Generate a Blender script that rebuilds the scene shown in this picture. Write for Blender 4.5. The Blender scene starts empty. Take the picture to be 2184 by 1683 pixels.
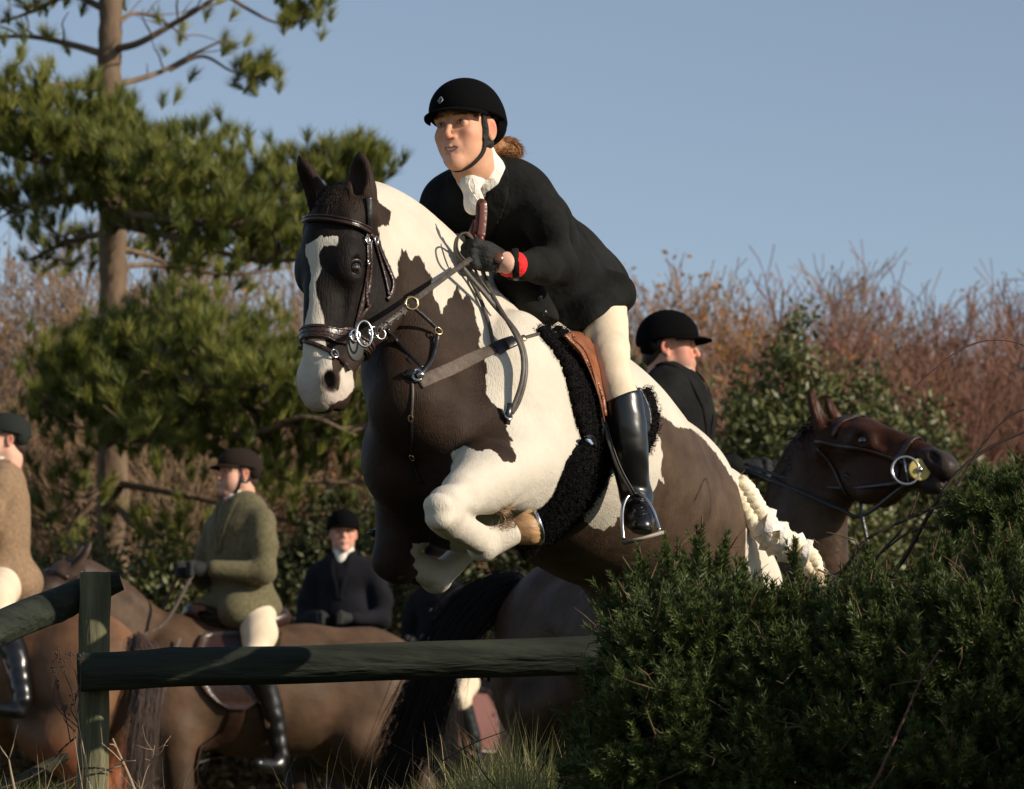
import bpy, math, random, os
import numpy as np
from mathutils import Vector, Matrix
random.seed(7)
RNG = np.random.default_rng(7)
SKIP = set(os.environ.get('SKIP', '').split(','))
QF = float(os.environ.get('VOX', '1'))
scene = bpy.context.scene

# ---------------------------------------------------------------- camera
FPX = 7500.0; CX = 1092.0; CY = 841.5; W0 = 2184.0      # picture measured on a 2184 x 1683 grid
PITCH = math.radians(7.96)
CAM = np.array([0.0, 0.0, 0.25])
cd = bpy.data.cameras.new('camera'); cam = bpy.data.objects.new('camera', cd)
scene.collection.objects.link(cam); scene.camera = cam
cd.sensor_width = 36.0; cd.lens = FPX / W0 * 36.0
cd.clip_end = 5000.0; cd.clip_start = 0.1
cam.location = Vector(CAM); cam.rotation_euler = (math.pi / 2 + PITCH, 0, 0)
cd.dof.use_dof = True; cd.dof.focus_distance = 8.9; cd.dof.aperture_fstop = 8.0
CP, SP = math.cos(PITCH), math.sin(PITCH)

# ---------------------------------------------------------------- sky, sun, exposure
SUN = np.array([0.86, -0.42, 0.40]); SUN /= np.linalg.norm(SUN)
world = bpy.data.worlds.new('World'); scene.world = world; world.use_nodes = True
nt = world.node_tree; bg = nt.nodes['Background']
sky = nt.nodes.new('ShaderNodeTexSky'); sky.sky_type = 'NISHITA'; sky.sun_disc = False
sky.sun_elevation = math.asin(SUN[2]); sky.sun_rotation = math.atan2(SUN[0], SUN[1])
sky.altitude = 100; sky.air_density = 1.0; sky.dust_density = 0.3; sky.ozone_density = 3.0
hsv = nt.nodes.new('ShaderNodeHueSaturation'); hsv.inputs['Saturation'].default_value = 0.72; hsv.inputs['Value'].default_value = 1.18
nt.links.new(sky.outputs[0], hsv.inputs['Color']); nt.links.new(hsv.outputs[0], bg.inputs[0]); bg.inputs[1].default_value = 0.088
sl = bpy.data.lights.new('sun', 'SUN'); so = bpy.data.objects.new('sun', sl); scene.collection.objects.link(so)
sl.energy = 5.0; sl.angle = math.radians(0.5); sl.color = (1.0, 0.87, 0.71)
so.rotation_euler = Vector(SUN).to_track_quat('Z', 'Y').to_euler(); so.location = (6, -3, 6)
scene.view_settings.view_transform = 'Standard'; scene.view_settings.look = 'None'
scene.view_settings.exposure = 0.15; scene.view_settings.gamma = 1.0
scene.cycles.max_bounces = 5; scene.cycles.transparent_max_bounces = 6
scene.cycles.caustics_reflective = False; scene.cycles.caustics_refractive = False

# ---------------------------------------------------------------- helpers: placing
def A(*v): return np.array(v, dtype=float)
def nrm(v):
    v = np.asarray(v, float); return v / (np.linalg.norm(v) + 1e-12)
def ray(px, py):
    u = (px - CX) / FPX; v = (CY - py) / FPX
    return np.array([u, CP - v * SP, SP + v * CP])
def P(px, py, Y):
    """the world point at distance Y (world y) seen at picture position px,py"""
    d = ray(px, py); return CAM + d * (Y / d[1])

# ---------------------------------------------------------------- helpers: objects
COL = scene.collection
def tag(o, label=None, cat=None, group=None, kind=None):
    if label: o['label'] = label
    if cat: o['category'] = cat
    if group: o['group'] = group
    if kind: o['kind'] = kind
    return o
def empty(name, loc, rz=0.0):
    o = bpy.data.objects.new(name, None); COL.objects.link(o)
    o.location = Vector(loc); o.rotation_euler = (0, 0, rz); o.empty_display_size = 0.1
    return o
def mesh_obj(name, V, F, mat, parent=None, smooth=True, attrs=None):
    """V (n,3); F list/array of quads or tris (homogeneous array) or list of such arrays"""
    V = np.asarray(V, np.float32)
    Fs = F if isinstance(F, list) and len(F) and isinstance(F[0], np.ndarray) else [np.asarray(F)]
    Fs = [f for f in Fs if len(f)]
    me = bpy.data.meshes.new(name)
    me.vertices.add(len(V)); me.vertices.foreach_set('co', V.ravel())
    nl = sum(f.size for f in Fs); npoly = sum(len(f) for f in Fs)
    me.loops.add(nl); me.polygons.add(npoly)
    me.loops.foreach_set('vertex_index', np.concatenate([f.ravel() for f in Fs]).astype(np.int32))
    starts = []; tot = []; s = 0
    for f in Fs:
        n = f.shape[1]; starts.append(s + np.arange(len(f)) * n); tot.append(np.full(len(f), n)); s += f.size
    me.polygons.foreach_set('loop_start', np.concatenate(starts).astype(np.int32))
    me.polygons.foreach_set('loop_total', np.concatenate(tot).astype(np.int32))
    me.update(calc_edges=True)
    if smooth: me.polygons.foreach_set('use_smooth', np.ones(npoly, bool))
    if attrs:
        for k, a in attrs.items():
            a = np.asarray(a, np.float32)
            if a.ndim == 2:
                at = me.attributes.new(k, 'FLOAT_COLOR', 'POINT')
                if a.shape[1] == 3: a = np.hstack([a, np.ones((len(a), 1), np.float32)])
                at.data.foreach_set('color', a.ravel())
            else:
                at = me.attributes.new(k, 'FLOAT', 'POINT'); at.data.foreach_set('value', a)
    me.validate()
    if mat: me.materials.append(mat)
    o = bpy.data.objects.new(name, me); COL.objects.link(o)
    if parent is not None:
        o.parent = parent
        if parent.name in IDENT: pass
        o.matrix_parent_inverse = parent_matrix(parent).inverted()
    return o
IDENT = set()
def parent_matrix(p):
    m = Matrix.LocRotScale(p.location, p.rotation_euler, p.scale)
    if p.parent is not None: m = parent_matrix(p.parent) @ p.matrix_parent_inverse @ m
    return m

# ---------------------------------------------------------------- helpers: materials
def mat(name, color=(0.5, 0.5, 0.5), rough=0.6, spec=0.5, metal=0.0, noise=None, bump=None, attr=None,
        sheen=0.0, coat=0.0, stretch=(1, 1, 1), sss=0.0, color2=None, transl=0.0):
    m = bpy.data.materials.new(name); m.use_nodes = True
    n = m.node_tree.nodes; l = m.node_tree.links; b = n['Principled BSDF']
    b.inputs['Roughness'].default_value = rough; b.inputs['Metallic'].default_value = metal
    b.inputs['Specular IOR Level'].default_value = spec
    b.inputs['Base Color'].default_value = (*color, 1)
    if sheen: b.inputs['Sheen Weight'].default_value = sheen; b.inputs['Sheen Roughness'].default_value = 0.5
    if coat: b.inputs['Coat Weight'].default_value = coat
    if sss:
        b.inputs['Subsurface Weight'].default_value = sss
        b.inputs['Subsurface Radius'].default_value = (0.012, 0.005, 0.003); b.inputs['Subsurface Scale'].default_value = 1.0
    tc = n.new('ShaderNodeTexCoord'); mp = n.new('ShaderNodeMapping'); mp.inputs['Scale'].default_value = stretch
    l.new(tc.outputs['Object'], mp.inputs[0])
    src = None
    if attr:
        at = n.new('ShaderNodeAttribute'); at.attribute_name = attr; src = at.outputs['Color']
    if noise:
        sc, amt = noise
        tx = n.new('ShaderNodeTexNoise'); tx.inputs['Scale'].default_value = sc; tx.inputs['Detail'].default_value = 4
        l.new(mp.outputs[0], tx.inputs['Vector'])
        mr = n.new('ShaderNodeMapRange'); mr.inputs['From Min'].default_value = 0.3; mr.inputs['From Max'].default_value = 0.7
        l.new(tx.outputs[0], mr.inputs[0])
        mx = n.new('ShaderNodeMix'); mx.data_type = 'RGBA'
        if color2 is not None and not attr:
            l.new(mr.outputs[0], mx.inputs[0]); mx.inputs[6].default_value = (*color, 1); mx.inputs[7].default_value = (*color2, 1)
        else:
            mx.blend_type = 'MULTIPLY'; mx.inputs[0].default_value = 1.0
            mr.inputs['To Min'].default_value = 1 - amt; mr.inputs['To Max'].default_value = 1 + amt
            mr.clamp = False
            if src is not None: l.new(src, mx.inputs[6])
            else: mx.inputs[6].default_value = (*color, 1)
            l.new(mr.outputs[0], mx.inputs[7])
        src = mx.outputs[2]
    if src is not None: l.new(src, b.inputs['Base Color'])
    if bump:
        sc, st = bump
        tx = n.new('ShaderNodeTexNoise'); tx.inputs['Scale'].default_value = sc; tx.inputs['Detail'].default_value = 3
        l.new(mp.outputs[0], tx.inputs['Vector'])
        bp = n.new('ShaderNodeBump'); bp.inputs['Strength'].default_value = st; bp.inputs['Distance'].default_value = 0.01
        l.new(tx.outputs[0], bp.inputs['Height']); l.new(bp.outputs[0], b.inputs['Normal'])
    if transl:
        tr = n.new('ShaderNodeBsdfTranslucent'); ms = n.new('ShaderNodeMixShader'); ms.inputs[0].default_value = transl
        if src is not None: l.new(src, tr.inputs[0])
        else: tr.inputs[0].default_value = (*color, 1)
        l.new(b.outputs[0], ms.inputs[1]); l.new(tr.outputs[0], ms.inputs[2]); l.new(ms.outputs[0], n['Material Output'].inputs[0])
    return m

# ---------------------------------------------------------------- helpers: signed distance bodies
class Sdf:
    def __init__(s): s.ops = []; s.warp = None
    def ell(s, c, r, R=None, k=0.03, op='+'):
        c = np.asarray(c, float); r = np.asarray(r, float); R = np.eye(3) if R is None else np.asarray(R, float)
        ext = np.sqrt(((R.T * r[None, :]) ** 2).sum(1)) if False else np.sqrt(((R * r[:, None]) ** 2).sum(0))
        s.ops.append(('e', op, k, c - ext, c + ext, (c, r, R))); return s
    def cone(s, a, b, ra, rb, k=0.03, op='+', sq=None):
        a = np.asarray(a, float); b = np.asarray(b, float); m = max(ra, rb)
        s.ops.append(('c', op, k, np.minimum(a, b) - m, np.maximum(a, b) + m, (a, b, ra, rb, sq))); return s
    def chain(s, pts, rs, k=0.03, op='+', sq=None):
        for i in range(len(pts) - 1): s.cone(pts[i], pts[i + 1], rs[i], rs[i + 1], k, op, sq)
        return s
    def spline(s, pts, rs, n=4, **kw):
        p, r = catmull(pts, n, rs); return s.chain(list(p), list(r), **kw)
    def plane(s, p, nv, k=0.005):
        """cut away everything on the +nv side of the plane"""
        s.ops.append(('p', '-', k, None, None, (np.asarray(p, float), nrm(nv)))); return s
    @staticmethod
    def prim(kind, dat, X):
        if kind == 'e':
            c, r, R = dat; q = (X - c) @ R.T
            k0 = np.sqrt(((q / r) ** 2).sum(-1)); k1 = np.sqrt(((q / (r * r)) ** 2).sum(-1))
            return k0 * (k0 - 1) / np.maximum(k1, 1e-6)
        if kind == 'c':
            a, b, ra, rb, sq = dat; ba = b - a; pa = X - a
            t = np.clip((pa @ ba) / max(ba @ ba, 1e-9), 0, 1)
            v = pa - t[..., None] * ba
            if sq is not None:
                for (nv, f) in (sq if isinstance(sq, list) else [sq]):
                    v = v + (v @ nv)[..., None] * nv * (1 / f - 1)
            return np.sqrt((v * v).sum(-1)) - (ra + (rb - ra) * t)
        if kind == 'p':
            p, nv = dat; return -((X - p) @ nv)
    @staticmethod
    def comb(f, d, op, k):
        if op == '+':
            h = np.maximum(k - np.abs(f - d), 0) / max(k, 1e-6); return np.minimum(f, d) - h * h * k * 0.25
        d = -d; h = np.maximum(k - np.abs(f - d), 0) / max(k, 1e-6); return np.maximum(f, d) + h * h * k * 0.25
    def eval(s, X):
        X = np.asarray(X, float); f = np.full(X.shape[:-1], 1.0)
        for kind, op, k, lo, hi, dat in s.ops: f = s.comb(f, s.prim(kind, dat, X), op, k)
        return f
    def grad(s, X, e=0.003):
        X = np.asarray(X, float); g = np.zeros_like(X)
        for i in range(3):
            d = np.zeros(3); d[i] = e; g[..., i] = s.eval(X + d) - s.eval(X - d)
        return g / (np.linalg.norm(g, axis=-1, keepdims=True) + 1e-12)
    def snap(s, X, off=0.0, n=6):
        X = np.array(X, float)
        for _ in range(n): X = X - s.grad(X) * (s.eval(X) - off)[..., None] * 0.8
        return X
    def cast(s, px, off=0.0, y0=7.5, y1=11.5):
        """march the camera's rays on to the body; px (n,2) -> points, hit mask"""
        px = np.atleast_2d(np.asarray(px, float))
        D = np.stack([ray(a, b) for a, b in px]); D = D / np.linalg.norm(D, axis=1, keepdims=True)
        t = np.full(len(px), y0); hit = np.zeros(len(px), bool)
        for _ in range(110):
            X = CAM + D * t[:, None]; d = s.eval(X) - off; hit = np.abs(d) < 0.0012
            t = t + np.where(hit, 0, np.clip(d * 0.55, -0.02, 0.25))
        ok = (t < y1) & (np.abs(s.eval(CAM + D * t[:, None]) - off) < 0.02)
        return CAM + D * t[:, None], ok
    def build(s, vox, pad=0.04):
        vox = vox * QF
        add = [o for o in s.ops if o[1] == '+']
        lo = np.min([o[3] for o in add], 0) - pad; hi = np.max([o[4] for o in add], 0) + pad
        n = np.ceil((hi - lo) / vox).astype(int) + 1
        far = 0.06; f = np.full(n, far, np.float32)
        ax = [lo[i] + vox * np.arange(n[i]) for i in range(3)]
        for kind, op, k, l, h, dat in s.ops:
            if kind == 'p': l, h = lo, hi
            m = far + k if op == '+' else k + 0.02
            i0 = np.maximum(np.floor((l - m - lo) / vox).astype(int), 0); i1 = np.minimum(np.ceil((h + m - lo) / vox).astype(int) + 1, n)
            if (i1 <= i0).any(): continue
            X = np.stack(np.meshgrid(ax[0][i0[0]:i1[0]], ax[1][i0[1]:i1[1]], ax[2][i0[2]:i1[2]], indexing='ij'), -1)
            sl_ = tuple(slice(a, b) for a, b in zip(i0, i1))
            f[sl_] = s.comb(f[sl_], s.prim(kind, dat, X).astype(np.float32), op, k)
        if s.warp is not None:
            idx = np.argwhere(np.abs(f) < 0.03); X = lo + idx * vox
            f[tuple(idx.T)] += s.warp(X).astype(np.float32)
        return surface_nets(f, lo, vox)

def surface_nets(f, lo, vox):
    ins = f < 0
    n = np.array(f.shape) - 1
    cnt = np.zeros(n, np.int8)
    for c in range(8):
        o = (c & 1, (c >> 1) & 1, (c >> 2) & 1)
        cnt += ins[o[0]:o[0] + n[0], o[1]:o[1] + n[1], o[2]:o[2] + n[2]]
    cells = np.argwhere((cnt > 0) & (cnt < 8))
    idx = np.full(n, -1, np.int32); idx[tuple(cells.T)] = np.arange(len(cells))
    fv = {}
    for c in range(8):
        o = (c & 1, (c >> 1) & 1, (c >> 2) & 1)
        fv[o] = f[cells[:, 0] + o[0], cells[:, 1] + o[1], cells[:, 2] + o[2]]
    acc = np.zeros((len(cells), 3)); num = np.zeros(len(cells))
    for axx in range(3):
        for a in (0, 1):
            for b in (0, 1):
                o0 = [0, 0, 0]; o0[(axx + 1) % 3] = a; o0[(axx + 2) % 3] = b; o1 = list(o0); o1[axx] = 1
                f0 = fv[tuple(o0)]; f1 = fv[tuple(o1)]; m = (f0 < 0) != (f1 < 0)
                t = np.where(m, f0 / np.where(m, f0 - f1, 1), 0)
                p = np.zeros((len(cells), 3)); p[:] = o0; p[:, axx] = t
                acc += p * m[:, None]; num += m
    V = lo + vox * (cells + acc / num[:, None])
    Q = []
    for axx in range(3):
        u, v = (axx + 1) % 3, (axx + 2) % 3
        s0 = [slice(None)] * 3; s1 = [slice(None)] * 3; s0[axx] = slice(0, -1); s1[axx] = slice(1, None)
        e = np.argwhere(ins[tuple(s0)] != ins[tuple(s1)])
        e = e[(e[:, u] > 0) & (e[:, v] > 0) & (e[:, u] < n[u]) & (e[:, v] < n[v])]
        sg = ins[tuple(e.T)]
        def g(du, dv):
            q = e.copy(); q[:, u] += du; q[:, v] += dv; return idx[tuple(q.T)]
        q = np.stack([g(-1, -1), g(0, -1), g(0, 0), g(-1, 0)], 1)
        q[~sg] = q[~sg][:, ::-1]
        Q.append(q[(q >= 0).all(1)])
    return V, np.concatenate(Q)

def catmull(pts, n=6, rs=None):
    p = np.asarray(pts, float); q = np.vstack([2 * p[0] - p[1], p, 2 * p[-1] - p[-2]])
    if rs is not None: r = np.asarray(rs, float)
    out = []; ro = []
    for i in range(len(p) - 1):
        a, b, c, d = q[i], q[i + 1], q[i + 2], q[i + 3]
        for t in np.arange(n) / n:
            out.append(0.5 * ((2 * b) + (c - a) * t + (2 * a - 5 * b + 4 * c - d) * t * t + (3 * b - a - 3 * c + d) * t ** 3))
            if rs is not None: ro.append(r[i] + (r[i + 1] - r[i]) * t)
    out.append(p[-1])
    if rs is not None: return np.array(out), np.array(ro + [r[-1]])
    return np.array(out)

# ---------------------------------------------------------------- helpers: tubes, ribbons, rings
class MB:
    """collects pieces for one mesh"""
    def __init__(s): s.V = []; s.Q = []; s.T = []; s.n = 0; s.A = []
    def add(s, V, Q=None, T=None, a=None):
        V = np.asarray(V, float)
        if Q is not None and len(Q): s.Q.append(np.asarray(Q) + s.n)
        if T is not None and len(T): s.T.append(np.asarray(T) + s.n)
        s.V.append(V); s.n += len(V)
        s.A.append(np.full(len(V), 0.0) if a is None else np.broadcast_to(np.asarray(a, float), (len(V),)))
        return s
    def tube(s, pts, r, sides=8, a=None, flat=None):
        p = np.asarray(pts, float); m = len(p); r = np.broadcast_to(np.asarray(r, float), (m,))
        t = np.gradient(p, axis=0); t /= (np.linalg.norm(t, axis=1, keepdims=True) + 1e-9)
        ref = nrm(np.cross(t[0], A(0.31, 0.52, 0.79))); U = []
        for i in range(m):
            ref = nrm(ref - t[i] * (ref @ t[i])); U.append(ref)
        U = np.array(U); Wv = np.cross(t, U); ang = np.arange(sides) * 2 * math.pi / sides
        V = p[:, None] + r[:, None, None] * (np.cos(ang)[None, :, None] * U[:, None] + np.sin(ang)[None, :, None] * Wv[:, None])
        V = V.reshape(-1, 3); j = np.arange(sides); Q = []
        for i in range(m - 1):
            Q.append(np.stack([i * sides + j, i * sides + (j + 1) % sides, (i + 1) * sides + (j + 1) % sides, (i + 1) * sides + j], 1))
        V = np.vstack([V, p[0], p[-1]]); c0 = m * sides
        T = np.vstack([np.stack([(j + 1) % sides, j, np.full(sides, c0)], 1),
                       np.stack([(m - 1) * sides + j, (m - 1) * sides + (j + 1) % sides, np.full(sides, c0 + 1)], 1)])
        return s.add(V, np.concatenate(Q), T, a)
    def ribbon(s, pts, nv, w, th, a=None, closed=False):
        """flat strap: pts centre line on the surface, nv outward normals, w width, th thickness, edges rounded"""
        p = np.asarray(pts, float); m = len(p); N = np.broadcast_to(np.asarray(nv, float), p.shape)
        w = np.broadcast_to(np.asarray(w, float), (m,))
        if closed: t = np.roll(p, -1, 0) - np.roll(p, 1, 0)
        else: t = np.gradient(p, axis=0)
        t = t / (np.linalg.norm(t, axis=1, keepdims=True) + 1e-9)
        N = N - t * (N * t).sum(1, keepdims=True); N = N / (np.linalg.norm(N, axis=1, keepdims=True) + 1e-9)
        B = np.cross(t, N)
        prof = [(-.5, 0), (-.5, .6), (-.42, 1), (0, 1.15), (.42, 1), (.5, .6), (.5, 0), (0, -.1)]
        k = len(prof)
        V = np.stack([p + B * (w * x)[:, None] + N * (th * y) for x, y in prof], 1).reshape(-1, 3)
        j = np.arange(k); Q = []
        for i in range(m if closed else m - 1):
            i2 = (i + 1) % m
            Q.append(np.stack([i * k + j, i2 * k + j, i2 * k + (j + 1) % k, i * k + (j + 1) % k], 1))
        if not closed:
            Q.append(np.array([[0, 1, 2, 3], [0, 3, 4, 7], [4, 5, 6, 7]])); e = (m - 1) * k
            Q.append(np.array([[3, 2, 1, 0], [7, 4, 3, 0], [7, 6, 5, 4]]) + e)
        return s.add(V, np.concatenate(Q), None, a)
    def ring(s, c, nv, R, r, seg=28, sides=7, asp=1.0, up=None, a=None):
        nv = nrm(nv); up = A(0, 0, 1) if up is None else np.asarray(up, float)
        U = nrm(up - nv * (up @ nv)); Wv = np.cross(nv, U); ang = np.arange(seg) * 2 * math.pi / seg
        cc = np.asarray(c, float)
        ctr = cc + R * (np.cos(ang)[:, None] * U + asp * np.sin(ang)[:, None] * Wv)
        rad = (ctr - cc) / (np.linalg.norm(ctr - cc, axis=1, keepdims=True)); b = np.arange(sides) * 2 * math.pi / sides
        V = (ctr[:, None] + r * (np.cos(b)[None, :, None] * rad[:, None] + np.sin(b)[None, :, None] * nv)).reshape(-1, 3)
        j = np.arange(sides); Q = []
        for i in range(seg):
            i2 = (i + 1) % seg
            Q.append(np.stack([i * sides + j, i2 * sides + j, i2 * sides + (j + 1) % sides, i * sides + (j + 1) % sides], 1))
        return s.add(V, np.concatenate(Q), None, a)
    def disc(s, c, nv, R, th, seg=24, up=None, asp=1.0, a=None):
        nv = nrm(nv); up = A(0, 0, 1) if up is None else np.asarray(up, float)
        U = nrm(up - nv * (up @ nv)); Wv = np.cross(nv, U); ang = np.arange(seg) * 2 * math.pi / seg
        d = np.cos(ang)[:, None] * U + asp * np.sin(ang)[:, None] * Wv; c = np.asarray(c, float)
        rings = [c + d * R * .9 - nv * th / 2, c + d * R - nv * th * .25, c + d * R + nv * th * .25, c + d * R * .9 + nv * th / 2]
        V = np.vstack(rings + [c - nv * th / 2, c + nv * th / 2]); j = np.arange(seg); Q = []
        for i in range(3):
            Q.append(np.stack([i * seg + j, i * seg + (j + 1) % seg, (i + 1) * seg + (j + 1) % seg, (i + 1) * seg + j], 1))
        T = np.vstack([np.stack([(j + 1) % seg, j, np.full(seg, 4 * seg)], 1), np.stack([3 * seg + j, 3 * seg + (j + 1) % seg, np.full(seg, 4 * seg + 1)], 1)])
        return s.add(V, np.concatenate(Q), T, a)
    def ball(s, c, r, R=None, nu=16, nv_=10, a=None):
        r = np.broadcast_to(np.asarray(r, float), (3,)); th = np.linspace(0, math.pi, nv_ + 1); ph = np.arange(nu) * 2 * math.pi / nu
        V = np.stack([np.outer(np.sin(th), np.cos(ph)), np.outer(np.sin(th), np.sin(ph)), np.outer(np.cos(th), np.ones(nu))], -1).reshape(-1, 3) * r
        if R is not None: V = V @ np.asarray(R, float)
        j = np.arange(nu); Q = np.concatenate([np.stack([i * nu + j, (i + 1) * nu + j, (i + 1) * nu + (j + 1) % nu, i * nu + (j + 1) % nu], 1) for i in range(nv_)])
        return s.add(V + np.asarray(c, float), Q, None, a)
    def hairs(s, P0, D, L, w, a=None, seg=1):
        """tapering flat hairs: one triangle each (seg=1)"""
        n = len(P0); side = np.cross(D, RNG.normal(size=(n, 3))); side /= np.linalg.norm(side, axis=1, keepdims=True) + 1e-9
        w = np.broadcast_to(w, (n,))[:, None]; L = np.broadcast_to(L, (n,))[:, None]
        V = np.stack([P0 - side * w / 2, P0 + side * w / 2, P0 + D * L], 1).reshape(-1, 3)
        T = np.arange(3 * n).reshape(-1, 3)
        av = None if a is None else np.repeat(np.broadcast_to(a, (n,)), 3)
        return s.add(V, None, T, av)
    def build(s, name, m, parent=None, smooth=True, attr=None):
        V = np.vstack(s.V); F = []
        if s.Q: F.append(np.concatenate(s.Q))
        if s.T: F.append(np.concatenate(s.T))
        return mesh_obj(name, V, F, m, parent, smooth, {attr: np.concatenate(s.A)} if attr else None)

def sd_poly(pts, poly):
    """signed distance (px) of pts (n,2) to polygon, negative inside"""
    p = np.asarray(poly, float); d = np.full(len(pts), 1e9); ins = np.zeros(len(pts), bool); m = len(p)
    for i in range(m):
        a, b = p[i], p[(i + 1) % m]; ba = b - a; pa = pts - a
        t = np.clip((pa @ ba) / max(ba @ ba, 1e-9), 0, 1)
        d = np.minimum(d, ((pa - t[:, None] * ba) ** 2).sum(1))
        c = ((a[1] > pts[:, 1]) != (b[1] > pts[:, 1]))
        with np.errstate(divide='ignore', invalid='ignore'):
            xi = (b[0] - a[0]) * (pts[:, 1] - a[1]) / (b[1] - a[1]) + a[0]
        ins ^= c & (pts[:, 0] < xi)
    d = np.sqrt(d); return np.where(ins, -d, d)
def proj(V):
    """world points -> picture positions"""
    q = np.asarray(V, float) - CAM; zc = q[:, 1] * CP + q[:, 2] * SP; yc = -q[:, 1] * SP + q[:, 2] * CP
    return np.stack([CX + FPX * q[:, 0] / zc, CY - FPX * yc / zc], 1)

def patch_on(sdf, poly, off, th, step=7.0, name='patch', m=None, parent=None, y0=7.5, y1=11.5, edge=True):
    """a sheet lying on a body: polygon given as picture outline, dropped on to the body's near side, given thickness"""
    poly = np.asarray(poly, float); mn = poly.min(0); mx = poly.max(0)
    nx = int((mx[0] - mn[0]) / step) + 2; ny = int((mx[1] - mn[1]) / step) + 2
    gx = np.linspace(mn[0] - step / 2, mx[0] + step / 2, nx); gy = np.linspace(mn[1] - step / 2, mx[1] + step / 2, ny)
    G = np.stack(np.meshgrid(gx, gy, indexing='ij'), -1).reshape(-1, 2)
    sd = sd_poly(G, poly); keep = sd < step * 0.75
    # pull outside points on to the outline
    for _ in range(3):
        e = 0.5
        gxv = (sd_poly(G + [e, 0], poly) - sd_poly(G - [e, 0], poly)); gyv = (sd_poly(G + [0, e], poly) - sd_poly(G - [0, e], poly))
        g = np.stack([gxv, gyv], 1); g /= np.linalg.norm(g, axis=1, keepdims=True) + 1e-9
        sd = sd_poly(G, poly); mv = (sd > 0) | (np.abs(sd) < step * .3)
        G = np.where((keep & mv)[:, None], G - g * sd[:, None], G)
    X, ok = sdf.cast(G, off, y0, y1); keep &= ok
    idx = np.full(len(G), -1); idx[keep] = np.arange(keep.sum()); X = X[keep]; N = sdf.grad(X)
    ii = np.arange(nx * ny).reshape(nx, ny)
    Q = np.stack([ii[:-1, :-1], ii[:-1, 1:], ii[1:, 1:], ii[1:, :-1]], -1).reshape(-1, 4); Q = idx[Q]; Q = Q[(Q >= 0).all(1)]
    # drop quads that bridge a jump in depth
    span = np.max(X[Q][..., 1], 1) - np.min(X[Q][..., 1], 1); Q = Q[span < 0.12]
    n = len(X); E = np.concatenate([Q[:, [0, 1]], Q[:, [1, 2]], Q[:, [2, 3]], Q[:, [3, 0]]])
    key = np.sort(E, 1); u, inv, c = np.unique(key, axis=0, return_inverse=True, return_counts=True)
    B = E[c[inv.ravel()] == 1]
    S = np.stack([B[:, 1], B[:, 0], B[:, 0] + n, B[:, 1] + n], 1)
    V = np.vstack([X + N * th, X - N * 0.004])
    return V, np.concatenate([Q, Q[:, ::-1] + n, S]), N
# ================================================================ the jumping horse
F_ = nrm(A(-0.432, -0.903, 0.13)); L_ = nrm(A(0.902, -0.432, 0)); U_ = np.cross(F_, L_)
RB = np.stack([F_, L_, U_])                     # rows: forward, left (camera side), up
C0 = P(1015, 900, 8.9)
def S(px, py, lat=0.0):
    """point on the horse's mid plane (moved lat metres to its left) seen at px,py"""
    d = ray(px, py); t = (lat + (C0 - CAM) @ L_) / (d @ L_); return CAM + d * t
def rot_about(R, axis, ang):
    axis = nrm(axis); c, s_ = math.cos(ang), math.sin(ang); K = np.array([[0, -axis[2], axis[1]], [axis[2], 0, -axis[0]], [-axis[1], axis[0], 0]])
    return R @ (np.eye(3) + s_ * K + (1 - c) * K @ K).T

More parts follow.
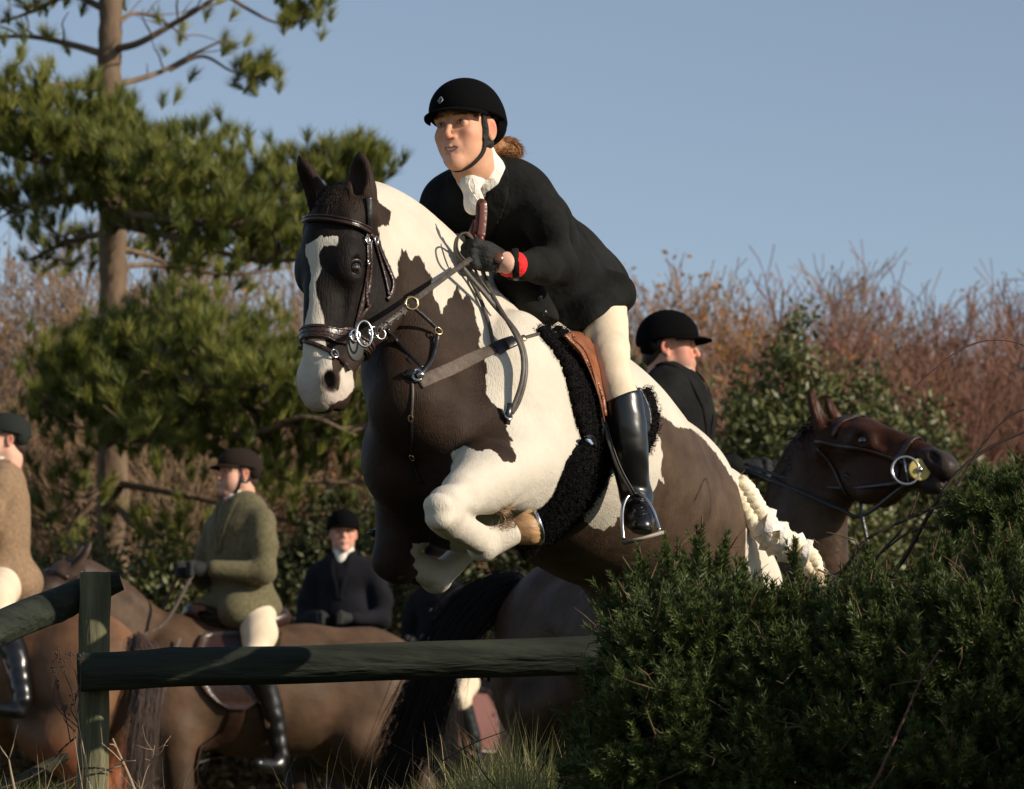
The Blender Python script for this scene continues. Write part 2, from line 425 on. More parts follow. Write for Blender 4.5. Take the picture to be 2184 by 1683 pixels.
def horse_head(H, O, D, N, s=1.0, k=0.02, ears=True, ear_dirs=None, mouth=0.0):
    """O poll, D down the face, N out of the face; returns helper that maps (along, out, side) to world"""
    D = nrm(D); N = nrm(N - D * (N @ D)); Lh = np.cross(N, D) 
    R = np.stack([D, N, Lh])
    def h(a, b, c=0.0): return O + s * (a * D + b * N + c * Lh)
    def e(a, b, c, ra, rb, rc, k_=k, op='+', tilt=None):
        RR = R if tilt is None else tilt
        H.ell(h(a, b, c), A(ra, rb, rc) * s, RR, k_ * s, op)
    sqc = lambda f: (Lh, f)
    e(.10, -.105, 0, .14, .10, .078)                                   # cranium
    e(.15, -.085, 0, .11, .082, .088)                                 # forehead
    H.cone(h(.14, -.075), h(.40, -.052), .072 * s, .045 * s, .03 * s, sq=sqc(.9))
    H.cone(h(.24, -.035), h(.42, -.03), .030 * s, .026 * s, .03 * s)      # nasal bone
    H.cone(h(.10, -.15), h(.26, -.15), .09 * s, .085 * s, .04 * s, sq=sqc(.65))
    for q in (-1, 1):
        e(.225, -.185, .042 * q, .115, .088, .030)                     # cheek plates
        H.cone(h(.26, -.235, .032 * q), h(.42, -.115, .02 * q), .024 * s, .02 * s, .035 * s)
        H.cone(h(.21, -.078, .075 * q), h(.33, -.085, .045 * q), .014 * s, .010 * s, .02 * s)  # facial crest
        e(.178, -.052, .070 * q, .045, .026, .026, .04)                # brow / eye bulge
        e(.192, -.064, .095 * q, .024, .017, .014, .008, '-')          # eye socket
        e(.075, -.065, .058 * q, .045, .03, .03)                       # temple
        e(.465, -.036, .034 * q, .045, .031, .023, .018)                # nostril wing
        e(.432, -.04, .044 * q, .03, .018, .014, .02)
    H.cone(h(.30, -.12), h(.46, -.085), .06 * s, .040 * s, .04 * s, sq=sqc(.62))
    e(.475, -.052, 0, .058, .045, .044, .03)                           # muzzle
    e(.515, -.055, 0, .028, .036, .04, .02)                            # upper lip
    e(.485, -.108 - mouth, 0, .045, .030, .032, .02)                   # lower lip, chin
    e(.455, -.125 - mouth * .8, 0, .03, .025, .026, .02)
    H.cone(h(.45, -.082 - mouth * .5, -.06), h(.535, -.086 - mouth * .5, 0), .003 * s, .003 * s, .006 * s, '-')
    H.cone(h(.45, -.082 - mouth * .5, .06), h(.535, -.086 - mouth * .5, 0), .003 * s, .003 * s, .006 * s, '-')
    H.cone(h(.47, -.083, .0), h(.56, -.088 - mouth, 0), (.003 + mouth * .3) * s, (.003 + mouth * .6) * s, .006 * s, '-')
    for q in (-1, 1):
        e(.480, -.030, .055 * q, .027, .013, .026, .006, '-', rot_about(R, Lh, .35 * 1))
    if ears:
        for q in (-1, 1):
            b0 = h(.015, -.105, .066 * q)
            ed, ef = (ear_dirs[0 if q < 0 else 1] if ear_dirs else (nrm(-D * .95 + N * .1 + Lh * .22 * q), nrm(N + Lh * .35 * q)))
            es_ = np.linalg.norm(ed); ed = nrm(ed); ef = nrm(ef - ed * (ef @ ed)); es = np.cross(ed, ef); es_ = 1.0 if not ear_dirs or len(ear_dirs) < 3 else ear_dirs[2][0 if q < 0 else 1]
            RE = np.stack([ed, ef, es])
            H.ell(b0 + ed * .060 * s * es_, A(.088 * es_, .022, .033) * s, RE, .02 * s)
            H.cone(b0 - ed * .03 * s, b0 + ed * .02 * s, .036 * s, .03 * s, .03 * s)
            H.cone(b0 + ed * .09 * s * es_, b0 + ed * .152 * s * es_, .024 * s, .004 * s, .015 * s, sq=(ef, .6))
            H.ell(b0 + ed * .072 * s * es_ + ef * .021 * s, A(.066 * es_, .020, .020) * s, RE, .008 * s, '-')
    return h, R

H = Sdf()
def SE(px, py, lat, rf, rl, ru, k=.06, pit=0.0, op='+'):
    R = rot_about(RB, L_, pit) if pit else RB
    H.ell(S(px, py) + L_ * lat, A(rf, rl, ru), R, k, op)
# trunk
SE(1195, 955, 0, .50, .275, .305, .08)
SE(1250, 1000, 0, .45, .28, .275, .08)
SE(1035, 930, 0, .27, .235, .30, .08)
SE(985, 905, 0, .20, .20, .24, .08)          # breast
for q in (-1, 1):
    SE(1010, 905, .135 * q, .15, .085, .26, .12, .25)    # shoulder
    SE(935, 975, .09 * q, .12, .10, .13, .08)           # breast muscle
    H.cone(S(950, 985) + L_ * .1 * q, S(1040, 1010) + L_ * .15 * q, .10, .10, .05)
H.chain([S(1110, 755), S(1180, 812), S(1280, 890), S(1385, 962)], [.085, .10, .11, .11], .10)   # topline
SE(1394, 1126, 0, .28, .252, .28, .08)       # croup
SE(1402, 1026, 0, .23, .18, .145, .08)
SE(1310, 1060, 0, .33, .26, .25, .08)        # loin, flank
for q in (-1, 1):
    SE(1470, 1190, .09 * q, .22, .13, .27, .07, -.2)     # thigh
    SE(1335, 1080, .13 * q, .14, .09, .15, .07)
# hind legs, pushed out behind, mostly behind the gorse
for q, dx in ((1, 0), (-1, .06)):
    b = S(1500, 1260) + L_ * .11 * q
    kn = b + F_ * (.02 + dx) - U_ * .24; hk = kn - F_ * .42 - U_ * .22; ft = hk - F_ * .20 - U_ * .26; hf = ft - F_ * .10 - U_ * .03
    H.chain([b, kn, hk], [.13, .09, .055], .05); H.chain([hk, ft, hf], [.05, .035, .035], .02); H.cone(hf, hf - F_ * .07 - U_ * .03, .042, .05, .01)
# neck: bent a little towards its far side
NK = [S(775, 470, -.13), S(812, 530, -.115), S(872, 610, -.09), S(930, 710, -.05), S(985, 800, -.02), S(1040, 870)]
H.spline(NK, [.085, .115, .148, .19, .235, .26], 3, k=.05, sq=(L_, .62))
H.spline([S(762, 448, -.12), S(800, 448, -.115), S(850, 470, -.11), S(905, 518, -.10), S(968, 590, -.07), S(1052, 680, -.04), S(1120, 745)], [.040, .042, .045, .050, .06, .075, .085], 3, k=.05)   # crest
H.chain([S(832, 650, -.10), S(858, 700, -.08), S(872, 790, -.05), S(880, 860)], [.045, .06, .085, .10], .10)     # throat side
HB = Sdf(); HB.ops = list(H.ops)
# near foreleg: upper arm, forearm, knee, cannon, fetlock, pastern
NL = .20
def SL(px, py, lat=NL): return S(px, py, lat)
el = SL(1090, 1005); kn = SL(945, 1085, .22); fe = SL(1033, 1163, .18); pa = SL(1088, 1132, .17); ho = SL(1130, 1128, .165)
NEARLEG = Sdf()
for T in (H, NEARLEG):
    T.chain([SL(1105, 985, .17), SL(1040, 1016, .2), SL(985, 1050, .215)], [.102, .076, .052], .05)
    T.chain([SL(1130, 1040, .16), SL(1060, 1052, .2), SL(985, 1070, .215)], [.072, .036, .032], .03)
    T.chain([SL(985, 1060, .215), SL(952, 1076, .22), SL(947, 1100, .22), SL(962, 1116, .215)], [.044, .042, .041, .036], .015)
    T.ell(SL(934, 1078, .23), A(.030, .036, .030), RB, .010)
    T.ell(SL(936, 1106, .23), A(.030, .034, .028), RB, .010); T.ell(SL(968, 1092, .235), A(.02, .02, .03), RB, .012)
    T.cone(SL(965, 1050, .24), SL(1085, 1012, .22), .012, .016, .018); T.cone(SL(985, 1078, .225), SL(1110, 1060, .20), .010, .012, .014)
    T.cone(SL(980, 1098, .20), SL(1150, 1078, .12), .006, .006, .01) if False else None
    T.cone(SL(956, 1114, .215), SL(1018, 1156, .19), .036, .028, .015)
    T.cone(SL(975, 1112, .215), SL(1035, 1142, .185), .022, .022, .02)             # tendons
    T.ell(SL(1028, 1162, .18), A(.036, .038, .040), RB, .012)
    T.cone(SL(1033, 1163, .18), SL(1090, 1138, .23), .037, .031, .015)
# far foreleg
FK = -.16
FARLEG = Sdf(); 
for T in (H, FARLEG):
    T.chain([S(930, 1010, -.12), S(870, 1090, FK), S(850, 1150, FK - .02)], [.105, .066, .050], .05)
    T.chain([S(850, 1150, FK - .02), S(838, 1195, FK - .02), S(850, 1215, FK - .02)], [.050, .047, .038], .03)
    T.cone(S(855, 1205, FK - .02), S(928, 1230, FK), .038, .033, .02); T.cone(S(868, 1188, FK - .01), S(935, 1214, FK), .026, .022, .015)
    T.ell(S(930, 1235, FK), A(.037, .037, .038), RB, .02)
    T.cone(S(935, 1230, FK), S(992, 1176, FK), .035, .032, .015)
# head
yaw = math.radians(43)
HN = nrm(A(-math.sin(yaw), -math.cos(yaw), 0)); tl = math.radians(8)
HD = nrm(HN * math.sin(tl) + A(0.075, 0, -1) * math.cos(tl)); HN = nrm(HN - HD * (HN @ HD))
HO = P(668, 408, 8.40)
HLl = np.cross(HN, HD)
if HLl[0] < 0: pass
hh, HR = horse_head(H, HO, HD, HN, 1.0, .02, ear_dirs=None if False else [
    (P(612, 343, 8.44) - P(658, 440, 8.48), A(-.75, -.6, .1)), (P(750, 352, 8.36) - P(757, 465, 8.38), A(-.5, -.85, 0)), (1.0, .80)])
H.cone(hh(.05, -.13), S(812, 530, -.115), .08, .10, .06, sq=(L_, .7))
H.cone(hh(.14, -.2), S(860, 610, -.10), .06, .11, .05, sq=(L_, .7))

# ---- coat
FAR_NECK_DARK = [(770, 380), (781, 392), (794, 419), (815, 437), (834, 452), (832, 468), (828, 482), (817, 480), (806, 486), (810, 505), (814, 522), (820, 542), (828, 560), (836, 580),
  (844, 595), (848, 588), (849, 560), (854, 540), (857, 528), (862, 538), (866, 531), (870, 545), (878, 556), (884, 546), (894, 543), (902, 555), (908, 572), (921, 592), (922, 612), (923, 629), (930, 642), (934, 648), (938, 662), (942, 670),
  (946, 655), (951, 652), (956, 640), (963, 634), (969, 620), (975, 607), (980, 622), (985, 632), (988, 640), (993, 628), (1001, 632), (1009, 650), (1014, 675), (1020, 700), (1028, 716), (1022, 722), (1023, 739), (1030, 752), (1033, 770), (1041, 785), (1036, 800), (1038, 842), (1046, 855),
  (1062, 868), (1070, 876), (1079, 895), (1080, 916), (1087, 928), (1095, 940), (1087, 941), (1092, 955), (1101, 972), (1100, 984), (1092, 990), (1083, 982), (1074, 986), (1064, 972), (1056, 962), (1040, 958), (1030, 962),
  (1014, 962), (1000, 955), (990, 950), (978, 958), (960, 966), (966, 985), (976, 997), (960, 1020), (960, 1200), (960, 1320), (560, 1320), (560, 300), (700, 300)]
BLAZE = [(684, 500), (692, 506), (705, 504), (723, 505), (722, 516), (718, 527), (706, 523), (694, 525), (684, 533), (679, 544), (682, 560), (686, 572), (681, 585), (674, 599), (674, 615), (676, 629), (682, 652), (689, 675), (692, 692), (693, 715),
  (696, 735), (705, 762), (710, 785), (717, 812), (716, 836), (706, 856), (698, 876), (665, 880), (640, 858), (629, 828), (631, 797), (640, 775), (645, 742), (648, 700), (651, 685), (656, 665), (659, 640), (661, 609), (663, 590), (661, 569), (655, 552), (651, 535), (653, 522), (664, 516), (675, 510)]
CHIN = [(726, 792), (735, 778), (752, 790), (756, 830), (735, 852), (706, 862), (708, 845), (722, 830)]
HIND = [(1386, 874), (1392, 880), (1402, 880), (1412, 888), (1425, 896), (1442, 911), (1460, 912), (1475, 915), (1490, 926), (1508, 944), (1526, 966), (1542, 988), (1556, 1010), (1568, 1028), (1577, 1044), (1584, 1064), (1592, 1092), (1596, 1121), (1590, 1128), (1591, 1150), (1589, 1175), (1592, 1200),
  (1588, 1260), (1592, 1400), (1600, 1560), (1640, 1700), (1700, 2600), (1100, 2600), (1105, 1160), (1130, 1150), (1170, 1128), (1200, 1120), (1222, 1108), (1245, 1110), (1262, 1124), (1275, 1128), (1289, 1131), (1302, 1122), (1310, 1121), (1316, 1105), (1330, 1100), (1384, 1062), (1392, 1050), (1400, 1036), (1404, 1020), (1409, 1026), (1419, 1035), (1413, 1018), (1410, 1004), (1412, 985), (1413, 970), (1408, 940), (1400, 912), (1390, 895)]
def coat(V):
    p = proj(V); n = len(V)
    sd_d = sd_poly(p, FAR_NECK_DARK); sd_b = np.minimum(sd_poly(p, BLAZE), sd_poly(p, CHIN)); sd_h = sd_poly(p, HIND)
    hd = (V - HO) @ HR.T; onhead = (hd[:, 0] > .30) | ((hd[:, 1] > -.16) & (hd[:, 0] > .02) & (hd[:, 0] < .32) & (np.abs(hd[:, 2]) < .12))
    onhead &= (p[:, 1] < 880) & (p[:, 0] < 850)
    dark1 = np.where(onhead & (p[:, 0] < 780), np.maximum(sd_d, -sd_b), sd_d)
    nl = NEARLEG.eval(V); fl = FARLEG.eval(V)
    lower = (V - S(850, 1160, FK)) @ U_
    dark1 = np.where((nl < .012) & (p[:, 1] > 990), 30, dark1)
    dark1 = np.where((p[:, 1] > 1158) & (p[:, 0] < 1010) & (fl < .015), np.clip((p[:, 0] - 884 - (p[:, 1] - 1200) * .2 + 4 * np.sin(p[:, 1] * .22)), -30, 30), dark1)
    depth_far = (V - C0) @ L_
    dark1 = np.where((hd[:, 0] < .03) & (hd[:, 1] > -.19) & (np.abs(hd[:, 2]) > .028) & (p[:, 0] < 805) & (p[:, 1] < 445), -30, dark1)
    dark = np.minimum(dark1, sd_h)
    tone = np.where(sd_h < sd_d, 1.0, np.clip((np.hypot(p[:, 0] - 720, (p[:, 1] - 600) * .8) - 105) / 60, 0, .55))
    return dark, tone
def coat_material():
    m = bpy.data.materials.new('piebald_coat'); m.use_nodes = True
    n = m.node_tree.nodes; l = m.node_tree.links; b = n['Principled BSDF']
    def nd(t, **kw):
        x = n.new(t)
        for k, v in kw.items(): setattr(x, k, v)
        return x
    tc = nd('ShaderNodeTexCoord'); mp = nd('ShaderNodeMapping'); mp.inputs['Scale'].default_value = (1, 1, .28); l.new(tc.outputs['Object'], mp.inputs[0])
    nz = nd('ShaderNodeTexNoise'); nz.inputs['Scale'].default_value = 95; nz.inputs['Detail'].default_value = 4; nz.inputs['Roughness'].default_value = .6; l.new(mp.outputs[0], nz.inputs['Vector'])
    at = nd('ShaderNodeAttribute', attribute_name='dark'); 
    ma = nd('ShaderNodeMath', operation='MULTIPLY_ADD'); l.new(nz.outputs[0], ma.inputs[0]); ma.inputs[1].default_value = 13.0; ma.inputs[2].default_value = -6.5
    ad = nd('ShaderNodeMath', operation='ADD'); l.new(ma.outputs[0], ad.inputs[0]); l.new(at.outputs['Fac'], ad.inputs[1])
    mr = nd('ShaderNodeMapRange'); mr.inputs['From Min'].default_value = -.9; mr.inputs['From Max'].default_value = .9; l.new(ad.outputs[0], mr.inputs[0])
    # hair streaks
    mp2 = nd('ShaderNodeMapping'); mp2.inputs['Scale'].default_value = (1, 1, .15); l.new(tc.outputs['Object'], mp2.inputs[0])
    n2 = nd('ShaderNodeTexNoise'); n2.inputs['Scale'].default_value = 300; n2.inputs['Detail'].default_value = 3; l.new(mp2.outputs[0], n2.inputs['Vector'])
    n3 = nd('ShaderNodeTexNoise'); n3.inputs['Scale'].default_value = 11; n3.inputs['Detail'].default_value = 4; l.new(tc.outputs['Object'], n3.inputs['Vector'])
    def vary(col, a, bsc):
        m1 = nd('ShaderNodeMapRange'); m1.inputs['To Min'].default_value = 1 - a; m1.inputs['To Max'].default_value = 1 + a; l.new(n2.outputs[0], m1.inputs[0])
        m2 = nd('ShaderNodeMapRange'); m2.inputs['From Min'].default_value = .3; m2.inputs['From Max'].default_value = .7; m2.inputs['To Min'].default_value = 1 - bsc; m2.inputs['To Max'].default_value = 1 + bsc; l.new(n3.outputs[0], m2.inputs[0])
        mm = nd('ShaderNodeMath', operation='MULTIPLY'); l.new(m1.outputs[0], mm.inputs[0]); l.new(m2.outputs[0], mm.inputs[1])
        v = nd('ShaderNodeVectorMath', operation='SCALE'); l.new(mm.outputs[0], v.inputs['Scale'])
        if isinstance(col, tuple): v.inputs[0].default_value = col
        else: l.new(col, v.inputs[0])
        return v.outputs[0]
    tn = nd('ShaderNodeAttribute', attribute_name='tone')
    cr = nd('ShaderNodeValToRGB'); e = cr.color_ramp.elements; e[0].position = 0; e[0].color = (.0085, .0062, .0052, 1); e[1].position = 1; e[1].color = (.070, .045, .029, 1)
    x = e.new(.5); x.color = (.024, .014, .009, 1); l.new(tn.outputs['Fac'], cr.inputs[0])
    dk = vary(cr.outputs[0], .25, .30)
    cc = nd('ShaderNodeAttribute', attribute_name='pale')
    wt = vary(cc.outputs['Color'], .05, .06)
    mx = nd('ShaderNodeMix', data_type='RGBA'); l.new(mr.outputs[0], mx.inputs[0]); l.new(dk, mx.inputs[6]); l.new(wt, mx.inputs[7])
    l.new(mx.outputs[2], b.inputs['Base Color']); b.inputs['Roughness'].default_value = .62; b.inputs['Specular IOR Level'].default_value = .13
    bp = nd('ShaderNodeBump'); bp.inputs['Strength'].default_value = .45; bp.inputs['Distance'].default_value = .005; l.new(n2.outputs[0], bp.inputs['Height'])
    bp2 = nd('ShaderNodeBump'); bp2.inputs['Strength'].default_value = .5; bp2.inputs['Distance'].default_value = .016; l.new(n3.outputs[0], bp2.inputs['Height']); l.new(bp.outputs[0], bp2.inputs['Normal'])
    l.new(bp2.outputs[0], b.inputs['Normal'])
    return m
def piebald():
    V, Q = H.build(.0065)
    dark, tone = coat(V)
    pale = np.tile(A(.57, .52, .43), (len(V), 1))
    hd = (V - HO) @ HR.T
    # pink muzzle and grey nostril
    mz = np.clip((hd[:, 0] - .43) / .07, 0, 1) * (np.abs(hd[:, 2]) < .12) * (hd[:, 1] > -.2) * (hd[:, 0] < .6)
    pale = pale * (1 - mz[:, None]) + mz[:, None] * A(.43, .36, .31)
    for q in (-1, 1):
        d = np.linalg.norm((hd - A(.478, -.032, .055 * q)) / A(.026, .026, .030), axis=1); w = np.clip((1.25 - d) * 3, 0, 1)[:, None]; pale = pale * (1 - w) + w * A(.035, .025, .022)
    nl = NEARLEG.eval(V)
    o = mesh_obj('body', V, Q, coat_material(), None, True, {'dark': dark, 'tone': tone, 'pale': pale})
    return o
horse = piebald(); horse.name = 'horse'
tag(horse, 'brown and white piebald horse with a white blaze jumping the log rail', 'horse')

M_eye = mat('eye_dark', (.012, .006, .004), .05, .8, coat=1.0)
def eyes(hfun, parent, s=1.0, r=.0185, m=None, N=None, D=None):
    for q in (-1, 1):
        mb = MB(); mb.ball(hfun(.193, -.069, .0785 * q), r * s, nu=20, nv_=12); mb.build('eye', m or M_eye, parent)
eyes(hh, horse, 1.0, .0178)
M_lid = mat('dark_skin', (.012, .009, .008), .4, .5)
for q in (-1, 1):
    mb = MB()
    up = [hh(.192 + a, -.066 + b, (.0925 + c) * q) for t, a, b, c in [(0, .006, .020, -.014), (0, -.010, .014, -.006), (0, -.016, 0, 0), (0, -.011, -.014, -.003), (0, .004, -.023, -.010)]]
    dn = [hh(.192 + a, -.066 + b, (.0905 + c) * q) for a, b, c in [(.006, .020, -.014), (.016, .010, -.008), (.019, 0, -.006), (.015, -.012, -.007), (.004, -.023, -.010)]]
    mb.tube(catmull(up, 5), .0052, 7); mb.tube(catmull(dn, 5), .0038, 7); mb.build('eyelid', M_lid, horse)

# hooves
M_hoof = mat('hoof_horn', (.44, .27, .13), .5, .4, noise=(26, .6), stretch=(1, 1, 2.5), color2=(.30, .165, .075), bump=(50, .25))
M_hoofd = mat('dark_hoof', (.035, .025, .02), .45, .5, noise=(60, .3))
M_steel = mat('steel', (.55, .54, .52), .22, .5, metal=1.0)
def hoof(p0, p1, r0, r1, name_parent, mm, up):
    d = nrm(p1 - p0); mb = MB(); n = 24; up = nrm(up - d * (up @ d)); w = np.cross(d, up); ang = np.arange(n) * 2 * math.pi / n
    rows = []
    L = np.linalg.norm(p1 - p0)
    for t, r in ((0, r0 * .9), (.08, r0), (.5, (r0 + r1) / 2), (1, r1), (1.0, r1 * .8), (.94, 0.01)):
        heel = np.where(np.cos(ang) < 0, .82, 1.0)
        rows.append(p0 + d * L * t + (np.cos(ang) * heel)[:, None] * up * r + np.sin(ang)[:, None] * w * r * .95)
    V = np.vstack(rows); j = np.arange(n)
    Q = np.concatenate([np.stack([i * n + j, i * n + (j + 1) % n, (i + 1) * n + (j + 1) % n, (i + 1) * n + j], 1) for i in range(5)])
    mb.add(V, Q); o = mb.build('hoof', mm, name_parent)
    ms = MB(); a2 = np.linspace(-2.3, 2.3, 22)
    c = [p1 + d * .004 + up * math.cos(t) * r1 * .93 + w * math.sin(t) * r1 * .9 for t in a2]
    ms.tube(c, .0055, 6); ms.build('horseshoe', M_steel, o)
    return o
hoof(SL(1094, 1134, .23), SL(1138, 1120, .27) , .0355, .050, horse, M_hoof, -nrm(SL(1033, 1100, .18) - SL(1033, 1163, .18)))
hoof(S(1000, 1170, FK), S(1035, 1140, FK), .037, .05, horse, M_hoof, A(1, 0, -.5))
# feather of hair behind the near fetlock
mb = MB(); n = 420; c = SL(1080, 1106, .24); pts = c + RNG.normal(size=(n, 3)) * A(.012, .014, .009)
dr = nrm(SL(1112, 1104, .26) - SL(1062, 1120, .22)); D_ = dr + RNG.normal(size=(n, 3)) * .45; D_ /= np.linalg.norm(D_, axis=1, keepdims=True)
mb.hairs(NEARLEG.snap(pts, 0.0, 4), D_, RNG.uniform(.014, .034, n), .0018)
M_feather = mat('feather_hair', (.30, .20, .12), .6, .3, noise=(40, .5)); mb.build('fetlock_feather', M_feather, horse)
# forelock
mb = MB(); n = 1500; base = np.stack([hh(.0 + RNG.uniform(-.02, .05), -.05 + RNG.uniform(-.03, .0), RNG.normal() * .022) for _ in range(n)])
base = H.snap(base, .001, 3)
for k_ in range(3):
    pass
Dh = nrm(HD) + RNG.normal(size=(n, 3)) * .16; Dh /= np.linalg.norm(Dh, axis=1, keepdims=True)
mb.hairs(base, Dh, RNG.uniform(.03, .075, n), .0022)
M_blackhair = mat('black_hair', (.010, .008, .007), .7, .12); mb.build('forelock', M_blackhair, horse)
# ================================================================ tack on the jumping horse
M_leather = mat('brown_black_leather', (.030, .014, .009), .32, .5, noise=(30, .35), bump=(120, .2))
M_rein = mat('worn_rein_leather', (.060, .050, .040), .5, .4, noise=(60, .35))
M_band = mat('elastic_band', (.11, .085, .068), .75, .3, noise=(50, .3), bump=(300, .3))
M_tan = mat('tan_leather', (.22, .075, .028), .38, .5, noise=(25, .3), bump=(90, .2))
M_black = mat('black_leather', (.010, .009, .009), .3, .5, bump=(60, .15))
M_brass = mat('brass', (.62, .45, .22), .25, .5, metal=1.0)
M_pad = mat('black_sheepskin', (.006, .0055, .0055), .9, .1, noise=(60, .5), bump=(90, 1.0))
HB.ops = [o for o in HB.ops]
def lie(pxs, off=.002, n=6, y0=7.5, sdf=None):
    """picture-space line dropped on the body -> smooth points and normals"""
    q = catmull(np.asarray(pxs, float), n); X, ok = (sdf or H).cast(q, off, y0); X = X[ok]
    N = (sdf or H).grad(X)
    for _ in range(3):
        X[1:-1] = (X[:-2] + X[1:-1] * 2 + X[2:]) / 4; N[1:-1] = (N[:-2] + N[1:-1] + N[2:]) / 3
    N /= np.linalg.norm(N, axis=1, keepdims=True)
    return X, N
def loop_on(fun, off=.003, n=40, sdf=None):
    """closed loop of points given by fun(angle) snapped on to the body"""
    X = np.array([fun(t) for t in np.linspace(0, 2 * math.pi, n, endpoint=False)]); X = (sdf or H).snap(X, off, 12); N = (sdf or H).grad(X)
    for _ in range(4):
        X = (np.roll(X, 1, 0) + X * 2 + np.roll(X, -1, 0)) / 4; N = (np.roll(N, 1, 0) + N + np.roll(N, -1, 0)) / 3
    X = X + N * .002
    return X, N / np.linalg.norm(N, axis=1, keepdims=True)

bridle = empty('bridle', HO); tag(bridle, 'dark brown leather bridle with flash noseband and ring bit on the piebald horse', 'bridle')
def hband(name, a0, a1, w, th, m, out=.13, side=.12, b_mid=-.10, off=.003):
    """band round the head in a tilted plane: a0 at the face, a1 at the jaw"""
    f = lambda t: hh(a0 + (a1 - a0) * (.5 - .5 * math.cos(t)), b_mid + out * math.cos(t), side * math.sin(t))
    X, N = loop_on(f, off, 56); mb = MB(); mb.ribbon(X, N, w, th, closed=True); return mb
mb = hband('noseband', .355, .375, .036, .005, M_leather, out=.09, side=.09, b_mid=-.09)
f = lambda da: (lambda t: hh(.365 + da - .01 * math.cos(t), -.09 + .09 * math.cos(t), .09 * math.sin(t)))
for da in (-.012, 0, .012):
    X, N = loop_on(f(da), .008, 56); mb.tube(np.vstack([X, X[:1]]), .0025, 6)
mb.build('noseband', M_leather, bridle)
# browband
q = lie([(651, 470), (665, 466), (694, 466), (730, 471), (760, 479), (788, 492)], .004); mb = MB(); mb.ribbon(q[0], q[1], .018, .006)
for o in (-.005, .005): mb.tube(q[0] + q[1] * .007 + np.cross(np.gradient(q[0], axis=0) / np.linalg.norm(np.gradient(q[0], axis=0), axis=1, keepdims=True), q[1]) * o, .0028, 6)
mb.build('browband', M_leather, bridle)
def strap(name, pxs, w, th=.003, m=M_leather, parent=bridle, off=.002):
    X, N = lie(pxs, off); mb = MB(); mb.ribbon(X, N, w, th); return mb.build(name, m, parent)
strap('headpiece', [(786, 420), (789, 450), (788, 490)], .016, m=M_black)
strap('cheekpiece', [(784, 490), (785, 530), (785, 565), (781, 610), (772, 650), (764, 680), (757, 705)], .014)
strap('cheekpiece', [(789, 512), (790, 560), (788, 600), (783, 628)], .012, .0055)
strap('strap_end', [(781, 600), (780, 630), (784, 655)], .009, .006)
strap('throat_lash', [(790, 500), (803, 515), (818, 548), (832, 580), (840, 602), (836, 625), (826, 640)], .012)
strap('throat_lash', [(797, 512), (812, 560), (823, 600), (829, 632)], .008, .004)
strap('flash_strap', [(648, 727), (668, 733), (688, 741), (708, 752), (726, 765), (739, 778), (744, 790)], .011, .004, off=.003)
strap('rear_strap', [(764, 690), (775, 670), (790, 650)], .010)
mb = MB(); fl_ = H.snap(hh(.375, -.045, -.07)[None], .004, 10)[0]; mb.tube([fl_, fl_ + A(-.012, -.004, .002), fl_ + A(-.024, -.004, .004)], [.006, .006, .004], 8); mb.build('flash_loop', M_leather, bridle)
# buckles
def at_px(px, py, off=.006, sdf=None):
    X, ok = (sdf or H).cast([(px, py)], off); return X[0], (sdf or H).grad(X)[0]
for (px, py, R_) in ((784, 512, .010), (803, 513, .010), (714, 754, .011), (786, 560, .006)):
    c, nv = at_px(px, py); mb = MB(); mb.ring(c, nv, R_, .0022, seg=4 * 5, asp=.8); mb.build('buckle', M_steel, bridle)
# bit: lozenge ring, rubber guard, rings of the martingale
cb = P(770, 716, 8.16); nb = nrm(nrm(HR[2]) + A(.0, 0, 0))
if nb[0] < 0: nb = -nb
mb = MB(); mb.ring(P(777, 712, 8.14), nrm(A(.35, -1, .1)), .031, .0034, asp=.62); mb.build('bit_ring', M_steel, bridle)
mb = MB(); mb.ring(P(757, 716, 8.15), nrm(A(.35, -1, .1)), .014, .003, asp=.8); mb.build('bit_ring', M_steel, bridle)
mb = MB(); mb.disc(P(757, 741, 8.16), nb, .034, .006, asp=.8); mb.build('bit_guard', mat('black_rubber', (.03, .03, .028), .55), bridle)
for (px, py) in ((797, 709), (812, 712)):
    mb = MB(); mb.ring(P(px, py, 8.18), nrm(A(.5, -1, .1)), .013, .0026, asp=.9); mb.build('rein_ring', M_steel, bridle)

# reins
reins = empty('reins', P(1003, 556, 8.42)); tag(reins, 'worn leather reins running from the bit to a glove and looping over the white shoulder', 'reins')
def free(name, pts, w, th, m, parent, n=6, nv=None, tubey=False):
    p = catmull(np.array([P(*q) for q in pts]), n); mb = MB()
    if tubey: mb.tube(p, w, 7)
    else: mb.ribbon(p, np.tile(nrm(A(.25, -1, .15)) if nv is None else nv, (len(p), 1)), w, th)
    return mb.build(name, m, parent)
free('rein', [(806, 706, 8.17), (826, 688, 8.19), (846, 673, 8.21), (866, 660, 8.24)], .012, .004, M_rein, reins)
mb = MB()
for k in range(9):
    t = k / 8; c = P(808 + 60 * t, 704 - 46 * t, 8.165 + .07 * t); mb.ring(c, nrm(A(.6, -1, .4 if k % 2 else -.4)), .0085, .0022, 14, 6, asp=.6)
mb.build('rein_plait', M_rein, reins)
free('rein', [(884, 641, 8.25), (915, 617, 8.38), (955, 587, 8.52), (1003, 553, 8.68)], .0135, .004, M_rein, reins)
free('rein', [(1000, 560, 8.66), (984, 548, 8.65), (975, 530, 8.65), (978, 507, 8.66), (992, 499, 8.68), (1008, 506, 8.70), (1017, 522, 8.72)], .0115, .003, M_rein, reins, nv=nrm(A(-1, -.6, .3)))
free('rein', [(1000, 565, 8.67), (980, 556, 8.68), (971, 535, 8.69), (974, 510, 8.70), (988, 497, 8.70)], .0105, .003, M_rein, reins, nv=nrm(A(-1, -.5, .3)))
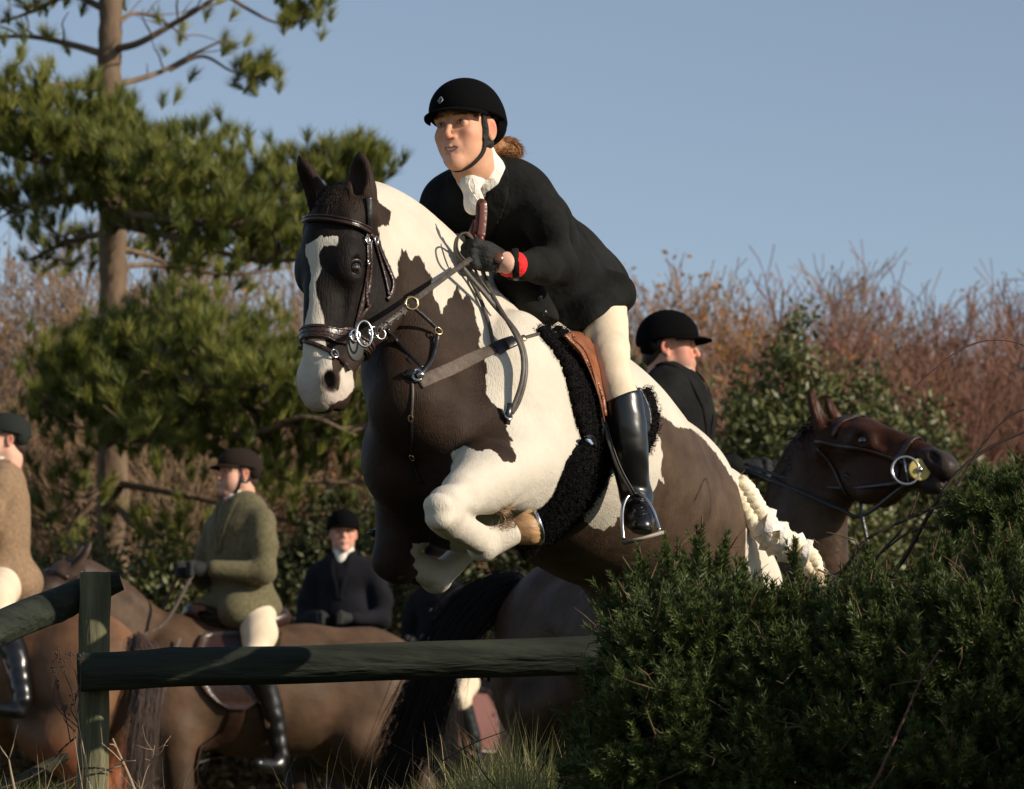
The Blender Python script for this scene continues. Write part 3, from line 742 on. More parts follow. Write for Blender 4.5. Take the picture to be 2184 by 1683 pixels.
def hang(pts, w, m=M_rein):
    q = catmull(np.array([p[:2] for p in pts], float), 5); o = np.interp(np.arange(len(q)) / 5.0, np.arange(len(pts)), [p[2] for p in pts])
    X, ok = H.cast(q, 0.001); D = np.stack([ray(a, b) for a, b in q]); D /= np.linalg.norm(D, axis=1, keepdims=True)
    X = X - D * o[:, None]
    for _ in range(3): X[1:-1] = (X[:-2] + X[1:-1] * 2 + X[2:]) / 4
    mb = MB(); mb.ribbon(X, np.tile(nrm(A(.35, -1, .15)), (len(X), 1)), w, .004); return mb.build('rein', m, reins), X
hang([(986, 570, .09), (1008, 597, .075), (1035, 628, .065), (1054, 652, .06), (1082, 684, .06), (1103, 712, .06), (1116, 745, .055), (1121, 775, .05), (1119, 810, .045), (1110, 845, .035), (1100, 868, .025), (1090, 882, .015)], .0125)
hang([(1028, 574, .10), (1038, 605, .085), (1058, 645, .075), (1080, 682, .07), (1100, 716, .066), (1113, 750, .055), (1116, 785, .048), (1110, 825, .04), (1094, 868, .025), (1086, 884, .015)], .0115)
hang([(1012, 575, .09), (1024, 597, .08), (1046, 628, .07), (1070, 662, .06)], .006)
hang([(986, 572, .03), (1005, 600, .02), (1025, 640, .015), (1042, 690, .012), (1052, 735, .012)], .010)
c, nv = at_px(1084, 886, .012); mb = MB(); mb.ring(c, nv, .012, .003, 20, 6, asp=.8); mb.build('buckle', M_steel, reins)
mb = MB(); mb.ribbon([c + A(.004, 0, .03), c, c - A(.004, 0, .022)], np.tile(nv, (3, 1)), .016, .005); mb.build('keeper', M_black, reins)

# martingale and breastplate
bp_ = empty('breastplate', P(888, 799, 8.4)); tag(bp_, 'brown elastic breastplate and running martingale across the horse\'s chest', 'breastplate')
X, N = lie([(893, 817), (920, 805), (955, 790), (990, 773), (1025, 757), (1060, 742), (1096, 728)], .003)
mb = MB(); mb.ribbon(X, N, np.linspace(.036, .030, len(X)), .005); mb.build('chest_band', M_band, bp_)
X, N = lie([(1057, 745), (1070, 738), (1084, 732), (1098, 727)], .008); mb = MB(); mb.ribbon(X, N, np.linspace(.040, .030, len(X)), .005); mb.build('cloth_wrap', M_black, bp_)
X, N = lie([(1096, 727), (1115, 722), (1140, 715), (1165, 708), (1186, 706)], .004); mb = MB(); mb.ribbon(X, N, .0095, .004); mb.build('strap', M_rein, bp_)
c, nv = at_px(1117, 721, .008); mb = MB(); mb.disc(c, nv, .009, .006, 16); mb.build('stud', M_brass, bp_)
c, nv = at_px(1187, 706, .010); mb = MB(); mb.ring(c, nv, .010, .003, 20, 6); mb.build('dee_ring', M_brass, bp_)
c, nv = at_px(878, 647, .05); c = P(878, 647, 8.24); mb = MB(); mb.ring(c, nrm(A(.3, -1, .1)), .0150, .0032); mb.build('martingale_ring', M_brass, bp_)
def semi(pts, w, m=M_black, th=.0035):
    q = catmull(np.array([p[:2] for p in pts], float), 5); o = np.interp(np.arange(len(q)) / 5.0, np.arange(len(pts)), [p[2] for p in pts])
    X, ok = H.cast(q, 0.002); D = np.stack([ray(a, b) for a, b in q]); D /= np.linalg.norm(D, axis=1, keepdims=True); X = (X - D * o[:, None])[ok]
    for _ in range(3): X[1:-1] = (X[:-2] + X[1:-1] * 2 + X[2:]) / 4
    N = np.tile(nrm(A(.3, -1, .1)), (len(X), 1)); mb = MB(); mb.ribbon(X, N, w, th); return mb.build('strap', m, bp_)
semi([(884, 657, .06), (900, 671, .045), (918, 687, .03), (934, 703, .02)], .0105)
c, nv = at_px(935, 706, .02); mb = MB(); mb.ring(c, nv, .010, .0025, 20, 6); mb.build('ring', M_brass, bp_)
semi([(934, 709, .02), (932, 727, .015), (927, 750, .012), (920, 770, .01), (908, 786, .008), (897, 799, .006)], .011)
semi([(826, 703, .0), (836, 715, .0), (855, 737, .0), (880, 763, .0), (900, 785, .004)], .011)
semi([(869, 765, .0), (876, 778, .0), (884, 792, .0)], .008)
c, nv = at_px(890, 800, .012); mb = MB(); mb.ring(c, nv, .016, .005, 20, 6, asp=.7); mb.ball(c + A(.008, -.005, .0), .011, nu=10, nv_=8); mb.build('centre_ring', M_steel, bp_)
mb = MB(); mb.ball(at_px(876, 799, .008)[0], A(.02, .012, .014), nu=12, nv_=8); mb.build('leather_keeper', M_black, bp_)
semi([(879, 815, .003), (880, 838, .003), (879, 862, .003), (877, 892, .003)], .007, M_rein)
semi([(877, 895, .003), (877, 930, .003), (879, 975, .003), (886, 1005, .003), (898, 1030, .003)], .009, M_black)
for (px, py) in ((876, 893), (879, 977)):
    c, nv = at_px(px, py, .006); mb = MB(); mb.ring(c, nv, .009, .0022, 18, 6, asp=.6); mb.build('buckle', M_brass, bp_)

# saddle, pad, girth
saddle = empty('saddle', S(1290, 800)); tag(saddle, 'tan leather saddle with black sheepskin pad and girth on the piebald horse', 'saddle')
def fuzzy(name, poly, th, par, step=7, hair=16000, hl=.0075, m=M_pad, off=0.0):
    V, Q, N = patch_on(HB, poly, off + .004, th, step); mb = MB(); mb.add(V, Q)
    n0 = len(N); i = RNG.integers(0, n0, hair); jit = RNG.normal(size=(hair, 3)) * .004
    D = N[i] + RNG.normal(size=(hair, 3)) * .8; D /= np.linalg.norm(D, axis=1, keepdims=True)
    mb.hairs(V[:n0][i] + jit, D, RNG.uniform(.5, 1.2, hair) * hl, .0022)
    return mb.build(name, m, par)
fuzzy('saddle_pad', [(1140, 705), (1160, 700), (1190, 704), (1250, 740), (1300, 820), (1330, 850), (1375, 830), (1385, 850), (1395, 885), (1393, 915), (1386, 940), (1375, 965), (1345, 985), (1310, 1000), (1275, 975), (1242, 938), (1228, 900), (1218, 860), (1207, 812), (1193, 772), (1168, 738)], .016, saddle)
fuzzy('girth', [(1242, 934), (1258, 932), (1272, 955), (1284, 975), (1288, 1005), (1278, 1030), (1262, 1051), (1252, 1070), (1242, 1081), (1225, 1100), (1209, 1111), (1186, 1132), (1165, 1145), (1140, 1156), (1110, 1170), (1090, 1140), (1105, 1092), (1142, 1078), (1158, 1066), (1172, 1050), (1180, 1030), (1187, 1010), (1200, 990), (1220, 965)], .022, saddle, off=0.0)
V, Q, N = patch_on(H, [(1247, 930), (1258, 926), (1268, 934), (1271, 955), (1262, 948)], .028, .004, 3); mesh_obj('girth_tab', V, Q, M_black, saddle)
V, Q, N = patch_on(H, [(1251, 936), (1258, 937), (1264, 946), (1262, 950), (1254, 942)], .033, .002, 2); mesh_obj('girth_label', V, Q, mat('label_blue', (.25, .32, .5), .5), saddle)
# saddle flap and knee roll
V, Q, N = patch_on(H, [(1196, 716), (1226, 712), (1262, 730), (1300, 800), (1365, 830), (1385, 868), (1386, 905), (1374, 940), (1330, 985), (1300, 988), (1283, 955), (1282, 905), (1276, 850), (1262, 805), (1238, 765), (1215, 738)], .024, .006, 7)
mesh_obj('saddle_flap', V, Q, M_black, saddle)
V, Q, N = patch_on(H, [(1200, 716), (1215, 709), (1236, 712), (1254, 724), (1268, 748), (1275, 775), (1280, 810), (1287, 845), (1293, 885), (1288, 890), (1282, 850), (1270, 815), (1256, 785), (1238, 757), (1216, 731)], .034, .007, 4)
mesh_obj('knee_roll', V, Q, M_tan, saddle)
for line in ([(1222, 722), (1246, 744), (1262, 782), (1272, 820), (1285, 870)], [(1212, 724), (1236, 748), (1254, 783), (1268, 818), (1280, 856), (1289, 900)]):
    X, N = lie(line, .042); mb = MB(); mb.tube(X, .0028, 6); mb.build('welt', M_tan, saddle)
X, N = lie([(1362, 828), (1372, 845), (1381, 866), (1386, 890), (1386, 905)], .026); mb = MB(); mb.tube(X, .005, 7); mb.build('flap_edge', M_leather, saddle)
# pommel, seat and cantle
SD = Sdf()
SD.spline([S(1185, 712), S(1220, 728), S(1270, 775), S(1310, 808), S(1335, 822)], [.03, .04, .04, .04, .03], 4, k=.03, sq=(U_, .6))
for q in (-1, 1):
    SD.cone(S(1195, 716), S(1220, 760) + L_ * .14 * q - U_ * .04, .025, .02, .05)
V, Q = SD.build(.009); mesh_obj('seat', V, Q, M_tan, saddle)
# ================================================================ people: shared head, helmet, materials
M_skin = mat('skin', (.60, .36, .26), .58, .3, attr='col', sss=.18, bump=(250, .1), noise=(55, .07))
M_jblack = mat('black_wool', (.0095, .0098, .0088), .9, .12, noise=(9, .45), bump=(28, .7))
M_helmet = mat('black_velvet', (.0030, .0030, .0034), .95, .06, bump=(200, .2))
M_cream = mat('cream_breeches', (.66, .55, .40), .8, .2, noise=(14, .08), bump=(25, .25))
M_boot = mat('polished_black_boot', (.006, .006, .006), .30, .5, coat=.1, bump=(9, .25), noise=(20, .3))
M_stock = mat('white_stock', (.72, .68, .60), .8, .2, bump=(60, .6))
M_glove = mat('black_glove', (.016, .017, .016), .75, .3, bump=(130, .5))
M_white_eye = mat('eye_white', (.30, .26, .23), .35, .3)
M_teeth = mat('teeth', (.75, .68, .52), .25, .5)
M_brownhair = mat('light_brown_hair', (.22, .10, .035), .5, .4, noise=(90, .6), stretch=(1, 1, 5), bump=(200, .6))
def fold(amp=.003, f=28.0, ph=0.0, d=None):
    d = nrm(A(.3, .2, .93) if d is None else d); a = nrm(np.cross(d, A(.1, .9, .2))); b = np.cross(d, a)
    def w(X):
        u = X @ d; v = X @ a; t = X @ b
        return amp * (np.sin(f * u + 2.5 * np.sin(7 * v + ph) + ph) * .6 + np.sin(f * .55 * (u + .6 * v) + 3 * np.sin(5 * t + ph * 2)) * .8 + .35 * np.sin(f * 1.9 * (u - .4 * t) + 2 * np.sin(9 * v)))
    return w
def human_head(sd, O, R, s=.93, male=False, smile=False, heavy=0.0, ears=True):
    """O between the ears; rows of R: forward, left, up"""
    def h(x, y, z): return O + s * (A(x, y, z) @ R)
    def e(c, r, k=.015, op='+', RR=None): sd.ell(h(*c), A(*r) * s, R if RR is None else RR, k * s, op)
    def c(a, b, ra, rb, k=.012, op='+', sq=None): sd.cone(h(*a), h(*b), ra * s, rb * s, k * s, op, sq)
    e((-.015, 0, .045), (.098, .076, .088), .03)
    fw = .058 if male else .054
    e((.030, 0, -.020), (.056, fw, .080), .03)
    e((.052, 0, -.070), (.038, .042 if male else .036, .045), .03)
    jw = .055 if male else .045
    for q in (-1, 1):
        c((.0, jw * q, -.060), (.070, (.016 if male else .012) * q, -.104), .020 + heavy * .3, .016 if male else .013, .03)
        e((.052, .044 * q, -.025), (.028, .022, .024), .025)                 # cheek bones
        e((.050, .036 * q, -.058), (.030 + heavy, .024 + heavy, .028 + heavy), .025)   # cheeks
        c((.082, .016 * q, .028), (.066, .052 * q, .024), .010, .008, .02)   # brow
        e((.085, .032 * q, .003), (.014, .019, .011), .012, '-')             # socket
        e((.0745, .031 * q, .003), (.0145, .0165, .0125), .004)                # lids and ball
        e((.0885, .031 * q, .0035), (.005, .0115, .0032), .003, '-')  # opening
        e((.088, (.0135 if male else .0115) * q, -.037), (.011, .008, .008) if male else (.009, .0065, .0065), .008)                # nostril wing
        e((.094, .0075 * q, -.0435), (.005, .0035, .003), .003, '-')
        if ears:
            RE = rot_about(R, R[2], -.35 * q)
            e((-.012, .078 * q, -.008), (.019, .007, .031), .008, '+', RE)
            e((-.010, .085 * q, -.004), (.011, .006, .020), .005, '-', RE)
            e((-.006, .079 * q, -.034), (.008, .006, .009), .006)
    e((.074, 0, -.106), (.018, .022 if male else .016, .017), .02)                              # chin
    c((.084, 0, .016), (.108, 0, -.028), .0085 if male else .0070, .0095 if male else .0078, .012)                   # nose
    e((.106, 0, -.034), (.0115, .0115, .010) if male else (.0095, .009, .0085), .010)
    e((.083, 0, -.060), (.012, .024, .014), .014)                             # upper lip mound
    if smile:
        c((.076, -.026, -.0595), (.096, 0, -.0640), .0035, .0050, .005); c((.076, .026, -.0595), (.096, 0, -.0640), .0035, .0050, .005)
        c((.074, -.024, -.063), (.091, 0, -.0845), .0030, .0046, .005); c((.074, .024, -.063), (.089, 0, -.0845), .0030, .0046, .005)
        sd.cone(h(.086, -.021, -.0635), h(.096, 0, -.0735), .0022 * s, .0062 * s, .003 * s, '-'); sd.cone(h(.086, .021, -.0635), h(.096, 0, -.0735), .0022 * s, .0062 * s, .003 * s, '-')
    else:
        c((.078, -.022, -.069), (.094, 0, -.066), .004, .0055, .006); c((.078, .022, -.069), (.094, 0, -.066), .004, .0055, .006)
        c((.078, -.020, -.073), (.091, 0, -.077), .004, .0062, .006); c((.078, .020, -.073), (.091, 0, -.077), .004, .0062, .006)
        sd.cone(h(.088, -.022, -.0705), h(.088, .022, -.0705), .0016 * s, .0016 * s, .003 * s, '-')
    return h
def face_colours(V, O, R, s=.93, base=(.60, .36, .26), lips=(.52, .22, .18), brow=(.13, .07, .04), male=False, ruddy=.4):
    q = ((V - O) @ R.T) / s; C = np.tile(A(*base), (len(V), 1)); x, y, z = q[:, 0], np.abs(q[:, 1]), q[:, 2]
    def mix(w, col): 
        nonlocal C
        w = np.clip(w, 0, 1)[:, None]; C = C * (1 - w) + w * A(*col)
    red = (base[0] * .95, base[1] * .62, base[2] * .58)
    mix(ruddy * np.clip(1.3 - np.hypot(y - .042, z + .035) / .026, 0, 1) * (x > .02), red)
    mix(.5 * np.clip(1.4 - np.hypot(z + .034, y) / .014, 0, 1) * (x > .09), red)
    mix(1.2 * np.clip(1.2 - np.hypot(x + .012, z + .008) / .03, 0, 1) * (y > .07), red)
    mix(1.6 * (1 - np.abs(z + .067 - .0) / .0075) * (y < .020) * (x > .088), lips)
    mix(1.6 * (1 - np.abs(z + .081) / .0075) * (y < .019) * (x > .083), lips)
    mix(1.8 * np.clip(1 - np.abs(z - (.0275 - (y - .034) ** 2 * 6)) / .0048, 0, 1) * (y > .013) * (y < .052) * (x > .055), brow)
    mix(.95 * np.clip(1 - np.abs(np.hypot((y - .031) / 1.6, z - .003) - .0065) / .003, 0, 1) * (x > .07), (.12, .06, .05))
    if male: mix(.28 * (z < -.045) * (x > .01) * np.clip((-.045 - z) / .02, 0, 1), (.25, .17, .14))
    return C
def head_bits(h, par, s=.93, smile=False, R=None):
    for q in (-1, 1):
        mb = MB(); mb.ball(h(.0745, .031 * q, .003), .0128 * s, nu=16, nv_=10); e = mb.build('eye', M_white_eye, par)
        mb = MB(); mb.ball(h(.0835, .0315 * q + .0, .0035), A(.0052, .0072, .0066) * s, nu=12, nv_=8); mb.build('iris', M_eye, e)
    if smile:
        mb = MB()
        for i in range(-4, 5):
            y = i * .0046; x = .0905 - y * y * 14; mb.ball(h(x, y, -.0700 + y * y * 16), A(.0028, .0026, .0040) * s, nu=8, nv_=6)
            mb.ball(h(x - .004, y * .8, -.0795 + y * y * 20), A(.0020, .0022, .0018) * s, nu=8, nv_=6)
        mb.build('teeth', M_teeth, par)
def helmet_on(h, R, par, s=.93, tilt=0.0, button=False, m=None, vox=.003, cut=.030, back=-.02, r=(.122, .098, .098), brim=.052, name='riding_hat', drop=.028, tiltk=.12, rear=True):
    hs = Sdf(); Rt = rot_about(R, R[1], tilt)
    hs.ell(h(-.012, 0, .048), A(*r) * s, Rt, .01)
    hs.ell(h(-.035, 0, .020), A(r[0] * .80, r[1] * .97, .070) * s, Rt, .03 * s)
    nv = nrm(-R[2] + R[0] * back * 9)
    hs.plane(h(.08, 0, cut), nrm(-R[2] * 1.0 + R[0] * tiltk), .004)
    if rear: hs.ell(h(-.068, 0, .008), A(.056, r[1] * .93, .058) * s, Rt, .012)
    hs.ell(h(-.01, 0, .02), A(r[0] - .014, r[1] - .014, r[2] - .008) * s, Rt, .004, '-')
    # brim band and peak
    V, Q = hs.build(vox); o = mesh_obj(name, V, Q, m or M_helmet, par)
    mb = MB(); n = 26; rows = []
    for k, (out, dz) in enumerate([(0, .004), (.35, .002), (.7, -.001), (1.0, -.005), (1.0, -.010), (.7, -.007), (.35, -.003), (0, -.002)]):
        a = np.linspace(-1.2, 1.2, n); rr = brim * np.clip(np.cos(a * 1.28), 0, 1) ** .7 * out
        X = np.stack([-.012 + (r[0] * .98 + rr) * np.cos(a), (r[1] * .99 + rr * .8) * np.sin(a), cut + .004 + dz - drop * out * .12 - (1 - np.cos(a)) * (.10 * tiltk + .004)], 1)
        rows.append(np.array([h(*x) for x in X]))
    K = len(rows); Vb = np.vstack(rows); j = np.arange(n - 1)
    Qb = np.concatenate([np.stack([k * n + j, k * n + j + 1, ((k + 1) % K) * n + j + 1, ((k + 1) % K) * n + j], 1) for k in range(K)])
    mb.add(Vb, Qb); mb.build('peak', m or M_helmet, o)
    if button: mb = MB(); mb.disc(h(-.01, 0, .048 + r[2] + .002), R[2], .014 * s, .010 * s, 16); mb.build('button', m or M_helmet, o)
    return o, hs
# ================================================================ the rider on the jumping horse
yr = math.radians(28)
RF = A(-math.sin(yr), -math.cos(yr), -.04); RF = nrm(RF); RL = nrm(A(math.cos(yr), -math.sin(yr), 0)); RU = np.cross(RF, RL)
RH = np.stack([RF, RL, RU]); RH = rot_about(RH, RF, .05)
HC = P(992, 276, 8.86)
SK = Sdf(); rh = human_head(SK, HC, RH, .91, smile=True, heavy=-.008)
NB = P(1050, 402, 9.00)
SK.chain([rh(-.02, 0, -.045), rh(-.035, 0, -.10), NB], [.054, .050, .062], .03)
V1, Q1 = SK.build(.0026); keep = None
C1 = face_colours(V1, HC, RH, .91, base=(.62, .335, .215), ruddy=.35)
BS = Sdf()
shc = P(1050, 425, 9.02)
BS.chain([NB, shc, S(1100, 492), S(1160, 590), S(1222, 650)], [.05, .075, .085, .075, .08], .04)
shn = shc + L_ * .090 + A(0, 0, .005); elb = P(1196, 566, 8.93); wr = P(1083, 562, 8.74)
shf = shc - L_ * .135 + A(0, 0, .0); elf = shf + A(-.10, .02, -.24); wrf = P(975, 560, 8.98)
BS.chain([shn, elb, wr, P(1055, 552, 8.74)], [.04, .034, .024, .022], .02); BS.chain([shf, elf, wrf], [.04, .03, .022], .02)
BS.chain([P(1275, 670, 9.34), P(1288, 740, 9.12), P(1320, 850, 9.04), P(1352, 1000, 9.03)], [.045, .035, .03, .025], .02)
BS.chain([S(1235, 670) - L_ * .09, S(1220, 860) - L_ * .30, S(1240, 1050) - L_ * .33], [.045, .04, .03], .02)
V2, Q2 = BS.build(.008)
rider = mesh_obj('person', np.vstack([V1, V2]), np.concatenate([Q1, Q2 + len(V1)]), M_skin, None, True, {'col': np.vstack([C1, np.tile(A(.62, .38, .28), (len(V2), 1))])})
tag(rider, 'rider in black hunt coat, cream breeches and black helmet, crouched forward over the piebald horse', 'person')
head_bits(rh, rider, .91, True)
M_helmet2 = M_helmet
hat, HS = helmet_on(rh, RH, rider, .93, tilt=.02, cut=.039, back=.018, vox=.003, name='riding_helmet', brim=.036, tiltk=.14)
# helmet harness
def on_head(pts, off, w, name, par, th=.0028, sdf=None, m=M_glove):
    X = (sdf or SK).snap(catmull(np.array(pts), 6), off, 6); N = (sdf or SK).grad(X); mb = MB(); mb.ribbon(X, N, w, th); return mb.build(name, m, par)
on_head([rh(.018, .075, .040), rh(.016, .075, .0), rh(.014, .072, -.045)], .003, .017, 'harness_strap', hat)
on_head([rh(-.085, .060, -.022), rh(-.055, .068, -.040), rh(-.02, .066, -.050), rh(.014, .066, -.052)], .003, .017, 'harness_strap', hat)
on_head([rh(.014, .070, -.040), rh(.018, .062, -.075), rh(.035, .042, -.105), rh(.045, .018, -.122), rh(.048, -.01, -.124), rh(.036, -.04, -.105), rh(.016, -.062, -.07), rh(.016, -.072, -.0), rh(.016, -.075, .035)], .003, .011, 'chin_strap', hat)
mb = MB(); mb.tube(catmull([rh(-.02, .082, .028), rh(-.06, .078, .022), rh(-.10, .055, .0), rh(-.118, .0, -.03), rh(-.10, -.055, .0)], 5), .007, 8); mb.build('helmet_rim', M_black, hat)
# small diamond emblem on the helmet's front left
c, ok = HS.cast([(939, 214)], .0015); c = c[0]; nv = HS.grad(c[None])[0]; u = nrm(A(0, 0, 1) - nv * nv[2]); w_ = np.cross(u, nv); mb = MB()
sq = [c + u * .0095 + w_ * .001, c + w_ * .0085, c - u * .0095, c - w_ * .0085, c + u * .0095 + w_ * .001]
for a_, b_ in zip(sq[:-1], sq[1:]): mb.tube([a_, b_], .0011, 5)
mb.ring(c, nv, .0035, .0009, 14, 5); mb.build('emblem', mat('emblem_grey', (.30, .32, .34), .5), hat)
# hair: under the helmet and the netted bun
hs_ = Sdf(); hs_.ell(rh(-.045, 0, .02), A(.066, .0745, .062) * .93, RH, .02); hs_.ell(rh(-.085, 0, -.035), A(.04, .045, .035), RH, .02); hs_.ell(rh(.035, .052, .035), A(.03, .012, .022), RH, .01); V, Q = hs_.build(.004); mesh_obj('hair', V, Q, M_brownhair, rider)
bn = Sdf(); bc = P(1082, 319, 8.98); bn.ell(bc, A(.040, .034, .026), rot_about(np.eye(3), A(0, 1, 0), .25), .01); bn.cone(P(1058, 312, 8.95), bc, .022, .024, .02); V, Q = bn.build(.003)
M_bun = mat('auburn_hair_bun', (.30, .12, .03), .5, .5, noise=(90, .45), stretch=(.4, 2, 3), bump=(90, .5)); mesh_obj('hair_bun', V, Q, M_bun, rider)
mb = MB(); n = 900; dN = RNG.normal(size=(n, 3)); dN /= np.linalg.norm(dN, axis=1, keepdims=True); X = bn.snap(bc + dN * .03, .0005, 6); Nn = bn.grad(X)
Tn = np.cross(Nn, A(.25, -.9, .1)); Tn /= np.linalg.norm(Tn, axis=1, keepdims=True) + 1e-9; mb.hairs(X, Tn + RNG.normal(size=(n, 3)) * .12 + Nn * .05, RNG.uniform(.015, .03, n), .0016)
n = 60; X = bn.snap(bc + A(.02, -.02, -.01) + RNG.normal(size=(n, 3)) * .02, .0, 4); mb.hairs(X, A(.5, -.2, -.5) + RNG.normal(size=(n, 3)) * .5, RNG.uniform(.02, .045, n), .0008); mb.build('loose_strands', M_brownhair, rider)
mb = MB(); mb.ball(P(996, 294, 8.74), .0016, nu=8, nv_=6)
# stock
ST = Sdf(); n0 = rh(-.030, .0, -.085)
ST.cone(P(1012, 348, 8.90), P(1036, 388, 8.95), .060, .070, .02)
ST.ell(P(1006, 392, 8.86), A(.03, .02, .022), None, .02)
ST.ell(P(1005, 395, 8.845), A(.020, .014, .020), None, .01)
ST.cone(P(1003, 398, 8.845), P(1012, 436, 8.84), .024, .028, .015, sq=(nrm(A(-.4, -1, 0)), .45))
ST.plane(P(1000, 384, 8.9) , A(-1, 0, -.9), .005) if False else None
ST.ell(P(1024, 336, 8.94), A(.05, .05, .012), rot_about(np.eye(3), A(0, 1, 0), -.75), .02)
ST.warp = fold(.0013, 120, 1.0, A(.5, 0, .85)); V, Q = ST.build(.0032); mesh_obj('stock_tie', V, Q, M_stock, rider)
mb = MB(); mb.tube(catmull([P(1001, 384, 8.81), P(1000, 398, 8.80), P(1012, 418, 8.805), P(1024, 436, 8.815)], 5), .0022, 6); mb.tube(catmull([P(1008, 382, 8.81), P(1013, 396, 8.80), P(1012, 412, 8.80)], 5), .0020, 6); mb.build('stock_fold', M_stock, rider)

# coat
J = Sdf()
cq = nrm(np.cross(L_, nrm(S(1185, 570) - S(1050, 425))))
J.chain([P(1052, 402, 9.03), shc, S(1100, 488), S(1163, 582), S(1222, 640)], [.070, .098, .120, .112, .118], .06, sq=(L_, 1.12))
J.cone(shc - L_ * .10, shc + L_ * .07, .080, .080, .06)
J.ell(S(1222, 640), A(.14, .15, .10), rot_about(RB, L_, .45), .06)
J.ell(S(1256, 646), A(.088, .112, .100), RB, .05)
J.ell(P(1283, 655, 9.30), A(.055, .055, .058), None, .04)
J.ell(S(1180, 640), A(.14, .15, .09), rot_about(RB, L_, .6), .06)
J.cone(S(1172, 500), S(1262, 600), .078, .085, .07); J.cone(P(1308, 628, 9.27), P(1262, 690, 9.19), .055, .058, .04); J.cone(P(1262, 690, 9.19), P(1215, 700, 9.2), .055, .05, .04)
J.cone(P(1095, 590, 8.95), P(1150, 680, 9.05), .05, .05, .06)
J.chain([shn, P(1168, 482, 8.90), elb], [.058, .051, .046], .025)
J.chain([elb, P(1150, 566, 8.84), P(1099, 565, 8.76)], [.050, .043, .037], .025)
J.chain([shf, shf + A(-.04, .0, -.12), elf, wrf], [.062, .056, .048, .040], .035)
J.plane(P(1250, 712, 9.3), nrm(A(.18, 0, -1)), .01) if False else None
J.ell(S(1262, 790), A(.35, .30, .075), rot_about(RB, L_, -.25), .01, '-') if False else None
J.plane(P(1285, 690, 9.25), nrm(A(.60, -.05, -.80)), .006)
J.plane(P(1200, 716, 9.2), nrm(A(-.02, -.1, -1.)), .006)
J.warp = fold(.0040, 34, .6, A(.6, .3, .6))
V, Q = J.build(.0055); coat_o = mesh_obj('hunt_coat', V, Q, M_jblack, rider)
def jpatch(name, poly, off, th, step=5, m=M_jblack, par=None, sdf=J):
    V, Q, N = patch_on(sdf, poly, off, th, step, y0=7.8); return mesh_obj(name, V, Q, m, par or coat_o)
jpatch('lapel', [(1048, 318), (1062, 324), (1078, 345), (1086, 380), (1084, 420), (1070, 462), (1050, 500), (1036, 512), (1030, 480), (1032, 440), (1040, 400), (1046, 360)], .004, .004)
jpatch('lapel', [(968, 366), (955, 376), (950, 400), (960, 440), (985, 462), (1000, 450), (988, 420), (978, 392)], .004, .004)
jpatch('cuff', [(1091, 530), (1106, 532), (1108, 600), (1094, 602)], .002, .003)
for px, py in ((1101, 594), (1152, 635), (1163, 668)):
    c, ok = J.cast([(px, py)], .003, 7.8); nv = J.grad(c)[0]; mb = MB(); mb.disc(c[0], nv, .008, .005, 14); mb.build('button', M_black, coat_o)
# red cuff of the jumper, bare wrist, watch, glove
mb = MB(); d_ = nrm(P(1060, 556, 8.742) - P(1099, 565, 8.76))
c0 = P(1097, 566, 8.755)
CU = Sdf(); CU.cone(c0, P(1076, 562, 8.75), .036, .031, .005); CU.plane(P(1072, 562, 8.75), nrm(A(-1, 0, .22)), .003); V, Q = CU.build(.0035); mesh_obj('red_cuff', V, Q, mat('red_knit', (.75, .008, .010), .8, bump=(150, .5)), rider)
WS = Sdf(); WS.cone(P(1078, 561, 8.75), P(1052, 554, 8.745), .0275, .027, .005); WS.plane(P(1060, 556, 8.745), nrm(A(-1, 0, .2)), .003); V, Q = WS.build(.0035); mesh_obj('wrist', V, Q, M_skin, rider, True, {'col': np.tile(A(.66, .42, .32), (len(V), 1))})
mb = MB(); mb.ring(P(1063, 556, 8.745), nrm(P(1078, 561, 8.75) - P(1052, 554, 8.745)), .0285, .0045, 28, 6); w_o = mb.build('watch', M_leather, rider)
mb = MB(); mb.disc(P(1063, 550, 8.712), nrm(A(.1, -1, .2)), .0135, .008, 22); mb.build('watch_face', mat('watch_face', (.10, .04, .02), .25), w_o)
G = Sdf(); Rg = rot_about(np.eye(3), A(0, 1, 0), .25)
G.cone(P(1060, 553, 8.745), P(1042, 548, 8.74), .030, .031, .01)
G.ell(P(1030, 543, 8.735), A(.038, .027, .035), Rg, .02)
G.ell(P(1036, 556, 8.73), A(.026, .020, .022), Rg, .02)
for k, (kx, ky) in enumerate([(1010, 524), (1007, 538), (1007, 552), (1011, 565)]):
    L = (1.0, 1.08, 1.0, .82)[k]
    G.chain([P(1024, ky + 2, 8.73), P(kx, ky, 8.705)], [.0125, .0112], .006)
    G.chain([P(kx, ky, 8.705), P(kx - 17 * L, ky + 4, 8.735), P(kx - 13 * L, ky + 7, 8.765)], [.0112, .0104, .0095], .004)
G.chain([P(1036, 528, 8.72), P(1016, 518, 8.71), P(998, 521, 8.72), P(990, 528, 8.725)], [.014, .0125, .011, .0095], .006)
V, Q = G.build(.0024); mesh_obj('glove', V, Q, M_glove, rider)
G2 = Sdf(); c = P(982, 545, 8.93); G2.ell(c, A(.035, .03, .04), None, .02)
for k in range(4): G2.chain([c + A(-.01, -.01, .03 - k * .02), c + A(-.045, -.025, .028 - k * .02), c + A(-.05, .0, .026 - k * .02)], [.012, .011, .010], .005)
G2.chain([c + A(0, -.02, .04), c + A(-.035, -.03, .045)], [.013, .011], .006); V, Q = G2.build(.004); mesh_obj('glove', V, Q, M_glove, rider)
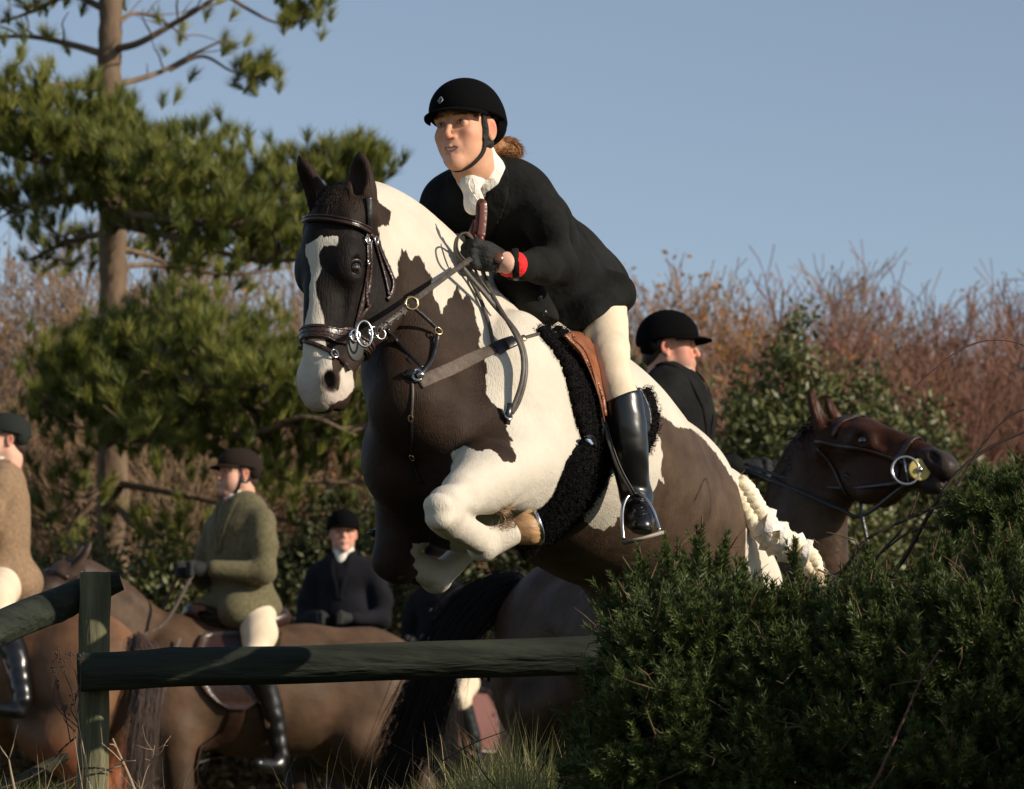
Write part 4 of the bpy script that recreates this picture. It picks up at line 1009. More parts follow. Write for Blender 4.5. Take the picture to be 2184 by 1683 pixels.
# leather loop of the whip above the hand
mb = MB(); pts = catmull([P(1016, 500, 8.72), P(1022, 470, 8.72), P(1023, 440, 8.72), P(1026, 432, 8.715), P(1030, 434, 8.71), P(1031, 450, 8.71), P(1029, 480, 8.71), P(1026, 505, 8.71)], 5)
whip = empty('riding_whip', P(1020, 505, 8.72)); tag(whip, 'brown leather loop of the riding whip standing up out of the gloved hand', 'riding whip')
mb.ribbon(pts, np.tile(nrm(A(.3, -1, 0)), (len(pts), 1)), .020, .0022); mb.build('loop', mat('red_brown_leather', (.12, .035, .018), .3, .5, bump=(60, .2)), whip)
mb = MB(); mb.tube([P(1012, 515, 8.73), P(1006, 495, 8.74), P(1014, 470, 8.74)], [.008, .008, .006], 8); mb.tube([P(1024, 500, 8.712), P(1026, 520, 8.715)], .010, 8); mb.build('shaft', mat('whip_red', (.10, .02, .012), .4), whip)

# breeches
B = Sdf()
B.ell(S(1240, 655), A(.08, .12, .07), RB, .05)
B.spline([P(1286, 650, 9.30), P(1290, 705, 9.20), P(1301, 770, 9.07), P(1316, 830, 9.00), P(1325, 862, 9.01)], [.060, .059, .047, .040, .038], 3, k=.02)
B.chain([S(1252, 660) - L_ * .10, S(1230, 760) - L_ * .27, S(1225, 860) - L_ * .31], [.09, .07, .05], .04)
B.warp = fold(.0024, 50, 2.0, A(.3, .2, 1)); V, Q = B.build(.005); br = mesh_obj('breeches', V, Q, M_cream, rider)
def seam(pts, par, sdf, m, r=.0008, off=.0, y0=7.8):
    X, ok = sdf.cast(catmull(np.array(pts, float), 8), off, y0); X = X[ok]
    for _ in range(2): X[1:-1] = (X[:-2] + X[1:-1] * 2 + X[2:]) / 4
    mb = MB(); mb.tube(X, r, 5); return mb.build('seam', m, par)
M_seam = mat('seam_shade', (.50, .41, .30), .8)
def boot(c, r, par, sole, foot, k=.02):
    b = Sdf(); b.spline(c, r, 3, k=k)
    for a in foot: b.cone(*a)
    return b
BT = Sdf()
BT.spline([P(1325, 840, 9.00), P(1333, 890, 9.0), P(1339, 940, 9.0), P(1346, 1000, 9.02), P(1353, 1040, 9.04), P(1358, 1064, 9.05)], [.046, .0475, .046, .0405, .035, .034], 4, k=.015)
BT.chain([P(1358, 1064, 9.05), P(1362, 1095, 9.02), P(1369, 1124, 8.96)], [.034, .034, .030], .02)
BT.ell(P(1363, 1108, 9.02), A(.038, .06, .028), None, .02)
BT.ell(P(1352, 1052, 9.02), A(.034, .03, .012), rot_about(np.eye(3), A(0, 1, 0), .3), .015)
BT.plane(P(1325, 847, 9.0), nrm(P(1325, 800, 9.0) - P(1333, 900, 9.0) + A(-.035, 0, 0)), .003)
BT.plane(P(1366, 1146, 9.0), nrm(A(-.12, -.2, -1)), .004)
BT.warp = fold(.0009, 70, 3.0, A(.2, .1, 1)); V, Q = BT.build(.0038)
bt = mesh_obj('riding_boot', V, Q, M_boot, rider)
mb = MB(); X, ok = BT.cast(catmull([(1290, 862), (1305, 857), (1325, 846), (1345, 830), (1352, 822)], 5), .001, 7.8)
for k in range(5): 
    X, ok = BT.cast([(1350 + k * 3, 1072 + k * 7), (1374 + k * 2, 1066 + k * 7)], .001, 7.8); mb.tube(X, .0016, 5)
mb.build('laces', M_black, bt)
BT2 = Sdf(); BT2.spline([S(1225, 850) - L_ * .31, S(1235, 950) - L_ * .33, S(1250, 1060) - L_ * .33], [.05, .048, .036], 4, k=.02); BT2.spline([S(1250, 1060) - L_ * .33, P(900, 1125, 9.35), P(845, 1136, 9.28), P(795, 1137, 9.22)], [.036, .032, .028, .018], 3, k=.02, sq=(A(0, 0, 1.), .55)); V, Q = BT2.build(.009); mesh_obj('riding_boot', V, Q, M_boot, rider)
# stirrup
mb = MB()
arch = catmull([P(1330, 1152, 8.93), P(1327, 1120, 8.94), P(1328, 1085, 8.96), P(1338, 1060, 8.98), P(1355, 1052, 8.99), P(1374, 1060, 8.98), P(1391, 1085, 8.97), P(1401, 1112, 8.96), P(1407, 1132, 8.95)], 5)
mb.tube(arch, .0052, 8)
si = mb.build('stirrup_iron', M_steel, saddle)
mb = MB(); mb.ribbon([P(1330, 1155, 8.93), P(1368, 1146, 8.92), P(1409, 1133, 8.95)], np.tile(A(0, 0, -1.), (3, 1)), .045, .008); mb.build('tread', mat('stirrup_tread', (.28, .25, .2), .6), si)
mb = MB(); c = catmull([P(1288, 900, 8.98), P(1300, 945, 8.97), P(1320, 1000, 8.97), P(1350, 1054, 8.98)], 5); mb.ribbon(c, np.tile(nrm(A(.2, -1, 0)), (len(c), 1)), .013, .004); mb.ribbon(c + A(.006, -.004, .0), np.tile(nrm(A(.2, -1, 0)), (len(c), 1)), .003, .002); mb.build('stirrup_leather', M_rein, saddle)
# braided tail with white ribbon
TL = catmull([P(1572, 1030, 9.95), P(1590, 1062, 9.96), P(1615, 1105, 9.97), P(1650, 1145, 9.98), P(1690, 1170, 9.99), P(1722, 1192, 9.99), P(1740, 1222, 9.99)], 12)
m_ = len(TL); tt = np.linspace(0, 1, m_); T_ = np.gradient(TL, axis=0); T_ /= np.linalg.norm(T_, axis=1, keepdims=True); Sd = np.cross(T_, A(0, -1, 0)); Sd /= np.linalg.norm(Sd, axis=1, keepdims=True)
M_tail = mat('blond_tail_hair', (.88, .76, .54), .5, .3, noise=(45, .22), stretch=(1, 1, 1), bump=(300, .25))
mb = MB(); env = np.interp(tt, [0, .15, .6, .9, 1], [.020, .026, .027, .021, .015])
for k in range(3):
    ph = tt * 2 * math.pi * 6.5 + k * 2 * math.pi / 3; c = TL + Sd * (env * np.sin(ph))[:, None] + A(0, -1, 0) * (env * .55 * np.sin(2 * ph))[:, None]
    mb.tube(c, env * .72, 9)
n = 1500; i = RNG.integers(0, m_, n); D = T_[i] * .7 + RNG.normal(size=(n, 3)) * .5; D /= np.linalg.norm(D, axis=1, keepdims=True)
P0 = TL[i] + RNG.normal(size=(n, 3)) * .014; mb.hairs(P0, D, RNG.uniform(.012, .030, n), .0011)
n = 500; D = nrm(T_[-1]) + RNG.normal(size=(n, 3)) * .3; mb.hairs(TL[-1] + RNG.normal(size=(n, 3)) * .009, D, RNG.uniform(.02, .045, n), .0018)
tail = mb.build('braided_tail', M_tail, horse)
mb = MB()
def wrap(t0, t1, w):
    i0 = int(t0 * (m_ - 1)); i1 = int(t1 * (m_ - 1)); a = TL[i0] + Sd[i0] * (env[i0] * 1.85) + A(0, -.004, 0); b = TL[i1] - Sd[i1] * (env[i1] * 1.9) + A(0, -.004, 0); mid = (a + b) / 2 + A(0, -env[i0] * 1.75, 0)
    c = catmull([a, mid, b], 6); N = c - (TL[i0] + TL[i1]) / 2; mb.ribbon(c, N, w, .002)
for t in (.42, .56, .82): wrap(t + .09, t - .07, .026)
for t in (.45, .60): wrap(t - .06, t + .10, .022)
mb.build('white_ribbon', M_stock, tail)
# ================================================================ the other horses and riders
def frame(fx, fy):
    f = nrm(A(fx, fy, 0)); l = A(-f[1], f[0], 0); return np.stack([f, l, A(0, 0, 1.)])
def coat_mat(name, rough=.58):
    return mat(name, (.1, .07, .05), rough, .2, attr='col', noise=(6, .38), bump=(9, .7))
M_coats = coat_mat('horse_coat')
def bg_horse(label, O, R, s=1.0, body=(.14, .09, .065), leg=None, headcol=None, neck=None, hD=(.55, 0, -.83), hN=(.8, 0, .5), poll=(.98, 0, 1.86), vox=.014, face_only=False, mouth=0.0, stance=0.0, feet=(0, 0, 0, 0), group=None, earD=None):
    g = Sdf(); leg = leg or body; headcol = headcol or body
    def w(x, y, z): return np.asarray(O, float) + s * (A(x, y, z) @ R)
    def e(c, r, k=.07, tilt=0.0): g.ell(w(*c), A(*r) * s, rot_about(R, R[1], tilt) if tilt else R, k * s)
    Rl = R[1]
    e((0, 0, 1.20), (.62, .275, .315)); e((-.18, 0, 1.20), (.5, .28, .30)); e((.42, 0, 1.20), (.28, .22, .30)); e((.55, 0, 1.12), (.16, .18, .20))
    g.chain([w(.38, 0, 1.44), w(.10, 0, 1.40), w(-.30, 0, 1.40), w(-.58, 0, 1.40)], [.12 * s, .11 * s, .11 * s, .12 * s], .1)
    e((-.60, 0, 1.23), (.33, .25, .29)); 
    for q in (-1, 1):
        e((.40, .14 * q, 1.18), (.15, .09, .27), .08, .25); e((-.62, .13 * q, 1.08), (.25, .14, .32), .07); e((-.40, .16 * q, 1.28), (.12, .09, .12))
    dx = feet
    for i, q in enumerate((-1, 1)):
        f = dx[i]; a = w(.44 + f * .3, .15 * q, 1.0); b = w(.44 + f * .8, .14 * q, .56); c = w(.43 + f, .14 * q, .24); d = w(.49 + f, .14 * q, .10)
        g.chain([a, b], [.105 * s, .055 * s], .06); g.ell(b, A(.06, .055, .065) * s, R, .02); g.chain([b, c, d], [.05 * s, .036 * s, .034 * s], .02); g.ell(c, A(.048, .042, .045) * s, R, .02); g.cone(d, w(.51 + f, .14 * q, .02), .042 * s, .06 * s, .01)
        f = dx[i + 2]; a = w(-.60 + f * .2, .15 * q, .92); b = w(-.84 + f * .7, .13 * q, .56); c = w(-.80 + f, .13 * q, .24); d = w(-.74 + f, .13 * q, .10)
        g.chain([w(-.48 + f * .2, .15 * q, .96), a, b], [.12 * s, .13 * s, .058 * s], .06); g.ell(b, A(.06, .045, .07) * s, R, .02); g.chain([b, c, d], [.048 * s, .038 * s, .034 * s], .02); g.ell(c, A(.048, .042, .045) * s, R, .02); g.cone(d, w(-.72 + f, .13 * q, .02), .042 * s, .06 * s, .01)
    nk = neck or [(.46, 0, 1.22), (.60, 0, 1.36), (.74, 0, 1.54), (.88, 0, 1.72)]
    g.spline([w(*p) for p in nk] , [.25 * s, .20 * s, .155 * s, .11 * s], 3, k=.05, sq=(Rl, .62))
    po = w(*poll); D = np.array(hD) @ R; N = np.array(hN) @ R
    g.spline([w(.20, 0, 1.46), w(nk[1][0] - .14, nk[1][1], nk[1][2] + .16), w(nk[2][0] - .10, nk[2][1], nk[2][2] + .13), w(nk[3][0] - .05, nk[3][1], nk[3][2] + .08)], [.09 * s, .06 * s, .05 * s, .04 * s], 3, k=.05)
    h_, HR_ = horse_head(g, po, D, N, s * 1.05, .02, mouth=mouth, ear_dirs=earD)
    g.cone(h_(.06, -.13), w(*nk[3]), .085 * s, .11 * s, .06, sq=(Rl, .75)); g.cone(h_(.15, -.19), w(*nk[2]), .06 * s, .11 * s, .05, sq=(Rl, .75))
    V, Q = g.build(vox)
    loc = (V - np.asarray(O)) @ R.T / s
    C = np.tile(A(*body), (len(V), 1))
    def mix(wt, col):
        nonlocal C
        wt = np.clip(wt, 0, 1)[:, None]; C = C * (1 - wt) + wt * A(*col)
    mix((.95 - loc[:, 2]) / .18, leg); hl = (V - po) @ HR_.T
    mix((hl[:, 0] > -.18) * (np.abs(hl[:, 2]) < .2) * (hl[:, 1] > -.30) * (hl[:, 0] < .8) * 1.0 * np.clip((hl[:, 1] + .34) * 8, 0, 1), headcol)
    mix(np.clip((hl[:, 0] - .40) / .1, 0, 1) * (np.abs(hl[:, 2]) < .15) * (hl[:, 1] > -.25) * (hl[:, 0] < .8), (.03, .022, .02))
    mix(loc[:, 2] < .075, (.05, .04, .03))
    o = mesh_obj('horse', V, Q, M_coats, None, True, {'col': C}); tag(o, label, 'horse', group)
    eyes(h_, o, s * 1.05)
    return o, g, w, h_, HR_
def hair_tail(name, pts, par, spread, n=500, m=None, w=.004, seg=9, droop=.0):
    """a tail of many long ribbons following the path"""
    p = catmull(np.array(pts), seg); L = len(p); T = np.gradient(p, axis=0); T /= np.linalg.norm(T, axis=1, keepdims=True); mb = MB()
    for i in range(n):
        o = RNG.normal(size=3); o2 = RNG.normal(size=3); e = RNG.uniform(.6, 1.0); k = int(L * e); t = np.linspace(0, 1, k)
        sp = np.interp(t, [0, .2, .7, 1], [.25, .7, 1, 1.3]) * spread
        c = p[:k] + sp[:, None] * (o * (1 - t[:, None] * .4) + o2 * t[:, None] * .6 + .25 * np.sin(6 * t[:, None] + o2 * 3))
        side = np.cross(T[:k], A(0.2, -1, .1)); wd = w * (1 - t * .8)[:, None]
        V = np.stack([c - side * wd, c + side * wd], 1).reshape(-1, 3); j = np.arange(k - 1) * 2; mb.add(V, np.stack([j, j + 1, j + 3, j + 2], 1))
    return mb.build(name, m or M_blackhair, par)
def bg_rider(label, hip, R, s, coatm, male=True, hat='hat', hatm=None, head_R=None, lean=.04, tie=None, strap=False, arms=((.30, .06, .14), (.30, .06, .14)), legs=True, vox=.009, breech=None, hb=False, skin=(.56, .31, .22), ruddy=.6, head_off=(.0, 0, 0), torso_w=1.0, shirt=True, knee=(.36, .27, -.20), foot=(.16, .31, -.64), group=None, hairm=None):
    def w(x, y, z): return np.asarray(hip, float) + s * (A(x, y, z) @ R)
    HRr = R if head_R is None else head_R; ho = w(lean + .03 + head_off[0], head_off[1], .665 + head_off[2])
    sk = Sdf(); h_ = human_head(sk, ho, HRr, .95 * s, male=male, heavy=.006 if male else 0)
    sk.chain([h_(-.02, 0, -.045), h_(-.03, 0, -.10), w(lean, 0, .50)], [.055, .055, .065], .03)
    V1, Q1 = sk.build(.004); C1 = face_colours(V1, ho, HRr, .95 * s, base=skin, male=male, ruddy=ruddy)
    bs = Sdf(); bs.chain([w(lean, 0, .50), w(lean * .8, 0, .3), w(0, 0, 0)], [.05, .09, .10], .04)
    for q, a in ((1, arms[0]), (-1, arms[1])):
        bs.chain([w(lean, .17 * q, .43), w(.05, .23 * q, .16), w(a[0] - .03, a[1] * q, a[2])], [.04, .03, .022], .02)
        if legs: bs.chain([w(0, .09 * q, -.02), w(knee[0], knee[1] * q, knee[2]), w(foot[0], foot[1] * q, foot[2])], [.06, .04, .03], .02)
    V2, Q2 = bs.build(.014)
    o = mesh_obj('person', np.vstack([V1, V2]), np.concatenate([Q1, Q2 + len(V1)]), M_skin, None, True, {'col': np.vstack([C1, np.tile(A(*skin), (len(V2), 1))])})
    tag(o, label, 'person', group); head_bits(h_, o, .95 * s)
    hatm = hatm or M_helmet
    ht, hs = helmet_on(h_, HRr, o, .95 * s, cut=.034, back=.02, vox=.005, button=hb, m=hatm, name='riding_hat', r=(.124, .100, .105) if hat == 'hat' else (.122, .098, .088), brim=.056 if hat == 'hat' else .04)
    if strap:
        for pts in ([h_(.014, .075, .04), h_(.012, .072, -.045), h_(.035, .042, -.105), h_(.048, 0, -.124), h_(.036, -.042, -.105), h_(.012, -.072, -.045), h_(.014, -.075, .04)], [h_(-.07, .066, -.01), h_(-.02, .066, -.05), h_(.014, .066, -.055)]):
            X = sk.snap(catmull(np.array(pts), 6), .004, 6); mb = MB(); mb.ribbon(X, sk.grad(X), .013, .004); mb.build('chin_strap', M_black, ht)
    hr = Sdf(); hr.ell(h_(-.04, 0, .015), A(.072, .079, .068) * .95 * s, HRr, .02); hr.ell(h_(-.07, 0, -.03), A(.045, .06, .05) * .95 * s, HRr, .02); V, Q = hr.build(.006); mesh_obj('hair', V, Q, hairm or mat('dark_hair', (.04, .025, .018), .6), o)
    c = Sdf(); sqx = (R[0], .72)
    c.chain([w(lean, 0, .49), w(lean, 0, .40), w(lean * .8, 0, .22), w(0, 0, .06)], [.075 * s, .15 * s * torso_w, .155 * s * torso_w, .15 * s * torso_w], .06, sq=sqx)
    c.cone(w(lean, -.11, .43), w(lean, .11, .43), .085 * s, .085 * s, .06, sq=(R[0], .85))
    c.ell(w(-.02, 0, -.02), A(.17, .20, .13) * s, R, .06)
    c.ell(w(.08, .12, -.04), A(.14, .11, .10) * s, R, .05); c.ell(w(.08, -.12, -.04), A(.14, .11, .10) * s, R, .05)
    for q, a in ((1, arms[0]), (-1, arms[1])):
        c.chain([w(lean, .175 * q, .42), w(.04, .225 * q, .28), w(.06, .24 * q, .15)], [.072 * s, .062 * s, .055 * s], .03)
        c.chain([w(.06, .24 * q, .15), w(a[0] - .09, a[1] * q + .05 * q, a[2] + .01)], [.054 * s, .040 * s], .03)
    c.warp = fold(.0055, 24, RNG.uniform(0, 6), A(.2, .3, .9)); V, Q = c.build(vox); co = mesh_obj('riding_coat', V, Q, coatm, o)
    for q in (-1, 1):
        pts = [w(lean - .03, .055 * q, .56), w(lean + .04, .055 * q, .52), w(lean + .08, .045 * q, .44), w(lean + .11, .02 * q, .34), w(lean + .12, .008 * q, .26)]
        X = c.snap(catmull(np.array(pts), 5), .004, 8); mb = MB(); mb.ribbon(X, c.grad(X), np.linspace(.04, .02, len(X)) * 1.2, .0035); mb.build('lapel', coatm, co)
    for q, a in ((1, arms[0]), (-1, arms[1])):
        gl = Sdf(); p = w(a[0] - .02, a[1] * q, a[2] + .005); gl.cone(w(a[0] - .09, a[1] * q + .04 * q, a[2] + .01), p, .030, .032, .01); gl.ell(p, A(.042, .030, .038), R, .02)
        for k in range(4):
            z = .026 - .018 * k; kx = w(a[0] + .025, a[1] * q + .006 * q, a[2] + z); gl.chain([p + (kx - p) * .5, kx, kx - R[1] * q * .018 + R[0] * .006, kx - R[1] * q * .03 - R[0] * .016], [.012, .0115, .0105, .0095], .004)
        gl.chain([p + A(0, 0, .028), p + A(0, 0, .034) + R[0] * .03, p + A(0, 0, .03) + R[0] * .05], [.013, .011, .010], .005)
        V, Q = gl.build(.005); mesh_obj('glove', V, Q, M_glove, o)
    if tie == 'stock':
        t = Sdf(); t.cone(w(lean, 0, .50), w(lean + .02, 0, .555), .066, .060, .01); t.cone(w(lean + .07, 0, .51), w(lean + .105, 0, .36), .030, .022, .02, sq=(R[0], .6)); t.ell(w(lean + .075, 0, .50), A(.02, .028, .022), R, .01); t.warp = fold(.003, 80, 1); V, Q = t.build(.006); mesh_obj('stock_tie', V, Q, M_stock, o)
    elif tie is not None:
        t = Sdf(); t.cone(w(lean, 0, .51), w(lean + .02, 0, .56), .068, .061, .01); t.cone(w(lean + .07, .0, .52), w(lean + .10, 0, .42), .04, .02, .02, sq=(R[0], .5)); V, Q = t.build(.006); mesh_obj('shirt_collar', V, Q, M_stock, o)
        t = Sdf(); t.ell(w(lean + .090, 0, .515), A(.014, .018, .018), R, .01); t.cone(w(lean + .095, 0, .50), w(lean + .122, 0, .36), .014, .026, .01, sq=(R[0], .4)); V, Q = t.build(.005); mesh_obj('necktie', V, Q, tie, o)
    if legs:
        b = Sdf(); 
        for q in (-1, 1): b.chain([w(0, .10 * q, -.04), w(knee[0] * .55, knee[1] * .85 * q, knee[2] * .5), w(knee[0], knee[1] * q, knee[2]), w(knee[0] - .03, knee[1] * q, knee[2] - .06)], [.105 * s, .082 * s, .060 * s, .052 * s], .04)
        b.ell(w(0, 0, -.03), A(.15, .18, .10) * s, R, .05); V, Q = b.build(.010); mesh_obj('breeches', V, Q, breech or M_cream, o)
        for q in (-1, 1):
            t = Sdf(); k0 = w(knee[0] - .015, knee[1] * q, knee[2] - .03); f0 = w(foot[0], foot[1] * q, foot[2]); mid = k0 * .6 + f0 * .4 - R[0] * .025
            t.spline([k0, mid, f0], [.060 * s, .056 * s, .038 * s], 4, k=.02); t.chain([f0, w(foot[0] + .02, foot[1] * q, foot[2] - .05), w(foot[0] + .16, foot[1] * q + .02 * q, foot[2] - .045)], [.038 * s, .038 * s, .032 * s], .02)
            t.plane(w(foot[0], 0, foot[2] - .085), A(0, 0, -1), .004); t.plane(k0 + A(0, 0, .02), A(0, 0, 1), .004) ; t.warp = fold(.0016, 50, q); V, Q = t.build(.007); mesh_obj('riding_boot', V, Q, M_boot, o)
    return o, w, h_
def bg_saddle(label, w, s, m, pad=None, g=None, stir=None, group=None):
    sd = empty('saddle', w(.05, 0, 1.5)); tag(sd, label, 'saddle', group)
    t = Sdf(); t.spline([w(.30, 0, 1.60), w(.18, 0, 1.55), w(0, 0, 1.53), w(-.15, 0, 1.58)], [.04, .06, .07, .05], 4, k=.03, sq=(w(0, 1, 0) - w(0, 0, 0), 1.8)); V, Q = t.build(.012); mesh_obj('seat', V, Q, m, sd)
    for q in (-1, 1):
        rows = []
        for u in np.linspace(0, 1, 12):
            xs = np.linspace(-.12 + .10 * u + .10 * u ** 6, .26 + .07 * math.sin(u * 3) - .10 * u ** 6, 9); rows.append([w(x, .22 * q + .08 * q * math.sin(u * 1.6), 1.54 - .44 * u) for x in xs])
        G_ = np.array(rows).reshape(-1, 3); X = g.snap(G_, .022, 8); N = g.grad(X); ii = np.arange(12 * 9).reshape(12, 9); Q = np.stack([ii[:-1, :-1], ii[:-1, 1:], ii[1:, 1:], ii[1:, :-1]], -1).reshape(-1, 4); n = len(X)
        rim = np.concatenate([ii[0], ii[1:, -1], ii[-1, ::-1][1:], ii[1:-1, 0][::-1]]); nx = np.roll(rim, -1); S_ = np.stack([rim, nx, nx + n, rim + n], 1)
        mesh_obj('saddle_flap', np.vstack([X + N * .006, X - N * .012]), np.concatenate([Q, Q[:, ::-1] + n, S_]), m, sd)
    mb = MB(); X = g.snap(np.array([w(.14, .42 * math.sin(a), 1.12 - .42 * math.cos(a)) for a in np.linspace(-1.7, 1.7, 24)]), .006, 10); mb.ribbon(X, g.grad(X), .08, .008); mb.build('girth', m, sd)
    if stir:
        for q in (-1, 1):
            f = stir(q); mb = MB(); mb.ribbon([w(.14, .27 * q, 1.40), f + A(0, 0, .14)], np.tile(nrm(w(0, q, 0) - w(0, 0, 0)), (2, 1)), .025, .004); mb.build('stirrup_leather', m, sd)
            mb = MB(); mb.ring(f + A(0, 0, .055), nrm(w(1, 0, 0) - w(0, 0, 0)), .065, .006, 20, 6, asp=.85); mb.build('stirrup_iron', M_steel, sd)
    return sd
def bg_bridle(label, g, h_, s, noseb=True, group=None, m=None, ring=True):
    br_ = empty('bridle', h_(0, 0, 0)); tag(br_, label, 'bridle', group); m = m or M_leather
    def ln(name, pts, wd):
        X = g.snap(catmull(np.array(pts), 7), .004, 10); N = g.grad(X); mb = MB(); mb.ribbon(X, N, wd, .004); return mb.build(name, m, br_)
    ln('browband', [h_(.07, -.10, -.10), h_(.075, .0, -.06), h_(.08, .02, 0), h_(.075, .0, .06), h_(.07, -.10, .10)], .018)
    for q in (-1, 1):
        ln('cheekpiece', [h_(.0, -.13, .075 * q), h_(.12, -.12, .11 * q), h_(.25, -.10, .09 * q), h_(.37, -.09, .07 * q), h_(.42, -.09, .07 * q)], .015)
        if ring:
            mb = MB(); mb.ring(h_(.44, -.085, .068 * q), h_(0, 0, 1) - h_(0, 0, 0), .040, .0045, 24, 6); mb.build('bit_ring', M_steel, br_)
    ln('throat_lash', [h_(.02, -.15, .09), h_(.14, -.24, .08), h_(.20, -.29, .0), h_(.14, -.24, -.08), h_(.02, -.15, -.09)], .012)
    ln('noseband', [h_(.36, -.17, 0.0), h_(.355, -.12, -.09), h_(.35, -.05, -.08), h_(.345, .02, 0), h_(.35, -.05, .08), h_(.355, -.12, .09), h_(.36, -.17, 0)], .024)
    return br_
def rein_line(label, pts, par=None, r=.006, m=None):
    """flat reins as one thing; pts list of lists"""
    e = empty('reins', pts[0][0]); tag(e, label, 'reins')
    for p in pts:
        c = catmull(np.array(p), 8); mb = MB(); mb.ribbon(c, np.tile(nrm(A(.1, -1, .2)), (len(c), 1)), r * 2.4, .004); mb.build('rein', m or M_leather, e)
    return e

# -- right: black-coated rider on the dark bay
R1 = frame(.66, -.75); O1 = A(.62, 13.4, 0)
po = P(1800, 872, 12.72); mz = P(2040, 972, 12.36); dl = (mz - po) @ R1.T; up = nrm(A(.3, -.15, 1)); 
def loc1(p): return (p - O1) @ R1.T
Dl = nrm(dl); Nl = nrm(loc1(po + A(.35, -.25, .9)) - loc1(po))
bay, g1, w1, h1, HR1 = bg_horse('dark bay horse with its head raised, bridled and facing right behind the gorse', O1, R1, 1.0, body=(.055, .033, .020), leg=(.03, .018, .013), headcol=(.036, .013, .006),
    hD=Dl, hN=Nl, poll=tuple(loc1(po)), neck=[(.50, 0, 1.22), tuple(loc1(P(1700, 1230, 12.9))), tuple(loc1(P(1722, 1100, 12.85))), tuple(loc1(P(1745, 985, 12.8)))], vox=.011, mouth=.014, feet=(.1, -.15, .2, -.1),
    earD=[(A(-.28, 0.1, .9) * .17, A(.7, -.6, .1)), (A(-.45, -.1, .85) * .17, A(.8, -.5, .0)), (1.15, 1.15)])
M_coats1 = mat('glossy_bay_coat', (.1, .07, .05), .42, .12, attr='col', noise=(9, .35), bump=(40, .35)); bay.data.materials[0] = M_coats1
mb = MB(); n = 700; i_ = RNG.uniform(0, 1, n); cr = catmull([P(1712, 900, 12.8), P(1690, 960, 12.82), P(1672, 1060, 12.88), P(1650, 1180, 12.95)], 20); b = cr[(i_ * (len(cr) - 1)).astype(int)] + RNG.normal(size=(n, 3)) * .02 + A(.05, 0, 0)
D = A(-.5, -.3, -.6) + RNG.normal(size=(n, 3)) * .3; D /= np.linalg.norm(D, axis=1, keepdims=True); mb.hairs(b, D, RNG.uniform(.04, .08, n), .008); mb.build('plaited_mane', M_blackhair, bay)
hair_tail('tail', [P(1130, 1255, 14.1), P(1080, 1262, 14.0), P(1010, 1300, 13.9), P(950, 1380, 13.85), P(915, 1470, 13.8), P(880, 1560, 13.8), P(845, 1650, 13.8), P(820, 1700, 13.8)], bay, .045, 1700, w=.0026)
hip1 = P(1432, 1096, 13.4); hip1 = A(P(1432, 745, 13.4)[0] - .04, 13.4, 1.64)
RR1 = frame(.90, -.43); HH1 = frame(.985, -.17)
rd1, wr1, hr1 = bg_rider('rider in black coat and velvet hat seen in profile behind the piebald rump', hip1, RR1, 1.02, M_jblack, male=True, head_R=HH1, tie='stock', hb=True, vox=.008, torso_w=1.28, skin=(.60, .30, .21), ruddy=1.1, lean=.05, head_off=(-.04, 0, -.015),
    arms=((.42, .05, .16), (.42, .05, .16)))
bg_saddle('brown saddle under the black-coated rider on the bay horse', w1, 1, M_leather, g=g1)
bb = bg_bridle('dark leather bridle with a yellow rubber bit guard on the bay horse', g1, h1, 1.0, ring=False)
sd1 = min((-1, 1), key=lambda q: h1(.4, -.1, .08 * q)[1]); c = h1(.405, -.11, .078 * sd1) + A(0, -.02, 0); dv = nrm(P(1940, 1014, 12.5) - P(1912, 1016, 12.5)); mb = MB(); mb.disc(c + dv * .05 + A(0, -.004, 0), nrm(A(.1, -1, .1)), .040, .008, 26); mb.build('yellow_bit_guard', mat('yellow_rubber', (.55, .42, .12), .6), bb)
mb = MB(); mb.ring(c + A(0, -.012, 0), nrm(A(.1, -1, .1)), .050, .005, 30, 7); mb.build('bit_ring', M_steel, bb)
mb = MB(); mb.tube([c + A(-.005, 0, .05), c + A(.01, 0, -.05)], .003, 6); mb.ball(c + dv * .05 + A(0, -.014, 0), .011, nu=10, nv_=8); mb.build('bit_bar', M_steel, bb)
hn = P(1590, 990, 13.0)
rein_line('pair of black reins from the bay horse\'s bit to its rider\'s hands', [[hn, P(1680, 1020, 12.8), P(1790, 1040, 12.65), c + A(-.03, -.01, -.045)], [hn + A(0, 0, -.02), P(1700, 1045, 12.75), P(1790, 1085, 12.62), P(1840, 1100, 12.6), c + A(0, -.01, -.05)], [P(1800, 1010, 12.6), P(1830, 1040, 12.6), P(1838, 1100, 12.6), P(1855, 1180, 12.6)]], r=.006, m=M_black)

